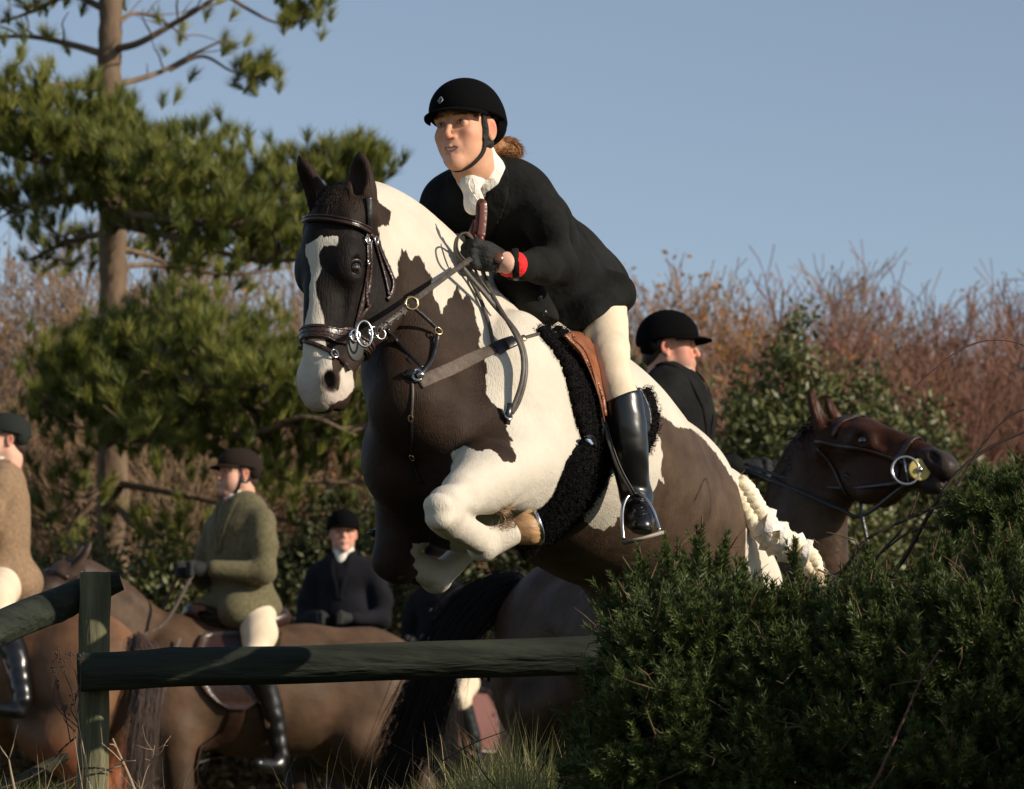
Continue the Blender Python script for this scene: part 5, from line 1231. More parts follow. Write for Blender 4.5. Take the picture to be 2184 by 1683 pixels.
# -- left centre: green-coated rider
R2 = frame(-.96, -.28); O2 = A(-1.30, 17.5, 0)
M_coats2 = M_coats
hz2, g2, w2, h2, HR2 = bg_horse('clipped grey-brown horse standing side on behind the rail under the green-coated rider', O2, R2, 1.0, body=(.080, .047, .027), leg=(.05, .03, .018), headcol=(.06, .04, .03), vox=.013, feet=(.1, -.1, .12, -.25))
hair_tail('tail', [w2(-.90, 0, 1.40), w2(-.98, 0, 1.25), w2(-1.0, 0, .9), w2(-.98, 0, .5)], hz2, .035, 800, w=.003)
M_tweedg = mat('green_tweed', (.112, .098, .052), .9, .2, noise=(60, .25), bump=(30, .3), sheen=.05)
M_red = mat('dark_red_silk', (.16, .02, .02), .5)
hip2 = A(P(520, 1000, 17.5)[0], 17.5, 1.63)
rd2, wr2, hr2 = bg_rider('rider in green tweed coat, dark red tie and brown riding helmet looking left', hip2, frame(-.74, -.67), 1.0, M_tweedg, male=True, hat='helmet', hatm=mat('brown_velvet', (.018, .012, .009), .9, .15), head_R=frame(-.88, -.47), strap=True, tie=M_red, lean=.02, head_off=(-.01, 0, 0), knee=(.15, .29, -.30), foot=(.0, .32, -.75), arms=((.34, .05, .16), (.34, .05, .16)), torso_w=1.15)
bg_saddle('dark saddle under the green-coated rider', w2, 1, M_leather, g=g2)
bg_bridle('dark bridle on the grey-brown horse beyond the fence post', g2, h2, 1.0)
rein_line('grey webbed reins from the green-coated rider\'s gloves along the horse\'s neck', [[wr2(.34, .06, .16), w2(.5, .18, 1.50), w2(.8, .16, 1.45), h2(.42, -.09, .08)], [wr2(.34, -.06, .16), w2(.5, -.18, 1.50), w2(.8, -.16, 1.45), h2(.42, -.09, -.08)], [w2(.40, .22, 1.45), w2(.46, .26, 1.3), w2(.5, .24, 1.1)]], r=.007, m=M_band)

# -- left edge: brown-coated rider
R3 = frame(-.78, .45); O3 = A(-2.52, 16.6, 0)
hz3, g3, w3, h3, HR3 = bg_horse('light brown horse with chestnut hind legs cut off by the left edge of the picture', O3, R3, 1.0, body=(.130, .066, .034), leg=(.20, .060, .022), headcol=(.12, .05, .02), vox=.014, feet=(.1, -.1, .1, -.1))
M_tweedb = mat('brown_tweed', (.22, .145, .085), .9, .2, noise=(60, .22), bump=(30, .3), sheen=.05)
hip3 = A(P(12, 1000, 16.6)[0], 16.6, 1.69)
rd3, wr3, hr3 = bg_rider('rider in brown tweed coat and grey-green helmet half out of the picture on the left', hip3, frame(-.97, .0), 1.0, M_tweedb, male=False, hat='helmet', hatm=mat('greygreen_velvet', (.016, .020, .017), .9, .15), head_R=frame(-.93, -.35), tie=M_black, lean=.0, knee=(-.04, .42, -.22), foot=(-.18, .54, -.60), arms=((.28, .06, .14), (.28, .06, .14)), skin=(.62, .36, .26), head_off=(-.02, 0, 0))
bg_saddle('black saddle under the brown-coated rider', w3, 1, M_black, g=g3)
hair_tail('tail', [w3(-.93, 0, 1.38), w3(-.99, 0, 1.2), w3(-.97, .02, .9), w3(-.95, .02, .45)], hz3, .035, 700, w=.003, m=mat('brown_tail_hair', (.05, .03, .02), .5))

# -- centre back: rider in navy facing the camera
R4 = frame(-.25, -.97); hd4 = P(733, 1140, 20.8)
M_navy = mat('black_blue_wool', (.007, .007, .010), .9, .2, noise=(9, .3), bump=(30, .3))
hip4 = A(hd4[0] + .02, 20.85, 1.66)
rd4, wr4, hr4 = bg_rider('rider in blue-black coat, black hat and white stock facing the camera between the horses', hip4, R4, 1.0, M_navy, male=False, head_R=frame(.10, -1), tie='stock', lean=.05, skin=(.60, .33, .24), ruddy=.8)
hz4, g4, w4, h4, HR4 = bg_horse('dark horse under the blue-black-coated rider, hidden behind the grey-brown rump', A(hd4[0] + .02, 20.85, 0), R4, 1.0, body=(.03, .02, .015), vox=.02, hD=(.35, 0, -.94), hN=(.94, 0, .35), poll=(.90, .0, 1.62), neck=[(.46, 0, 1.2), (.62, 0, 1.3), (.74, 0, 1.42), (.84, 0, 1.52)])
# -- behind the jumping horse's legs: rider half hidden
R5 = frame(-.55, -.83); hip5 = A(P(948, 1200, 22)[0], 22.0, 1.60)
rd5, wr5, hr5 = bg_rider('rider in dark coat and white breeches mostly hidden behind the jumping horse\'s forelegs', hip5, R5, 1.0, M_navy, male=True, tie='stock', lean=.03, vox=.012, knee=(.26, .30, -.22), foot=(.12, .34, -.72))
hz5, g5, w5, h5, HR5 = bg_horse('dark brown horse farthest back, almost hidden behind the black tail', A(hip5[0], 22.0, 0), R5, 1.0, body=(.035, .022, .016), vox=.02, hD=(.35, 0, -.94), hN=(.94, 0, .35), poll=(.90, .0, 1.50), neck=[(.46, 0, 1.15), (.62, 0, 1.22), (.74, 0, 1.30), (.84, 0, 1.42)])
sc_ = empty('saddle_cloth', w5(0, .3, 1.3)); tag(sc_, 'dusty pink saddle cloth with a pale border beneath the hindmost rider', 'saddle cloth')
def cloth(x0, x1, z0, z1, off, name, m):
    rows = [[w5(x, .33, z) for x in np.linspace(x0, x1, 9)] for z in np.linspace(z1, z0, 9)]; X = g5.snap(np.array(rows).reshape(-1, 3), off, 8); N = g5.grad(X); ii = np.arange(81).reshape(9, 9); Q = np.stack([ii[:-1, :-1], ii[:-1, 1:], ii[1:, 1:], ii[1:, :-1]], -1).reshape(-1, 4)
    rim = np.concatenate([ii[0], ii[1:, -1], ii[-1, ::-1][1:], ii[1:-1, 0][::-1]]); nx = np.roll(rim, -1); n = 81
    mesh_obj(name, np.vstack([X + N * .006, X - N * .006]), np.concatenate([Q, Q[:, ::-1] + n, np.stack([rim, nx, nx + n, rim + n], 1)]), m, sc_)
cloth(-.14, .34, 1.06, 1.5, .02, 'border', mat('pale_binding', (.40, .34, .30), .8)); cloth(-.12, .32, 1.08, 1.5, .030, 'cloth', mat('dusty_pink_cloth', (.15, .065, .055), .9))
# ================================================================ the ground
def ground_z(x, y):
    x = np.asarray(x, float); y = np.asarray(y, float)
    z = np.interp(y, [-50, 4, 7.0, 8.6, 9.3, 10.5, 12.4, 25, 33, 46, 80, 2000], [-1.2, -.9, -.15, .36, .40, .25, 0, 0, 1.1, 3.0, 3.6, 14])
    return z + .03 * np.sin(2.1 * x + y) * np.exp(-((y - 9) / 6) ** 2) + .012 * np.sin(7 * x + 3 * np.sin(5 * y)) * np.exp(-((y - 9) / 5) ** 2)
gx = np.concatenate([-np.geomspace(900, 6, 26), np.linspace(-5.5, 5.5, 111), np.geomspace(6, 900, 26)]); gy = np.concatenate([[-60, -20, 0], np.linspace(2, 14, 121), np.geomspace(14.5, 1900, 44)])
GX, GY = np.meshgrid(gx, gy, indexing='ij'); GZ = ground_z(GX, GY); ii = np.arange(GX.size).reshape(GX.shape)
Q = np.stack([ii[:-1, :-1], ii[1:, :-1], ii[1:, 1:], ii[:-1, 1:]], -1).reshape(-1, 4)
M_ground = mat('turf', (.035, .045, .015), .95, .1, noise=(1.7, .5), color2=(.075, .060, .028), bump=(25, .8))
tag(mesh_obj('ground', np.stack([GX, GY, GZ], -1).reshape(-1, 3), Q, M_ground), kind='structure')

def leafmat(name, c1, c2, rough=.6, transl=.25, spec=.3):
    m = bpy.data.materials.new(name); m.use_nodes = True; n = m.node_tree.nodes; l = m.node_tree.links; b = n['Principled BSDF']
    at = n.new('ShaderNodeAttribute'); at.attribute_name = 'rnd'; mx = n.new('ShaderNodeMix'); mx.data_type = 'RGBA'
    l.new(at.outputs['Fac'], mx.inputs[0]); mx.inputs[6].default_value = (*c1, 1); mx.inputs[7].default_value = (*c2, 1)
    l.new(mx.outputs[2], b.inputs['Base Color']); b.inputs['Roughness'].default_value = rough; b.inputs['Specular IOR Level'].default_value = spec
    if transl:
        tr = n.new('ShaderNodeBsdfTranslucent'); l.new(mx.outputs[2], tr.inputs[0]); ms = n.new('ShaderNodeMixShader'); ms.inputs[0].default_value = transl
        l.new(b.outputs[0], ms.inputs[1]); l.new(tr.outputs[0], ms.inputs[2]); l.new(ms.outputs[0], n['Material Output'].inputs[0])
    return m
def segs_mesh(name, S_, m, parent=None, sides=4, a=None):
    """S_ rows: p0(3) p1(3) r0 r1 -> prisms in one mesh"""
    S_ = np.asarray(S_, float); n = len(S_); p0 = S_[:, :3]; p1 = S_[:, 3:6]; d = p1 - p0; d /= np.linalg.norm(d, axis=1, keepdims=True) + 1e-9
    ref = np.where(np.abs(d[:, 2:3]) > .9, A(1, 0, 0), A(0, 0, 1)); u = np.cross(d, ref); u /= np.linalg.norm(u, axis=1, keepdims=True) + 1e-9; v = np.cross(d, u)
    ang = np.arange(sides) * 2 * math.pi / sides; ring_ = np.cos(ang)[None, :, None] * u[:, None] + np.sin(ang)[None, :, None] * v[:, None]
    V = np.concatenate([p0[:, None] + ring_ * S_[:, 6][:, None, None], p1[:, None] + ring_ * S_[:, 7][:, None, None]], 1).reshape(-1, 3)
    j = np.arange(sides); q = np.stack([j, (j + 1) % sides, (j + 1) % sides + sides, j + sides], 1); Q = (np.arange(n)[:, None, None] * 2 * sides + q[None]).reshape(-1, 4)
    at = None if a is None else {'rnd': np.repeat(a, 2 * sides)}
    return mesh_obj(name, V, Q, m, parent, True, at)
def grow(p, d, L, r, depth, out, tips, rng, spread=.55, up=.12, nsub=(3, 5), nseg=4, gnarl=.18, shrink=.62, rmin=.002, wind=None):
    """recursive branch; out gets segments, tips gets (point, direction, depth)"""
    pts = [np.array(p, float)]; d = nrm(d); seg = L / nseg; rr = r
    for i in range(nseg):
        d = nrm(d + rng.normal(size=3) * gnarl + A(0, 0, up)); q = pts[-1] + d * seg; r2 = max(rr * (1 - .55 / nseg * 1.0), rmin); out.append((*pts[-1], *q, rr, r2)); pts.append(q); rr = r2
        tips.append((q, d, depth))
    if depth <= 0: return
    for k in range(rng.integers(nsub[0], nsub[1] + 1)):
        i = rng.integers(1, nseg + 1); ax = rng.normal(size=3); ax = nrm(ax - d * (ax @ d)); dd = nrm(d + ax * spread * rng.uniform(.7, 1.5))
        grow(pts[i], dd, L * shrink * rng.uniform(.7, 1.15), rr * rng.uniform(.45, .7), depth - 1, out, tips, rng, spread, up, nsub, max(2, nseg - 1), gnarl, shrink, rmin)
rng = np.random.default_rng(11)

# ================================================================ bare scrub trees behind
M_twig = [leafmat('bare_twigs', (.17, .105, .06), (.32, .20, .115), .8, 0), leafmat('red_twigs', (.155, .078, .055), (.26, .13, .09), .8, 0), leafmat('grey_twigs', (.18, .125, .075), (.32, .225, .135), .8, 0)]
M_orange = leafmat('orange_leaves', (.32, .13, .03), (.45, .22, .05), .6, .35); M_brownleaf = leafmat('brown_leaves', (.15, .10, .045), (.26, .17, .08), .7, .3)
def bare_tree(kind, seed, h):
    r = np.random.default_rng(seed); out = []; tips = []
    trunks = 5 if kind != 2 else 4
    for k in range(trunks):
        a = r.uniform(0, 6.28); grow(A(math.cos(a), math.sin(a), 0) * .15, A(math.cos(a) * .35, math.sin(a) * .35, 1), h * .45, .045, 4, out, tips, r, .62, .16, (4, 5), 5, .15, .62, .0042)
    return out, tips
BT_ = []; BT_H = []
for k in range(5):
    kind = (0, 1, 2, 1, 0)[k]; out, tips = bare_tree(kind, 100 + k, 5.2)
    root = empty('bare_tree', (0, 0, 0)); out = np.array(out); out = out[out[:, 5] < np.percentile(out[:, 5], 99.5)]; big = out[:, 6] > .016
    segs_mesh('trunk', out[big], M_twig[kind], root, 6, np.random.default_rng(k).uniform(0, .5, big.sum()))
    sm = out[~big]; segs_mesh('branches', sm, M_twig[kind], root, 3, np.random.default_rng(k).uniform(0, 1, len(sm)))
    zc_ = out[:, 5].max(); T = [t for t in tips if t[2] <= 1 and t[0][2] < zc_]; r_ = np.random.default_rng(k + 50); nl_ = 2400 if k == 0 else 800
    idx = r_.integers(0, len(T), nl_); P0 = np.array([T[i][0] for i in idx]) + r_.normal(size=(nl_, 3)) * .05; 
    mb = MB(); Dn = r_.normal(size=(nl_, 3)); Dn /= np.linalg.norm(Dn, axis=1, keepdims=True); s1 = np.cross(Dn, r_.normal(size=(nl_, 3))); s1 /= np.linalg.norm(s1, axis=1, keepdims=True)
    sz = r_.uniform(.012, .026, nl_)[:, None] * (1.35 if k == 0 else 1); V = np.stack([P0, P0 + (Dn + s1 * .6) * sz, P0 + Dn * sz * 2, P0 + (Dn - s1 * .6) * sz], 1).reshape(-1, 3)
    mb.add(V, np.arange(4 * nl_).reshape(-1, 4), None, np.repeat(r_.uniform(0, 1, nl_), 4)); mb.build('leaves', M_orange if kind == 0 and k == 0 else M_brownleaf, root, False, 'rnd')
    BT_.append(root); BT_H.append(float(np.percentile(out[:, 5], 99.0)) * 1.0)
def copy_thing(root, loc, rz, sc=1.0, label=None, cat=None, group=None, rx=0.0):
    r = root.copy(); COL.objects.link(r); r.location = Vector(loc); r.rotation_euler = (rx, 0, rz); r.scale = (sc, sc, sc)
    for ch in list(root.children):
        c = ch.copy(); COL.objects.link(c); c.parent = r; c.matrix_parent_inverse = ch.matrix_parent_inverse.copy()
        for g_ in ch.children:
            d = g_.copy(); COL.objects.link(d); d.parent = c; d.matrix_parent_inverse = g_.matrix_parent_inverse.copy()
    tag(r, label, cat, group); return r
def xz(px, Y): return (px - CX) / FPX * Y
# picture position, distance, variant, top of the tree in the picture
BTREES = []; BCOPY = []
rr_ = np.random.default_rng(5)
right_tops = [(1345, 565), (1400, 600), (1470, 640), (1540, 650), (1610, 640), (1660, 600), (1720, 610), (1790, 620), (1860, 600), (1930, 610), (2000, 630), (2060, 600), (2120, 590), (2190, 660), (2260, 640)]
left_tops = [(-60, 560), (10, 545), (80, 520), (150, 500), (215, 545), (290, 560), (360, 560), (430, 590), (500, 580), (570, 600), (640, 600), (700, 640), (770, 660), (850, 650), (930, 700), (1010, 690), (1090, 700), (1170, 690), (1250, 640)]
for px, top in left_tops + right_tops:
    top -= 55 if px < 1250 else -20
    Y = 31 + rr_.uniform(-1.5, 1.5); BTREES.append((px, top, Y, 0))
for px in range(-80, 2300, 80): BTREES.append((px + rr_.uniform(-30, 30), 770 + rr_.uniform(-80, 80), 27.5 + rr_.uniform(-1, 1), 1))
names_k = ['russet thorn tree with orange leaves', 'bare reddish tree', 'bare grey-brown tree', 'bare purplish-brown tree', 'brown twiggy tree with withered leaves']
for i, (px, top, Y, row) in enumerate(BTREES):
    x = xz(px, Y); gz = float(ground_z(x, Y)); ztop = CAM[2] + (1890 - top) / FPX * Y; h = ztop - gz
    v = (0 if 1300 < px < 1560 and rr_.random() < .6 else 1 if px > 1560 and rr_.random() < .55 else 2 if px > 1950 and rr_.random() < .5 else int(rr_.choice([0, 2, 4, 4] if px > 700 else [2, 2, 4, 4])))
    BCOPY.append((px, row, v, x, Y, gz, h, rr_.uniform(0, 6.28)))
ORD = ['leftmost', 'second', 'third', 'fourth', 'fifth', 'sixth', 'seventh', 'eighth', 'ninth', 'tenth', 'eleventh', 'twelfth', 'thirteenth', 'fourteenth', 'fifteenth', 'sixteenth', 'seventeenth', 'eighteenth', 'nineteenth', 'twentieth']
for row in (0, 1):
    L_b = sorted([q for q in BCOPY if q[1] == row]); nb = len(L_b)
    for i, (px, _, v, x, Y, gz, h, rz) in enumerate(L_b):
        o_ = ORD[i] + ('' if i == 0 else ' from the left') if i < 18 else ('rightmost' if i == nb - 1 else ORD[nb - 1 - i] + ' from the right')
        copy_thing(BT_[v], (x, Y, gz - .1), rz, h / BT_H[v], '%s, %s in the %s row' % (names_k[v], o_, 'nearer' if row else 'farther'), 'tree', 'bare trees along the back of the field')
for r_ in BT_:
    for c in list(r_.children): bpy.data.objects.remove(c)
    bpy.data.objects.remove(r_)

# ================================================================ evergreen bushes in the middle distance
M_ever = leafmat('evergreen_leaves', (.040, .058, .015), (.165, .17, .055), .5, .2, .5)
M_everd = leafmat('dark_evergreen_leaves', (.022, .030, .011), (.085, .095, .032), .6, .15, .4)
M_bark = mat('brown_bark', (.11, .075, .05), .9, .2, noise=(12, .5), stretch=(1, 1, .3), bump=(20, 1.0))
def leafy_bush(name, label, cat, blobs, n, m, size=.03, base=None, group=None, clump=.09):
    """blobs: (centre, radii); leaves gathered in clumps on the outside of the blobs"""
    root = empty(name, base); tag(root, label, cat, group); mb = MB(); out = []
    vol = np.array([b[1][0] * b[1][2] for b in blobs]); cnt = (n * vol / vol.sum()).astype(int)
    for (c, rad), k in zip(blobs, cnt):
        ncl = max(3, k // 26); d = RNG.normal(size=(ncl, 3)); d /= np.linalg.norm(d, axis=1, keepdims=True); rr = RNG.uniform(.55, 1.08, ncl)[:, None]
        cc = c + d * rr * A(*rad)
        for q in cc[::3]: out.append((*(c + (q - c) * .15), *q, .012, .004))
        i = RNG.integers(0, ncl, k); p = cc[i] + RNG.normal(size=(k, 3)) * clump * RNG.uniform(.4, 1, (k, 1)); D = d[i] * .6 + RNG.normal(size=(k, 3)) + A(0, 0, .5); D /= np.linalg.norm(D, axis=1, keepdims=True)
        s1 = np.cross(D, RNG.normal(size=(k, 3))); s1 /= np.linalg.norm(s1, axis=1, keepdims=True); sz = size * RNG.uniform(.6, 1.3, k)[:, None]
        V = np.stack([p, p + (D + s1 * .55) * sz * .8, p + D * sz * 2, p + (D - s1 * .55) * sz * .8], 1).reshape(-1, 3)
        a = np.clip(RNG.uniform(0, 1, ncl)[i] * .6 + RNG.uniform(0, .4, k), 0, 1); mb.add(V, np.arange(4 * k).reshape(-1, 4), None, np.repeat(a, 4))
        out.append((*A(*base), *c, .012, .008))
    mb.build('leaves', m, root, False, 'rnd'); segs_mesh('stems', np.array(out), M_bark, root, 5)
    return root
def blob(px, py, Y, rx, rz=None, ry=None): return (P(px, py, Y), (rx * Y / FPX, (ry or rx) * Y / FPX, (rz or rx) * Y / FPX))
leafy_bush('evergreen_bush', 'tall evergreen bush rising behind the bay horse\'s ears', 'bush', [blob(1702, 705, 21.6, 22, 30), blob(1680, 775, 21.5, 50, 36), blob(1620, 865, 21.5, 60, 50), blob(1740, 860, 21.5, 75, 60), blob(1850, 820, 21.5, 25, 22), blob(1600, 940, 21.4, 60, 70), blob(1700, 970, 21.4, 130, 110), blob(1840, 960, 21.5, 80, 110), blob(1650, 1090, 21.4, 100, 110), blob(1800, 1120, 21.4, 120, 130)], 15000, M_ever, .030, base=A(xz(1720, 21.5), 21.6, 0))
leafy_bush('evergreen_bush', 'smaller evergreen bush beyond the bay horse\'s muzzle', 'bush', [blob(1990, 880, 22.5, 28, 30), blob(1960, 945, 22.5, 40, 40), blob(2010, 1010, 22.4, 90, 80), blob(1960, 1120, 22.4, 110, 100), blob(2110, 1120, 22.4, 110, 120)], 8000, M_ever, .028, base=A(xz(1990, 22.5), 22.5, 0))
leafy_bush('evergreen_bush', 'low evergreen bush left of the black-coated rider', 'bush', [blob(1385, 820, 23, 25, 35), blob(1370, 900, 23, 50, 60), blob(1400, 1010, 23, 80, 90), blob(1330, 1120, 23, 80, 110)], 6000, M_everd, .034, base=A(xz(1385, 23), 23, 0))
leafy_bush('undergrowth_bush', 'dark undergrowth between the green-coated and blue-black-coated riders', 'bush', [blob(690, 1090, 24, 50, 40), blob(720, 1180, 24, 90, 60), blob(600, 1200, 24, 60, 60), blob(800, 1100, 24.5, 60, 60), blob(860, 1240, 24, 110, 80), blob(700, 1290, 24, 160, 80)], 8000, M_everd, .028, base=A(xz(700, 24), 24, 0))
leafy_bush('undergrowth_bush', 'low undergrowth behind the fence post and the left horses', 'bush', [blob(60, 1230, 24, 60, 40), blob(190, 1190, 24, 50, 30), blob(330, 1200, 24, 60, 50), blob(250, 1270, 24, 160, 70), blob(90, 1290, 24, 140, 80), blob(430, 1260, 24, 130, 80)], 6000, M_ever, .028, base=A(xz(230, 24), 24, 0))
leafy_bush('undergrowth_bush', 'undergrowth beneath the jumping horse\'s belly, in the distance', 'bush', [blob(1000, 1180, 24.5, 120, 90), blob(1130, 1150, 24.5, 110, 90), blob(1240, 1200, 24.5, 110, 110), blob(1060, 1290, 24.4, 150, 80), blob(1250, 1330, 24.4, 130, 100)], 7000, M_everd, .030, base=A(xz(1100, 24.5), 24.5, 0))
# a long dark hedge base closing the gap under the trees
hb_ = [blob(px, 1340 + 40 * math.sin(px * .02), 26.5 + .5 * math.sin(px), 150, 150, 90) for px in range(-150, 2350, 130)] + [blob(px, 1580, 26.0 + .4 * math.sin(px), 140, 150, 90) for px in range(-120, 1400, 130)]
leafy_bush('hedge', 'long dark hedge running along the foot of the bare trees', 'hedge', hb_, 42000, leafmat('hedge_leaves', (.05, .042, .02), (.16, .11, .05), .8, .1), .045, base=A(0, 26.5, 0), clump=.14)

# ================================================================ the pine
M_needle = leafmat('pine_needles', (.060, .090, .014), (.27, .27, .055), .5, .2, .4)
M_pbark = mat('pine_bark', (.10, .068, .045), .9, .2, noise=(9, .55), color2=(.19, .135, .09), stretch=(1, 1, .35), bump=(22, 1.2))
def tufts(pts, dirs, mb, rng, nn=46, L=.15, w=.0034):
    n = len(pts)
    for k in range(n):
        d = nrm(dirs[k]); m_ = nn; t = rng.uniform(-.035, .02, m_)[:, None]; sp = rng.normal(size=(m_, 3)); sp -= (sp @ d)[:, None] * d; sp /= np.linalg.norm(sp, axis=1, keepdims=True) + 1e-9
        D = d * rng.uniform(.75, 1.25, (m_, 1)) + sp * rng.uniform(.15, .95, (m_, 1)); D /= np.linalg.norm(D, axis=1, keepdims=True)
        mb.hairs(pts[k] + d * t * 1.4, D, L * rng.uniform(.7, 1.15, m_), w * rng.uniform(.8, 1.3, m_), rng.uniform(0, 1) * .7 + rng.uniform(0, .3, m_))
PY = 25.0
pine = empty('pine_tree', (xz(236, PY), PY, 0)); tag(pine, 'tall pine with a bare sunlit trunk rising out of the top left of the picture', 'pine tree')
tr = [(243, 1500, 0), (240, 1100, 0), (243, 700, 0), (240, 500, 0), (237, 300, 0), (233, 150, 0), (236, 0, 0), (232, -300, 0), (234, -600, 0)]
tp = catmull(np.array([P(a, b, PY) for a, b, _ in tr]), 8); tp = np.vstack([A(tp[0][0], PY, -.1), tp]); nT = len(tp)
rad = np.interp(tp[:, 2], [0, 2, 4.5, 8], [.145, .122, .102, .07]) + .006 * np.sin(np.arange(nT) * 2.1)
mb = MB(); mb.tube(tp, rad, 18); mb.build('trunk', M_pbark, pine)
segs = []; tipsP = []; tipsD = []
rp = np.random.default_rng(21)
def limb(path, r0, tuft=14, sub=5, tl=.55, Y=PY, dens=1.0, t0=.3, upb=.6):
    p = catmull(np.array([P(a, b, Y + c) for a, b, c in path]), 6); n = len(p); r = np.linspace(r0, r0 * .3, n)
    for i in range(n - 1): segs.append((*p[i], *p[i + 1], r[i], r[i + 1]))
    for k in range(sub):
        i = int(n * (t0 + (1 - t0) * (k + rp.uniform(0, 1)) / sub)); i = min(i, n - 1); d = nrm(p[min(i + 1, n - 1)] - p[max(i - 1, 0)])
        rn_ = rp.normal(size=3) * .6; rn_[2] = abs(rn_[2]) * .55; dd = nrm(d * .7 + rn_); q = p[i]; L = tl * rp.uniform(.4, 1.0); m2 = 5
        for j in range(m2):
            dd = nrm(dd + rp.normal(size=3) * .25 + A(0, 0, .10)); q2 = q + dd * L / m2; segs.append((*q, *q2, r0 * .3 * (1 - j / 7), r0 * .3 * (1 - (j + 1) / 7))); q = q2
            if tuft and j >= 1:
                for _ in range(tuft if j == m2 - 1 else max(1, tuft // 2)):
                    if rp.random() < dens:
                        tv = nrm(dd * .45 + rp.normal(size=3) * .24 + A(0, 0, upb * 1.6)); tipsP.append(q + rp.normal(size=3) * .085 + tv * .03); tipsD.append(tv)
# upper, sparse limbs against the sky
limb([(228, 118, 0), (150, 95, .2), (60, 78, .4), (-60, 82, .5)], .035, 1, 6, .35, dens=.5); limb([(225, 190, 0), (140, 182, -.3), (60, 195, -.5), (-40, 230, -.6)], .035, 2, 9, .40, dens=.6)
limb([(248, 180, 0), (300, 168, .2), (350, 150, .4), (400, 122, .5), (470, 88, .5)], .028, 1, 5, .35, dens=.35); limb([(360, 150, .3), (430, 120, .3), (490, 150, .3), (540, 170, .3)], .018, 4, 4, .16, dens=.9, t0=.75)
limb([(246, 105, 0), (300, 90, -.3), (380, 45, -.4), (430, 15, -.5), (480, -30, -.5)], .03, 1, 9, .55, dens=.3); limb([(470, -20, 0), (530, 20, 0), (590, 48, 0), (640, 40, 0)], .018, 4, 4, .18, dens=.9, t0=.7)
limb([(246, 60, 0), (280, 30, .3), (340, 40, .4), (400, 85, .4)], .02, 1, 6, .5, dens=.2); limb([(225, 20, 0), (150, -10, .3), (80, 20, .5), (0, 50, .6)], .03, 1, 7, .5, dens=.4); limb([(226, -60, 0), (120, -40, -.3), (20, -20, -.5)], .03, 1, 6, .4, dens=.4)
for a in range(4): limb([(234, -320 - 90 * a, 0), (234 + (300 - 20 * a) * (-1) ** a, -330 - 95 * a, .6 * math.sin(a)), (234 + (420 - 30 * a) * (-1) ** a, -340 - 100 * a, math.sin(a))], .03, 3, 7, .6)
# the main whorl, full of needles, y 230-560
for path in ([(240, 385, 0), (320, 385, -.5), (430, 385, -.9), (540, 400, -1.1), (620, 425, -1.2), (735, 395, -1.2)], [(242, 435, 0), (340, 455, .5), (450, 455, .9), (560, 495, 1.1), (650, 505, 1.2)], [(242, 475, 0), (330, 495, -.7), (430, 525, -1.2), (540, 555, -1.4), (640, 555, -1.5)],
             [(236, 355, 0), (180, 355, -.5), (110, 345, -.8), (40, 335, -.9), (-40, 300, -1)], [(236, 405, 0), (170, 425, .5), (90, 435, .9), (20, 455, 1.0)], [(236, 355, 0), (250, 365, -.8), (300, 375, -1.6), (330, 385, -2.0)], [(238, 455, 0), (280, 455, -.8), (400, 475, -1.5), (500, 485, -1.8)], [(236, 325, 0), (200, 310, -.6), (120, 285, -.9), (60, 285, -1.0)]):
    limb(path, .04, 4, 20, .48, t0=.10)
limb([(236, 495, 0), (150, 515, .3), (60, 555, .5)], .03, 3, 8, .4); limb([(600, 435, -1.2), (690, 400, -1.2), (745, 375, -1.2)], .02, 8, 6, .22, t0=.5); limb([(240, 525, 0), (340, 555, .4), (420, 615, .6)], .025, 2, 7, .4)
limb([(245, 575, 0), (320, 565, .3), (480, 585, .4), (600, 575, .5)], .025, 3, 10, .35)
# lower whorl in front of the trunk, y 640-1100
for path in ([(242, 830, 0), (320, 790, -.8), (420, 780, -1.3), (520, 770, -1.5), (620, 790, -1.6), (720, 810, -1.6)], [(242, 870, 0), (320, 860, -1.0), (440, 870, -1.6), (560, 880, -1.8), (680, 920, -1.9), (800, 970, -1.9)], [(240, 830, 0), (200, 810, -.9), (150, 820, -1.3), (90, 860, -1.5)],
             [(242, 930, 0), (340, 930, -1.0), (470, 960, -1.6), (600, 1020, -1.8), (740, 1030, -1.8)], [(240, 770, 0), (280, 760, -1.0), (350, 750, -1.8), (430, 760, -2.2)], [(240, 890, 0), (210, 900, -1.0), (230, 920, -1.7), (300, 950, -2.1)], [(243, 910, 0), (380, 900, -1.2), (520, 930, -2.0), (650, 890, -2.3), (760, 930, -2.3)], [(243, 810, 0), (330, 790, -1.3), (440, 820, -2.2), (560, 830, -2.5)]):
    limb(path, .04, 4, 19, .46, t0=.10)
for path in ([(243, 1030, 0), (360, 1050, -.5), (500, 1080, -.8), (640, 1120, -.9), (780, 1170, -.9)], [(243, 1070, 0), (300, 1130, -.6), (400, 1160, -.9), (480, 1220, -1)], [(240, 1030, 0), (170, 1070, -.4), (90, 1110, -.6)]): limb(path, .032, 2, 11, .45, dens=.8)
for path in ([(380, 870, -1.4), (410, 920, -1.5), (450, 942, -1.6), (490, 930, -1.6)], [(560, 860, -1.8), (620, 900, -1.9), (680, 920, -1.9)], [(330, 1160, -.7), (320, 1240, -.7), (370, 1310, -.7), (420, 1300, -.7)], [(200, 1070, -.4), (150, 1120, -.4), (90, 1145, -.4)]): limb(path, .028, 0, 3, .3)
segs_mesh('branches', np.array(segs), M_pbark, pine, 6)
mb = MB(); tufts(tipsP, tipsD, mb, rp, 70, .125, .0064); mb.build('crown', M_needle, pine, False, 'rnd')
print('TUFTS', len(tipsP))
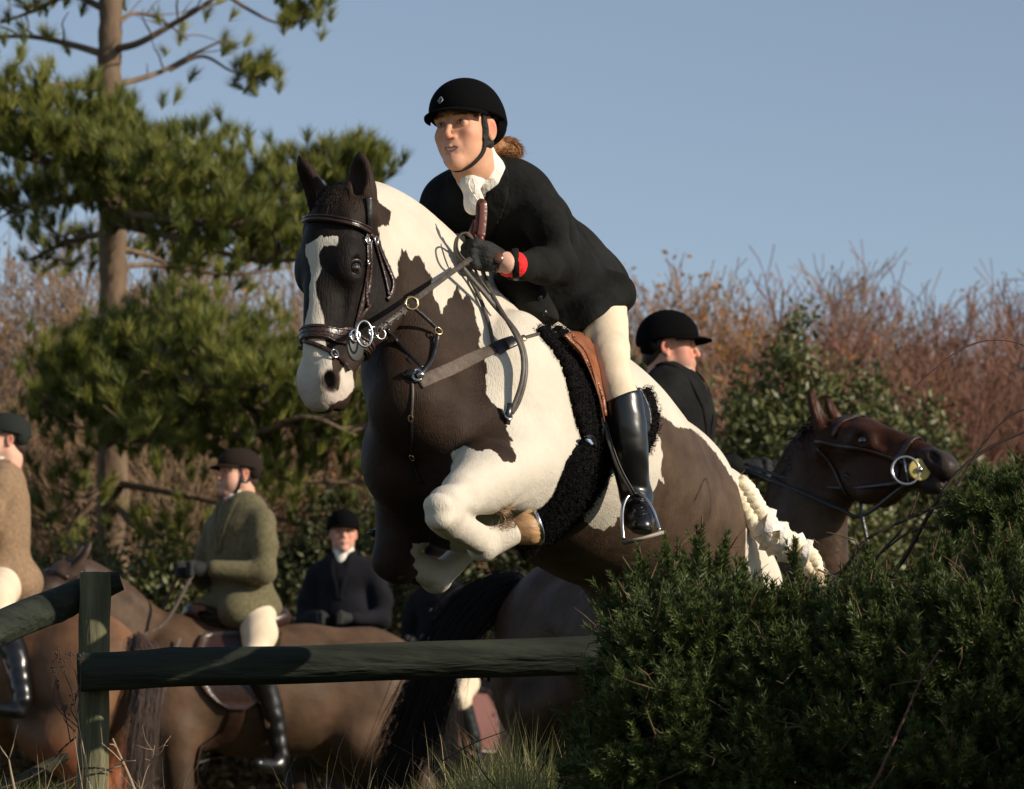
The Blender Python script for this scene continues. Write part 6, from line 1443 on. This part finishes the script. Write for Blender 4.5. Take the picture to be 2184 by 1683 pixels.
# ================================================================ the log fence
M_log = mat('mossy_shaded_log', (.010, .014, .010), .85, .25, noise=(22, .5), stretch=(.16, 1, 1), bump=(40, 1.6), color2=(.034, .040, .028))  # mossy green wood, base colour darkened to stand in for shade on the rails
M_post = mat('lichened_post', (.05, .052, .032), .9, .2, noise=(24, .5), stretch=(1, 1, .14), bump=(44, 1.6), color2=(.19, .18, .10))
fence = empty('fence', P(200, 1700, 8.95)); tag(fence, 'dark mossy log fence with one upright post and two rails at the left', 'fence')
def log(name, pts, r, m, par, seed=0, cap=True, sides=28, ns=60):
    rg = np.random.default_rng(seed); p = catmull(np.array(pts), max(2, ns // (len(pts) - 1))); n = len(p); t = np.gradient(p, axis=0); t /= np.linalg.norm(t, axis=1, keepdims=True)
    u = np.cross(t, A(.1, -.8, .3)); u /= np.linalg.norm(u, axis=1, keepdims=True); v = np.cross(t, u); a = np.arange(sides) * 2 * math.pi / sides
    s = np.arange(n)[:, None] / n; k = rg.uniform(0, 6, 8)
    rad = np.interp(np.arange(n), np.linspace(0, n - 1, len(np.atleast_1d(r))), np.atleast_1d(r))[:, None] * (1 + .035 * np.sin(2 * a + 5 * s + k[0]) + .02 * np.sin(5 * a + 9 * s + k[1]) + .02 * np.sin(23 * s + k[2] + a) + .012 * np.sin(9 * a + k[3] + 3 * s))
    for _ in range(4):
        sa, ss = rg.uniform(0, 6.28), rg.uniform(.1, .9); rad = rad * (1 + .07 * np.exp(-((s - ss) * 40) ** 2) * np.exp(-(np.angle(np.exp(1j * (a - sa)))) ** 2 * 6))
    V = (p[:, None] + rad[:, :, None] * (np.cos(a)[None, :, None] * u[:, None] + np.sin(a)[None, :, None] * v[:, None])).reshape(-1, 3)
    j = np.arange(sides); Q = np.concatenate([np.stack([i * sides + j, i * sides + (j + 1) % sides, (i + 1) * sides + (j + 1) % sides, (i + 1) * sides + j], 1) for i in range(n - 1)])
    V = np.vstack([V, p[0], p[-1]]); T = np.vstack([np.stack([(j + 1) % sides, j, np.full(sides, n * sides)], 1), np.stack([(n - 1) * sides + j, (n - 1) * sides + (j + 1) % sides, np.full(sides, n * sides + 1)], 1)])
    return mesh_obj(name, V, [Q, T], m, par)
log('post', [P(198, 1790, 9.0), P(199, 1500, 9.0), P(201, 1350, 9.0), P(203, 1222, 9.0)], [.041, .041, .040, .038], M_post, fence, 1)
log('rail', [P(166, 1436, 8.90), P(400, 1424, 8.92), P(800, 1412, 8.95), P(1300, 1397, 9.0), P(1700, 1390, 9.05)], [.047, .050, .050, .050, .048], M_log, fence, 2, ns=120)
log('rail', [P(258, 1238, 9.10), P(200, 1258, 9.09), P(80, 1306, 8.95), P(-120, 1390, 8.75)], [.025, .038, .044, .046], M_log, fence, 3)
# barbed wire
M_wire = mat('rusty_wire', (.05, .04, .035), .6, .4, metal=.6)
def barbed(label, pts, e=None):
    c = catmull(np.array(pts), 10); mb = MB(); L = np.concatenate([[0], np.cumsum(np.linalg.norm(np.diff(c, axis=0), axis=1))]); ph = L * 160
    for s_ in (0, math.pi): mb.tube(c + np.stack([0 * ph, np.cos(ph + s_), np.sin(ph + s_)], 1) * .0016, .0014, 5)
    for d in np.arange(.04, L[-1], .10):
        q = np.array([np.interp(d, L, c[:, k]) for k in range(3)])
        for _ in range(4): v = nrm(RNG.normal(size=3)); mb.tube([q - v * .003, q + v * .014], [.0013, .0004], 4)
        mb.ball(q, .0035, nu=6, nv_=4)
    o = mb.build('barbed_wire', M_wire); tag(o, label, 'barbed wire'); return o
barbed('strand of barbed wire climbing from the lower left corner to the post', [P(-30, 1690, 8.8), P(50, 1665, 8.85), P(100, 1636, 8.9), P(130, 1600, 8.93), P(162, 1572, 8.95)])
barbed('lower strand of barbed wire sagging left of the post', [P(-30, 1700, 8.8), P(40, 1732 - 30, 8.85), P(110, 1680, 8.9), P(166, 1655, 8.95)])
barbed('ring of barbed wire bound round the lit foot of the post', [P(165, 1640, 8.95), P(195, 1638, 8.94), P(222, 1640, 8.945), P(240, 1647, 8.98)])
# pale leaning stake and mossy branch at the left
M_stake = mat('pale_stake', (.24, .22, .16), .9, .2, noise=(5, .8), bump=(20, .7), stretch=(1, 1, .3))
o = log('fallen_branch', [P(145, 1612, 9.3), P(110, 1630, 9.3), P(50, 1665, 9.25), P(-40, 1700, 9.2)], [.010, .017, .020, .018], mat('mossy_bark', (.04, .038, .022), .9, .2, noise=(12, .5), bump=(30, 1)), None, 5); tag(o, 'mossy fallen branch lying low at the left edge', 'branch')
# dry stalks
M_straw = leafmat('straw', (.30, .22, .12), (.48, .38, .24), .7, .25); M_dead = mat('dead_stalk', (.07, .05, .04), .8, .2); M_pale = mat('pale_stalk', (.30, .22, .15), .8, .2)
def stalk(label, pts, r, m, heads=None, twigs=0, name='dry_stalk', cat='stalk'):
    c = catmull(np.array(pts), 8); mb = MB(); mb.tube(c, np.linspace(r, r * .45, len(c)), 6)
    for k in range(twigs):
        i = int(len(c) * RNG.uniform(.45, .95)); d = nrm(nrm(c[-1] - c[0]) * .8 + RNG.normal(size=3) * .55); e = c[i] + d * RNG.uniform(.03, .09); mb.tube([c[i], (c[i] + e) / 2 + RNG.normal(size=3) * .006, e], [r * .5, r * .4, r * .25], 5)
        if heads: 
            for _ in range(2): mb.ball(e + RNG.normal(size=3) * .004, heads, nu=7, nv_=5)
    if heads: mb.ball(c[-1], heads, nu=7, nv_=5)
    o = mb.build(name, m); tag(o, label, cat); return o
wd = empty('dead_weed', P(165, 1560, 8.85)); tag(wd, 'dark dead umbel weed with tiny seed heads left of the post', 'weed')
mb = MB(); hd_ = MB()
for (x0, y0, x1, y1) in ((170, 1555, 120, 1440), (168, 1550, 132, 1425), (165, 1540, 160, 1500), (172, 1560, 150, 1400), (165, 1520, 172, 1410), (150, 1580, 125, 1470), (160, 1560, 138, 1520), (140, 1530, 122, 1400), (158, 1500, 175, 1450)):
    a = P(x0, y0, 8.85); b = P(x1, y1, 8.84 + RNG.uniform(-.03, .03)); mid = (a + b) / 2 + RNG.normal(size=3) * .012; c = catmull([a, mid, b], 6); mb.tube(c, np.linspace(.0018, .0009, len(c)), 5)
    for _ in range(7):
        d = nrm(nrm(b - a) + RNG.normal(size=3) * .6); e = b + d * RNG.uniform(.008, .026); mb.tube([b, e], .0007, 4); hd_.ball(e, RNG.uniform(.0018, .0032), nu=7, nv_=5)
mb.tube(catmull([P(172, 1700, 8.86), P(176, 1640, 8.86), P(168, 1550, 8.85)], 6), .0022, 6)
mb.build('stems', M_dead, wd); o = hd_.build('seed_heads', M_dead, wd); o['kind'] = 'stuff'
stalk('thin straw stem leaning left across the post', [P(196, 1700, 8.84), P(178, 1600, 8.84), P(160, 1500, 8.83), P(147, 1448, 8.82)][::1], .0020, M_pale)
stalk('thin straw stem standing left of the post foot', [P(186, 1740, 8.80), P(172, 1660, 8.80), P(158, 1570, 8.80), P(148, 1478 + 50, 8.80)], .0016, M_pale)
stalk('fine straw stem in front of the lit post foot', [P(232, 1700, 8.78), P(224, 1640, 8.78), P(214, 1540, 8.78)], .0013, M_pale)
stalk('forked pale twig leaning right of the post', [P(300, 1720, 8.8), P(275, 1655, 8.8), P(255, 1610, 8.8), P(240, 1575, 8.8)], .0050, M_pale, twigs=5)
stalk('small forked dry weed right of the post', [P(297, 1700, 8.75), P(310, 1650, 8.75), P(325, 1615, 8.75), P(330, 1590, 8.75)], .0016, M_pale, twigs=7)
stalk('short pale broken stick at the lower left', [P(32, 1690, 8.7), P(24, 1650, 8.7), P(18, 1615, 8.7)], .0042, M_pale, twigs=2)
stalk('dark twig slanting over the grass below the rail', [P(945, 1622, 8.6), P(1000, 1590, 8.6), P(1040, 1573, 8.6), P(1078, 1560, 8.6)], .0020, M_dead)
stalk('dark thorny twig standing at the left foot of the gorse', [P(1180, 1720, 8.5), P(1210, 1620, 8.5), P(1250, 1560, 8.5), P(1310, 1490, 8.5)], .0030, M_dead, twigs=4)
stalk('dark bent twig in the grass left of the gorse', [P(1080, 1700, 8.5), P(1040, 1660, 8.5), P(1005, 1610, 8.5)], .0024, M_dead, twigs=3)
stalk('dark branching twig among the grass beneath the dark horse', [P(1120, 1720, 8.55), P(1150, 1650, 8.55), P(1175, 1610, 8.55)], .0022, M_dead, twigs=4)

# ================================================================ grass
n = 42000; x = RNG.uniform(-1.5, 1.4, n); y = RNG.uniform(8.2, 9.9, n); h = RNG.uniform(.04, .13, n) * (1 + .5 * np.sin(x * 4 + 1)) 
pxx = CX + x / y * FPX
tall = np.exp(-((pxx - 1110) / 110) ** 2); h = h * (1 + 1.1 * tall * RNG.uniform(.3, 1, n))
base = np.stack([x, y, ground_z(x, y) - .01], 1); lean = RNG.normal(size=(n, 3)) * .28; D = A(0, 0, 1) + lean; D /= np.linalg.norm(D, axis=1, keepdims=True)
def blades(base, D, h, w, a):
    n = len(base); side = np.cross(D, RNG.normal(size=(n, 3))); side /= np.linalg.norm(side, axis=1, keepdims=True); bend = np.stack([RNG.normal(size=n), RNG.normal(size=n), -np.abs(RNG.normal(size=n)) * .6], 1) * .22
    rows = []
    for t in (0, .35, .7, 1.0):
        c = base + D * (h * t)[:, None] + bend * (h * t * t)[:, None]; ww = (w * (1 - t) ** .7 * .5)[:, None]; rows += [c - side * ww, c + side * ww]
    V = np.stack(rows, 1).reshape(-1, 3); k = np.arange(n)[:, None, None] * 8; q = np.array([[0, 1, 3, 2], [2, 3, 5, 4], [4, 5, 7, 6]])[None]; return V, (k + q).reshape(-1, 4), np.repeat(a, 8)
V, Q, a = blades(base, D, h, RNG.uniform(.002, .0045, n), RNG.uniform(0, 1, n))
M_grass = leafmat('grass_blades', (.08, .13, .022), (.42, .37, .16), .6, .35)
tag(mesh_obj('grass', V, Q, M_grass, None, False, {'rnd': a}), 'short green and straw-coloured grass along the bottom of the picture', 'grass', kind='stuff')
n = 420; pxs = np.concatenate([RNG.normal(1100, 90, 250), RNG.uniform(0, 400, 80), RNG.uniform(600, 1250, 90)]); ys = RNG.uniform(8.5, 9.3, n); xs = (pxs - CX) / FPX * ys
V, Q, a = blades(np.stack([xs, ys, ground_z(xs, ys)], 1), nrm(A(0, 0, 1)) + RNG.normal(size=(n, 3)) * .22, RNG.uniform(.10, .24, n), RNG.uniform(.0016, .003, n), RNG.uniform(0, 1, n))
tag(mesh_obj('dry_grass', V, Q, M_straw, None, False, {'rnd': a}), 'taller dry grass blades beneath the dark horse and by the post', 'grass', kind='stuff')

# ================================================================ gorse
M_gorse = leafmat('gorse_spines', (.018, .036, .009), (.155, .195, .055), .45, .12, .5)
M_gstem = mat('gorse_stem', (.10, .065, .035), .8, .2, noise=(20, .4))
rg = np.random.default_rng(33)
def sprig(L, n, rg, spl=.019):
    t = np.sort(rg.uniform(0, 1, n)) ** .85; a = np.arange(n) * 2.4 + rg.uniform(0, .6, n); sp = spl * (1.05 - .45 * t)
    out = np.stack([np.cos(a), np.sin(a), .55 + .9 * t], 1); out /= np.linalg.norm(out, axis=1, keepdims=True)
    p = np.stack([0 * t, 0 * t, t * L], 1); side = np.cross(out, A(0, 0, 1)); side /= np.linalg.norm(side, axis=1, keepdims=True) + 1e-9; w = (.0025 * (1.1 - .3 * t))[:, None]; up_ = np.cross(side, out)
    V = np.concatenate([np.stack([p - side * w, p + side * w, p + out * sp[:, None]], 1), np.stack([p - up_ * w, p + up_ * w, p + out * sp[:, None] * .98], 1)], 0).reshape(-1, 3)
    return V
SPR = [sprig(L, 36, rg, .027) for L in (.045, .060, .075, .090, .110)]
def gorse(label, lobes, n, base, spikes=(), outline=None, oY=8.2, size=1.0, name='gorse_bush', onm=None):
    root = empty(name, base); tag(root, label, 'gorse bush'); Ps = []; Ds = []; Sc = []; stems = []
    w = np.array([b[1][0] * b[1][2] for b in lobes]); cnt = (n * w / w.sum()).astype(int)
    for (c, rad), k in zip(lobes, cnt):
        d = rg.normal(size=(k, 3)); d[:, 1] -= .35; d[:, 2] += .15; d /= np.linalg.norm(d, axis=1, keepdims=True); r = rg.uniform(.72, 1.04, k)[:, None]
        cl = rg.normal(size=(max(5, k // 42), 3)); cl[:, 1] -= .3; cl[:, 2] += .35; cl /= np.linalg.norm(cl, axis=1, keepdims=True)
        near = cl[np.argmax(d @ cl.T, 1)]; cs_ = np.argmax(d @ cl.T, 1); d2 = d * .50 + near * .50; d2 /= np.linalg.norm(d2, axis=1, keepdims=True); dn_ = (d * near).sum(1, keepdims=True); lift = .90 + .30 * np.clip((dn_ - .80) / .20, 0, 1) ** 1.5
        Ps.append(c + d2 * r * lift * A(*rad)); dd = d2 * .85 + A(0, -.15, .55) + rg.normal(size=(k, 3)) * .30; Ds.append(dd / np.linalg.norm(dd, axis=1, keepdims=True)); Sc.append(rg.uniform(.7, 1.25, k))
        for q in (c + d2 * .9 * A(*rad))[::12]: m_ = (c + q) / 2 + rg.normal(size=3) * .03; stems += [(*c, *m_, .006, .004), (*m_, *q, .004, .002)]
        stems.append((*A(*base), *c, .016, .010))
    if outline is not None:
        ox = np.array(outline, float)
        for px in np.arange(ox[0, 0], ox[-1, 0], 17.0): spikes = list(spikes) + [(px + rg.uniform(-8, 8), np.interp(px, ox[:, 0], ox[:, 1]) + abs(rg.normal()) * 38 + 4, oY + rg.uniform(-.15, .2), rg.uniform(90, 190), rg.uniform(-25, 35))]
    for (px, py, Y, hh_, lean) in spikes:
        tip = P(px, py, Y); foot = P(px + lean, py + hh_, Y + .05); m_ = int(hh_ / 4.2); t = rg.uniform(0, 1, m_); sp = (1 - t)[:, None]
        c = foot + (tip - foot) * t[:, None] + rg.normal(size=(m_, 3)) * .035 * sp; Ps.append(c - nrm(tip - foot) * .06); dd = nrm(tip - foot) * 1.2 + rg.normal(size=(m_, 3)) * (.1 + .5 * sp); Ds.append(dd / np.linalg.norm(dd, axis=1, keepdims=True)); Sc.append(rg.uniform(.6, .9, m_)); stems.append((*foot, *tip, .005, .002))
    Pp = np.vstack(Ps); Dd = np.vstack(Ds); Sc = np.concatenate(Sc) * size; N_ = len(Pp); VV = []; AA = []
    ref = np.where(np.abs(Dd[:, 2:3]) > .95, A(1, 0, 0), A(0, 0, 1)); u = np.cross(Dd, ref); u /= np.linalg.norm(u, axis=1, keepdims=True); v = np.cross(Dd, u); rot = rg.uniform(0, 6.28, N_); u2 = u * np.cos(rot)[:, None] + v * np.sin(rot)[:, None]; v2 = np.cross(Dd, u2)
    var = rg.integers(0, len(SPR), N_); tone = rg.uniform(0, 1, N_)
    for k in range(len(SPR)):
        s_ = np.where(var == k)[0]; T = SPR[k]; X = T[None] * Sc[s_][:, None, None]
        VV.append((Pp[s_][:, None] + X[..., 0:1] * u2[s_][:, None] + X[..., 1:2] * v2[s_][:, None] + X[..., 2:3] * Dd[s_][:, None]).reshape(-1, 3)); AA.append((np.repeat(tone[s_], len(T)) * .55 + np.tile(T[:, 2] / T[:, 2].max(), len(s_)) * .45))
    V = np.vstack(VV); F = np.arange(len(V)).reshape(-1, 3); mesh_obj('spiny_shoots', V, F, M_gorse, root, False, {'rnd': np.concatenate(AA)}); segs_mesh('stems', np.array(stems), M_gstem, root, 5)
    dd_ = []; pick = rg.integers(0, N_, max(30, N_ // 45))
    for i_ in pick:
        q = Pp[i_]; v = nrm(Dd[i_] + rg.normal(size=3) * .5)
        for _ in range(3): q2 = q + v * rg.uniform(.03, .06); dd_.append((*q, *q2, .0022, .0014)); dd_.append((*q2, *(q2 + nrm(v + rg.normal(size=3) * .8) * .03), .0012, .0005)); q = q2; v = nrm(v + rg.normal(size=3) * .35)
    segs_mesh('dead_twigs', np.array(dd_), M_gstem, root, 5)['kind'] = 'stuff'
    return root
def lb(px, py, Y, rx, rz=None, ry=None): return (P(px, py, Y), (rx * Y / FPX, (ry or rx) * Y / FPX, (rz or rx) * Y / FPX))
gorse('dark green gorse bush in front of the rail, hiding the jumping horse\'s hind legs', [lb(1500, 1350, 8.4, 80, 80), lb(1450, 1400, 8.3, 55, 80), lb(1570, 1420, 8.3, 95, 80), lb(1410, 1490, 8.2, 85, 95), lb(1370, 1350, 8.3, 40, 70), lb(1480, 1470, 8.1, 150, 140), lb(1355, 1600, 8.1, 80, 85), lb(1440, 1630, 8.0, 160, 150), lb(1620, 1480, 8.1, 150, 150), lb(1600, 1660, 8.0, 170, 150), lb(1315, 1690, 8.1, 70, 75)], 6500, P(1450, 1900, 8.4),
      spikes=[(1363, 1165, 8.3, 190, 30), (1418, 1128, 8.3, 200, 20), (1497, 1102, 8.3, 210, -5), (1545, 1150, 8.35, 170, -20), (1588, 1185, 8.35, 150, -20), (1342, 1235, 8.25, 150, 20), (1293, 1338, 8.2, 150, 60), (1322, 1262, 8.2, 160, 30), (1445, 1165, 8.35, 150, 5), (1530, 1180, 8.3, 150, 0), (1190, 1470 + 60, 8.1, 90, 70), (1235, 1425, 8.1, 100, 80)], outline=[(1215, 1560), (1250, 1470), (1300, 1360), (1345, 1250), (1400, 1185), (1450, 1180), (1500, 1140), (1550, 1185), (1600, 1240), (1660, 1265)], oY=8.25)
gorse('broad green gorse bush filling the lower right corner under the bay horse', [lb(1720, 1430, 8.2, 95, 75), lb(1850, 1410, 8.1, 110, 105), lb(1990, 1400, 8.0, 110, 90), lb(2110, 1370, 7.9, 100, 100), lb(1760, 1500, 8.0, 170, 150), lb(1930, 1500, 7.9, 190, 170), lb(2120, 1470, 7.8, 170, 170), lb(1800, 1680, 7.9, 200, 160), lb(2050, 1670, 7.8, 220, 170), lb(2230, 1560, 7.8, 160, 200)], 8500, P(1950, 1950, 8.2),
      spikes=[(1692, 1140, 8.3, 220, 10), (1740, 1235, 8.3, 130, 0), (1793, 1198, 8.2, 170, 10), (1640, 1275, 8.3, 120, 10), (1850, 1150, 8.1, 200, 10), (1890, 1195, 8.1, 160, 0), (1935, 1190, 8.1, 150, 0), (1990, 1158, 8.0, 190, 5), (2015, 1128, 8.0, 200, 10), (2075, 1120, 7.9, 190, 0), (2130, 1120, 7.9, 200, 0), (2170, 1115, 7.9, 200, 0), (1780, 1430, 7.9, 150, 10), (1818, 1245, 8.1, 130, 0)], outline=[(1640, 1265), (1700, 1215), (1750, 1250), (1800, 1215), (1850, 1190), (1900, 1215), (1950, 1205), (2000, 1155), (2060, 1135), (2120, 1115), (2200, 1095)], oY=8.0)
gorse('taller dark gorse bush at the right edge behind the bramble stems', [lb(2180, 1200, 8.9, 60, 60), lb(2200, 1110, 9.0, 40, 40), lb(2110, 1270, 8.8, 40, 40), lb(2250, 1130, 9.0, 80, 80), lb(2200, 1200, 8.8, 150, 120)], 3000, P(2180, 1800, 9.0), spikes=[(2168, 985, 9.0, 150, 10), (2140, 1050, 9.0, 130, 5), (2192, 965, 9.0, 150, 0)])
gorse('unseen gorse bank added outside the right edge to shade the rail and lower gorse', [(A(1.95, 7.5, .45), (.4, .4, .64)), (A(2.4, 6.9, .52), (.5, .5, .74)), (A(2.7, 7.8, .55), (.6, .6, .80)), (A(1.9, 8.2, .45), (.4, .4, .60)), (A(1.6, 7.0, .36), (.35, .35, .57))], 2600, A(2.1, 7.5, -.3), size=1.5)  # out of view, added to cast shade on the rail and lower gorse
# spires of new growth along the gorse tops
# brambles
M_bram = mat('bramble_stem', (.10, .045, .035), .6, .3, noise=(20, .4)); M_bramd = mat('dark_bramble_stem', (.035, .022, .018), .6, .3)
def bramble(label, pts, r, m, thorns=12):
    c = catmull(np.array(pts), 10); mb = MB(); mb.tube(c, np.linspace(r, r * .5, len(c)), 7); T = np.gradient(c, axis=0)
    for _ in range(thorns):
        i = RNG.integers(1, len(c) - 1); v = nrm(RNG.normal(size=3) + nrm(T[i]) * -.3); mb.tube([c[i], c[i] + v * (r + .007)], [.0018, .0003], 4)
    o = mb.build('bramble_stem', m); tag(o, label, 'bramble'); return o
bramble('thin reddish bramble arching over the sky-side hedge at the right', [P(1938, 838, 9.2), P(1990, 790, 9.2), P(2050, 745, 9.2), P(2110, 726, 9.2), P(2170, 732, 9.2), P(2220, 760, 9.2)], .0026, M_bram, 16)
bramble('thick dark bramble curving from the gorse to the right edge', [P(1880, 1260, 8.9), P(1935, 1180, 8.9), P(1985, 1090, 8.9), P(2040, 1010, 8.9), P(2110, 955, 8.9), P(2200, 915, 8.9)], .0065, M_bramd)
bramble('dark bramble crossing below the bay horse\'s muzzle', [P(2010, 1090, 8.85), P(2050, 1020, 8.85), P(2100, 945, 8.85), P(2150, 890, 8.85), P(2210, 865, 8.85)], .0035, M_bramd)
bramble('long dark bramble running down left into the gorse', [P(1800, 1215, 8.8), P(1850, 1150, 8.8), P(1930, 1110, 8.8), P(2010, 1080, 8.8), P(2080, 1090, 8.8)], .0045, M_bramd)
bramble('upright dark bramble stem left of the right gorse', [P(1830, 1260, 8.75), P(1870, 1190, 8.75), P(1930, 1120, 8.75), P(1960, 1050, 8.75)], .004, M_bramd)
bramble('low arching dark bramble in the right gorse', [P(1760, 1230, 8.75), P(1850, 1200, 8.75), P(1950, 1130, 8.75), P(2040, 1130, 8.75)], .0035, M_bramd)
bramble('pale red bramble stem in front of the right gorse', [P(1840, 1720, 7.55), P(1880, 1640, 7.5), P(1925, 1540, 7.5), P(1965, 1450, 7.5), P(2005, 1385, 7.5)], .0035, M_bram, 14)
bramble('straw-coloured stem below the braided tail', [P(1745, 1215, 8.2), P(1790, 1235, 8.15), P(1820, 1250, 8.1), P(1835, 1290, 8.1), P(1840, 1330, 8.1)], .0022, M_pale, 2)
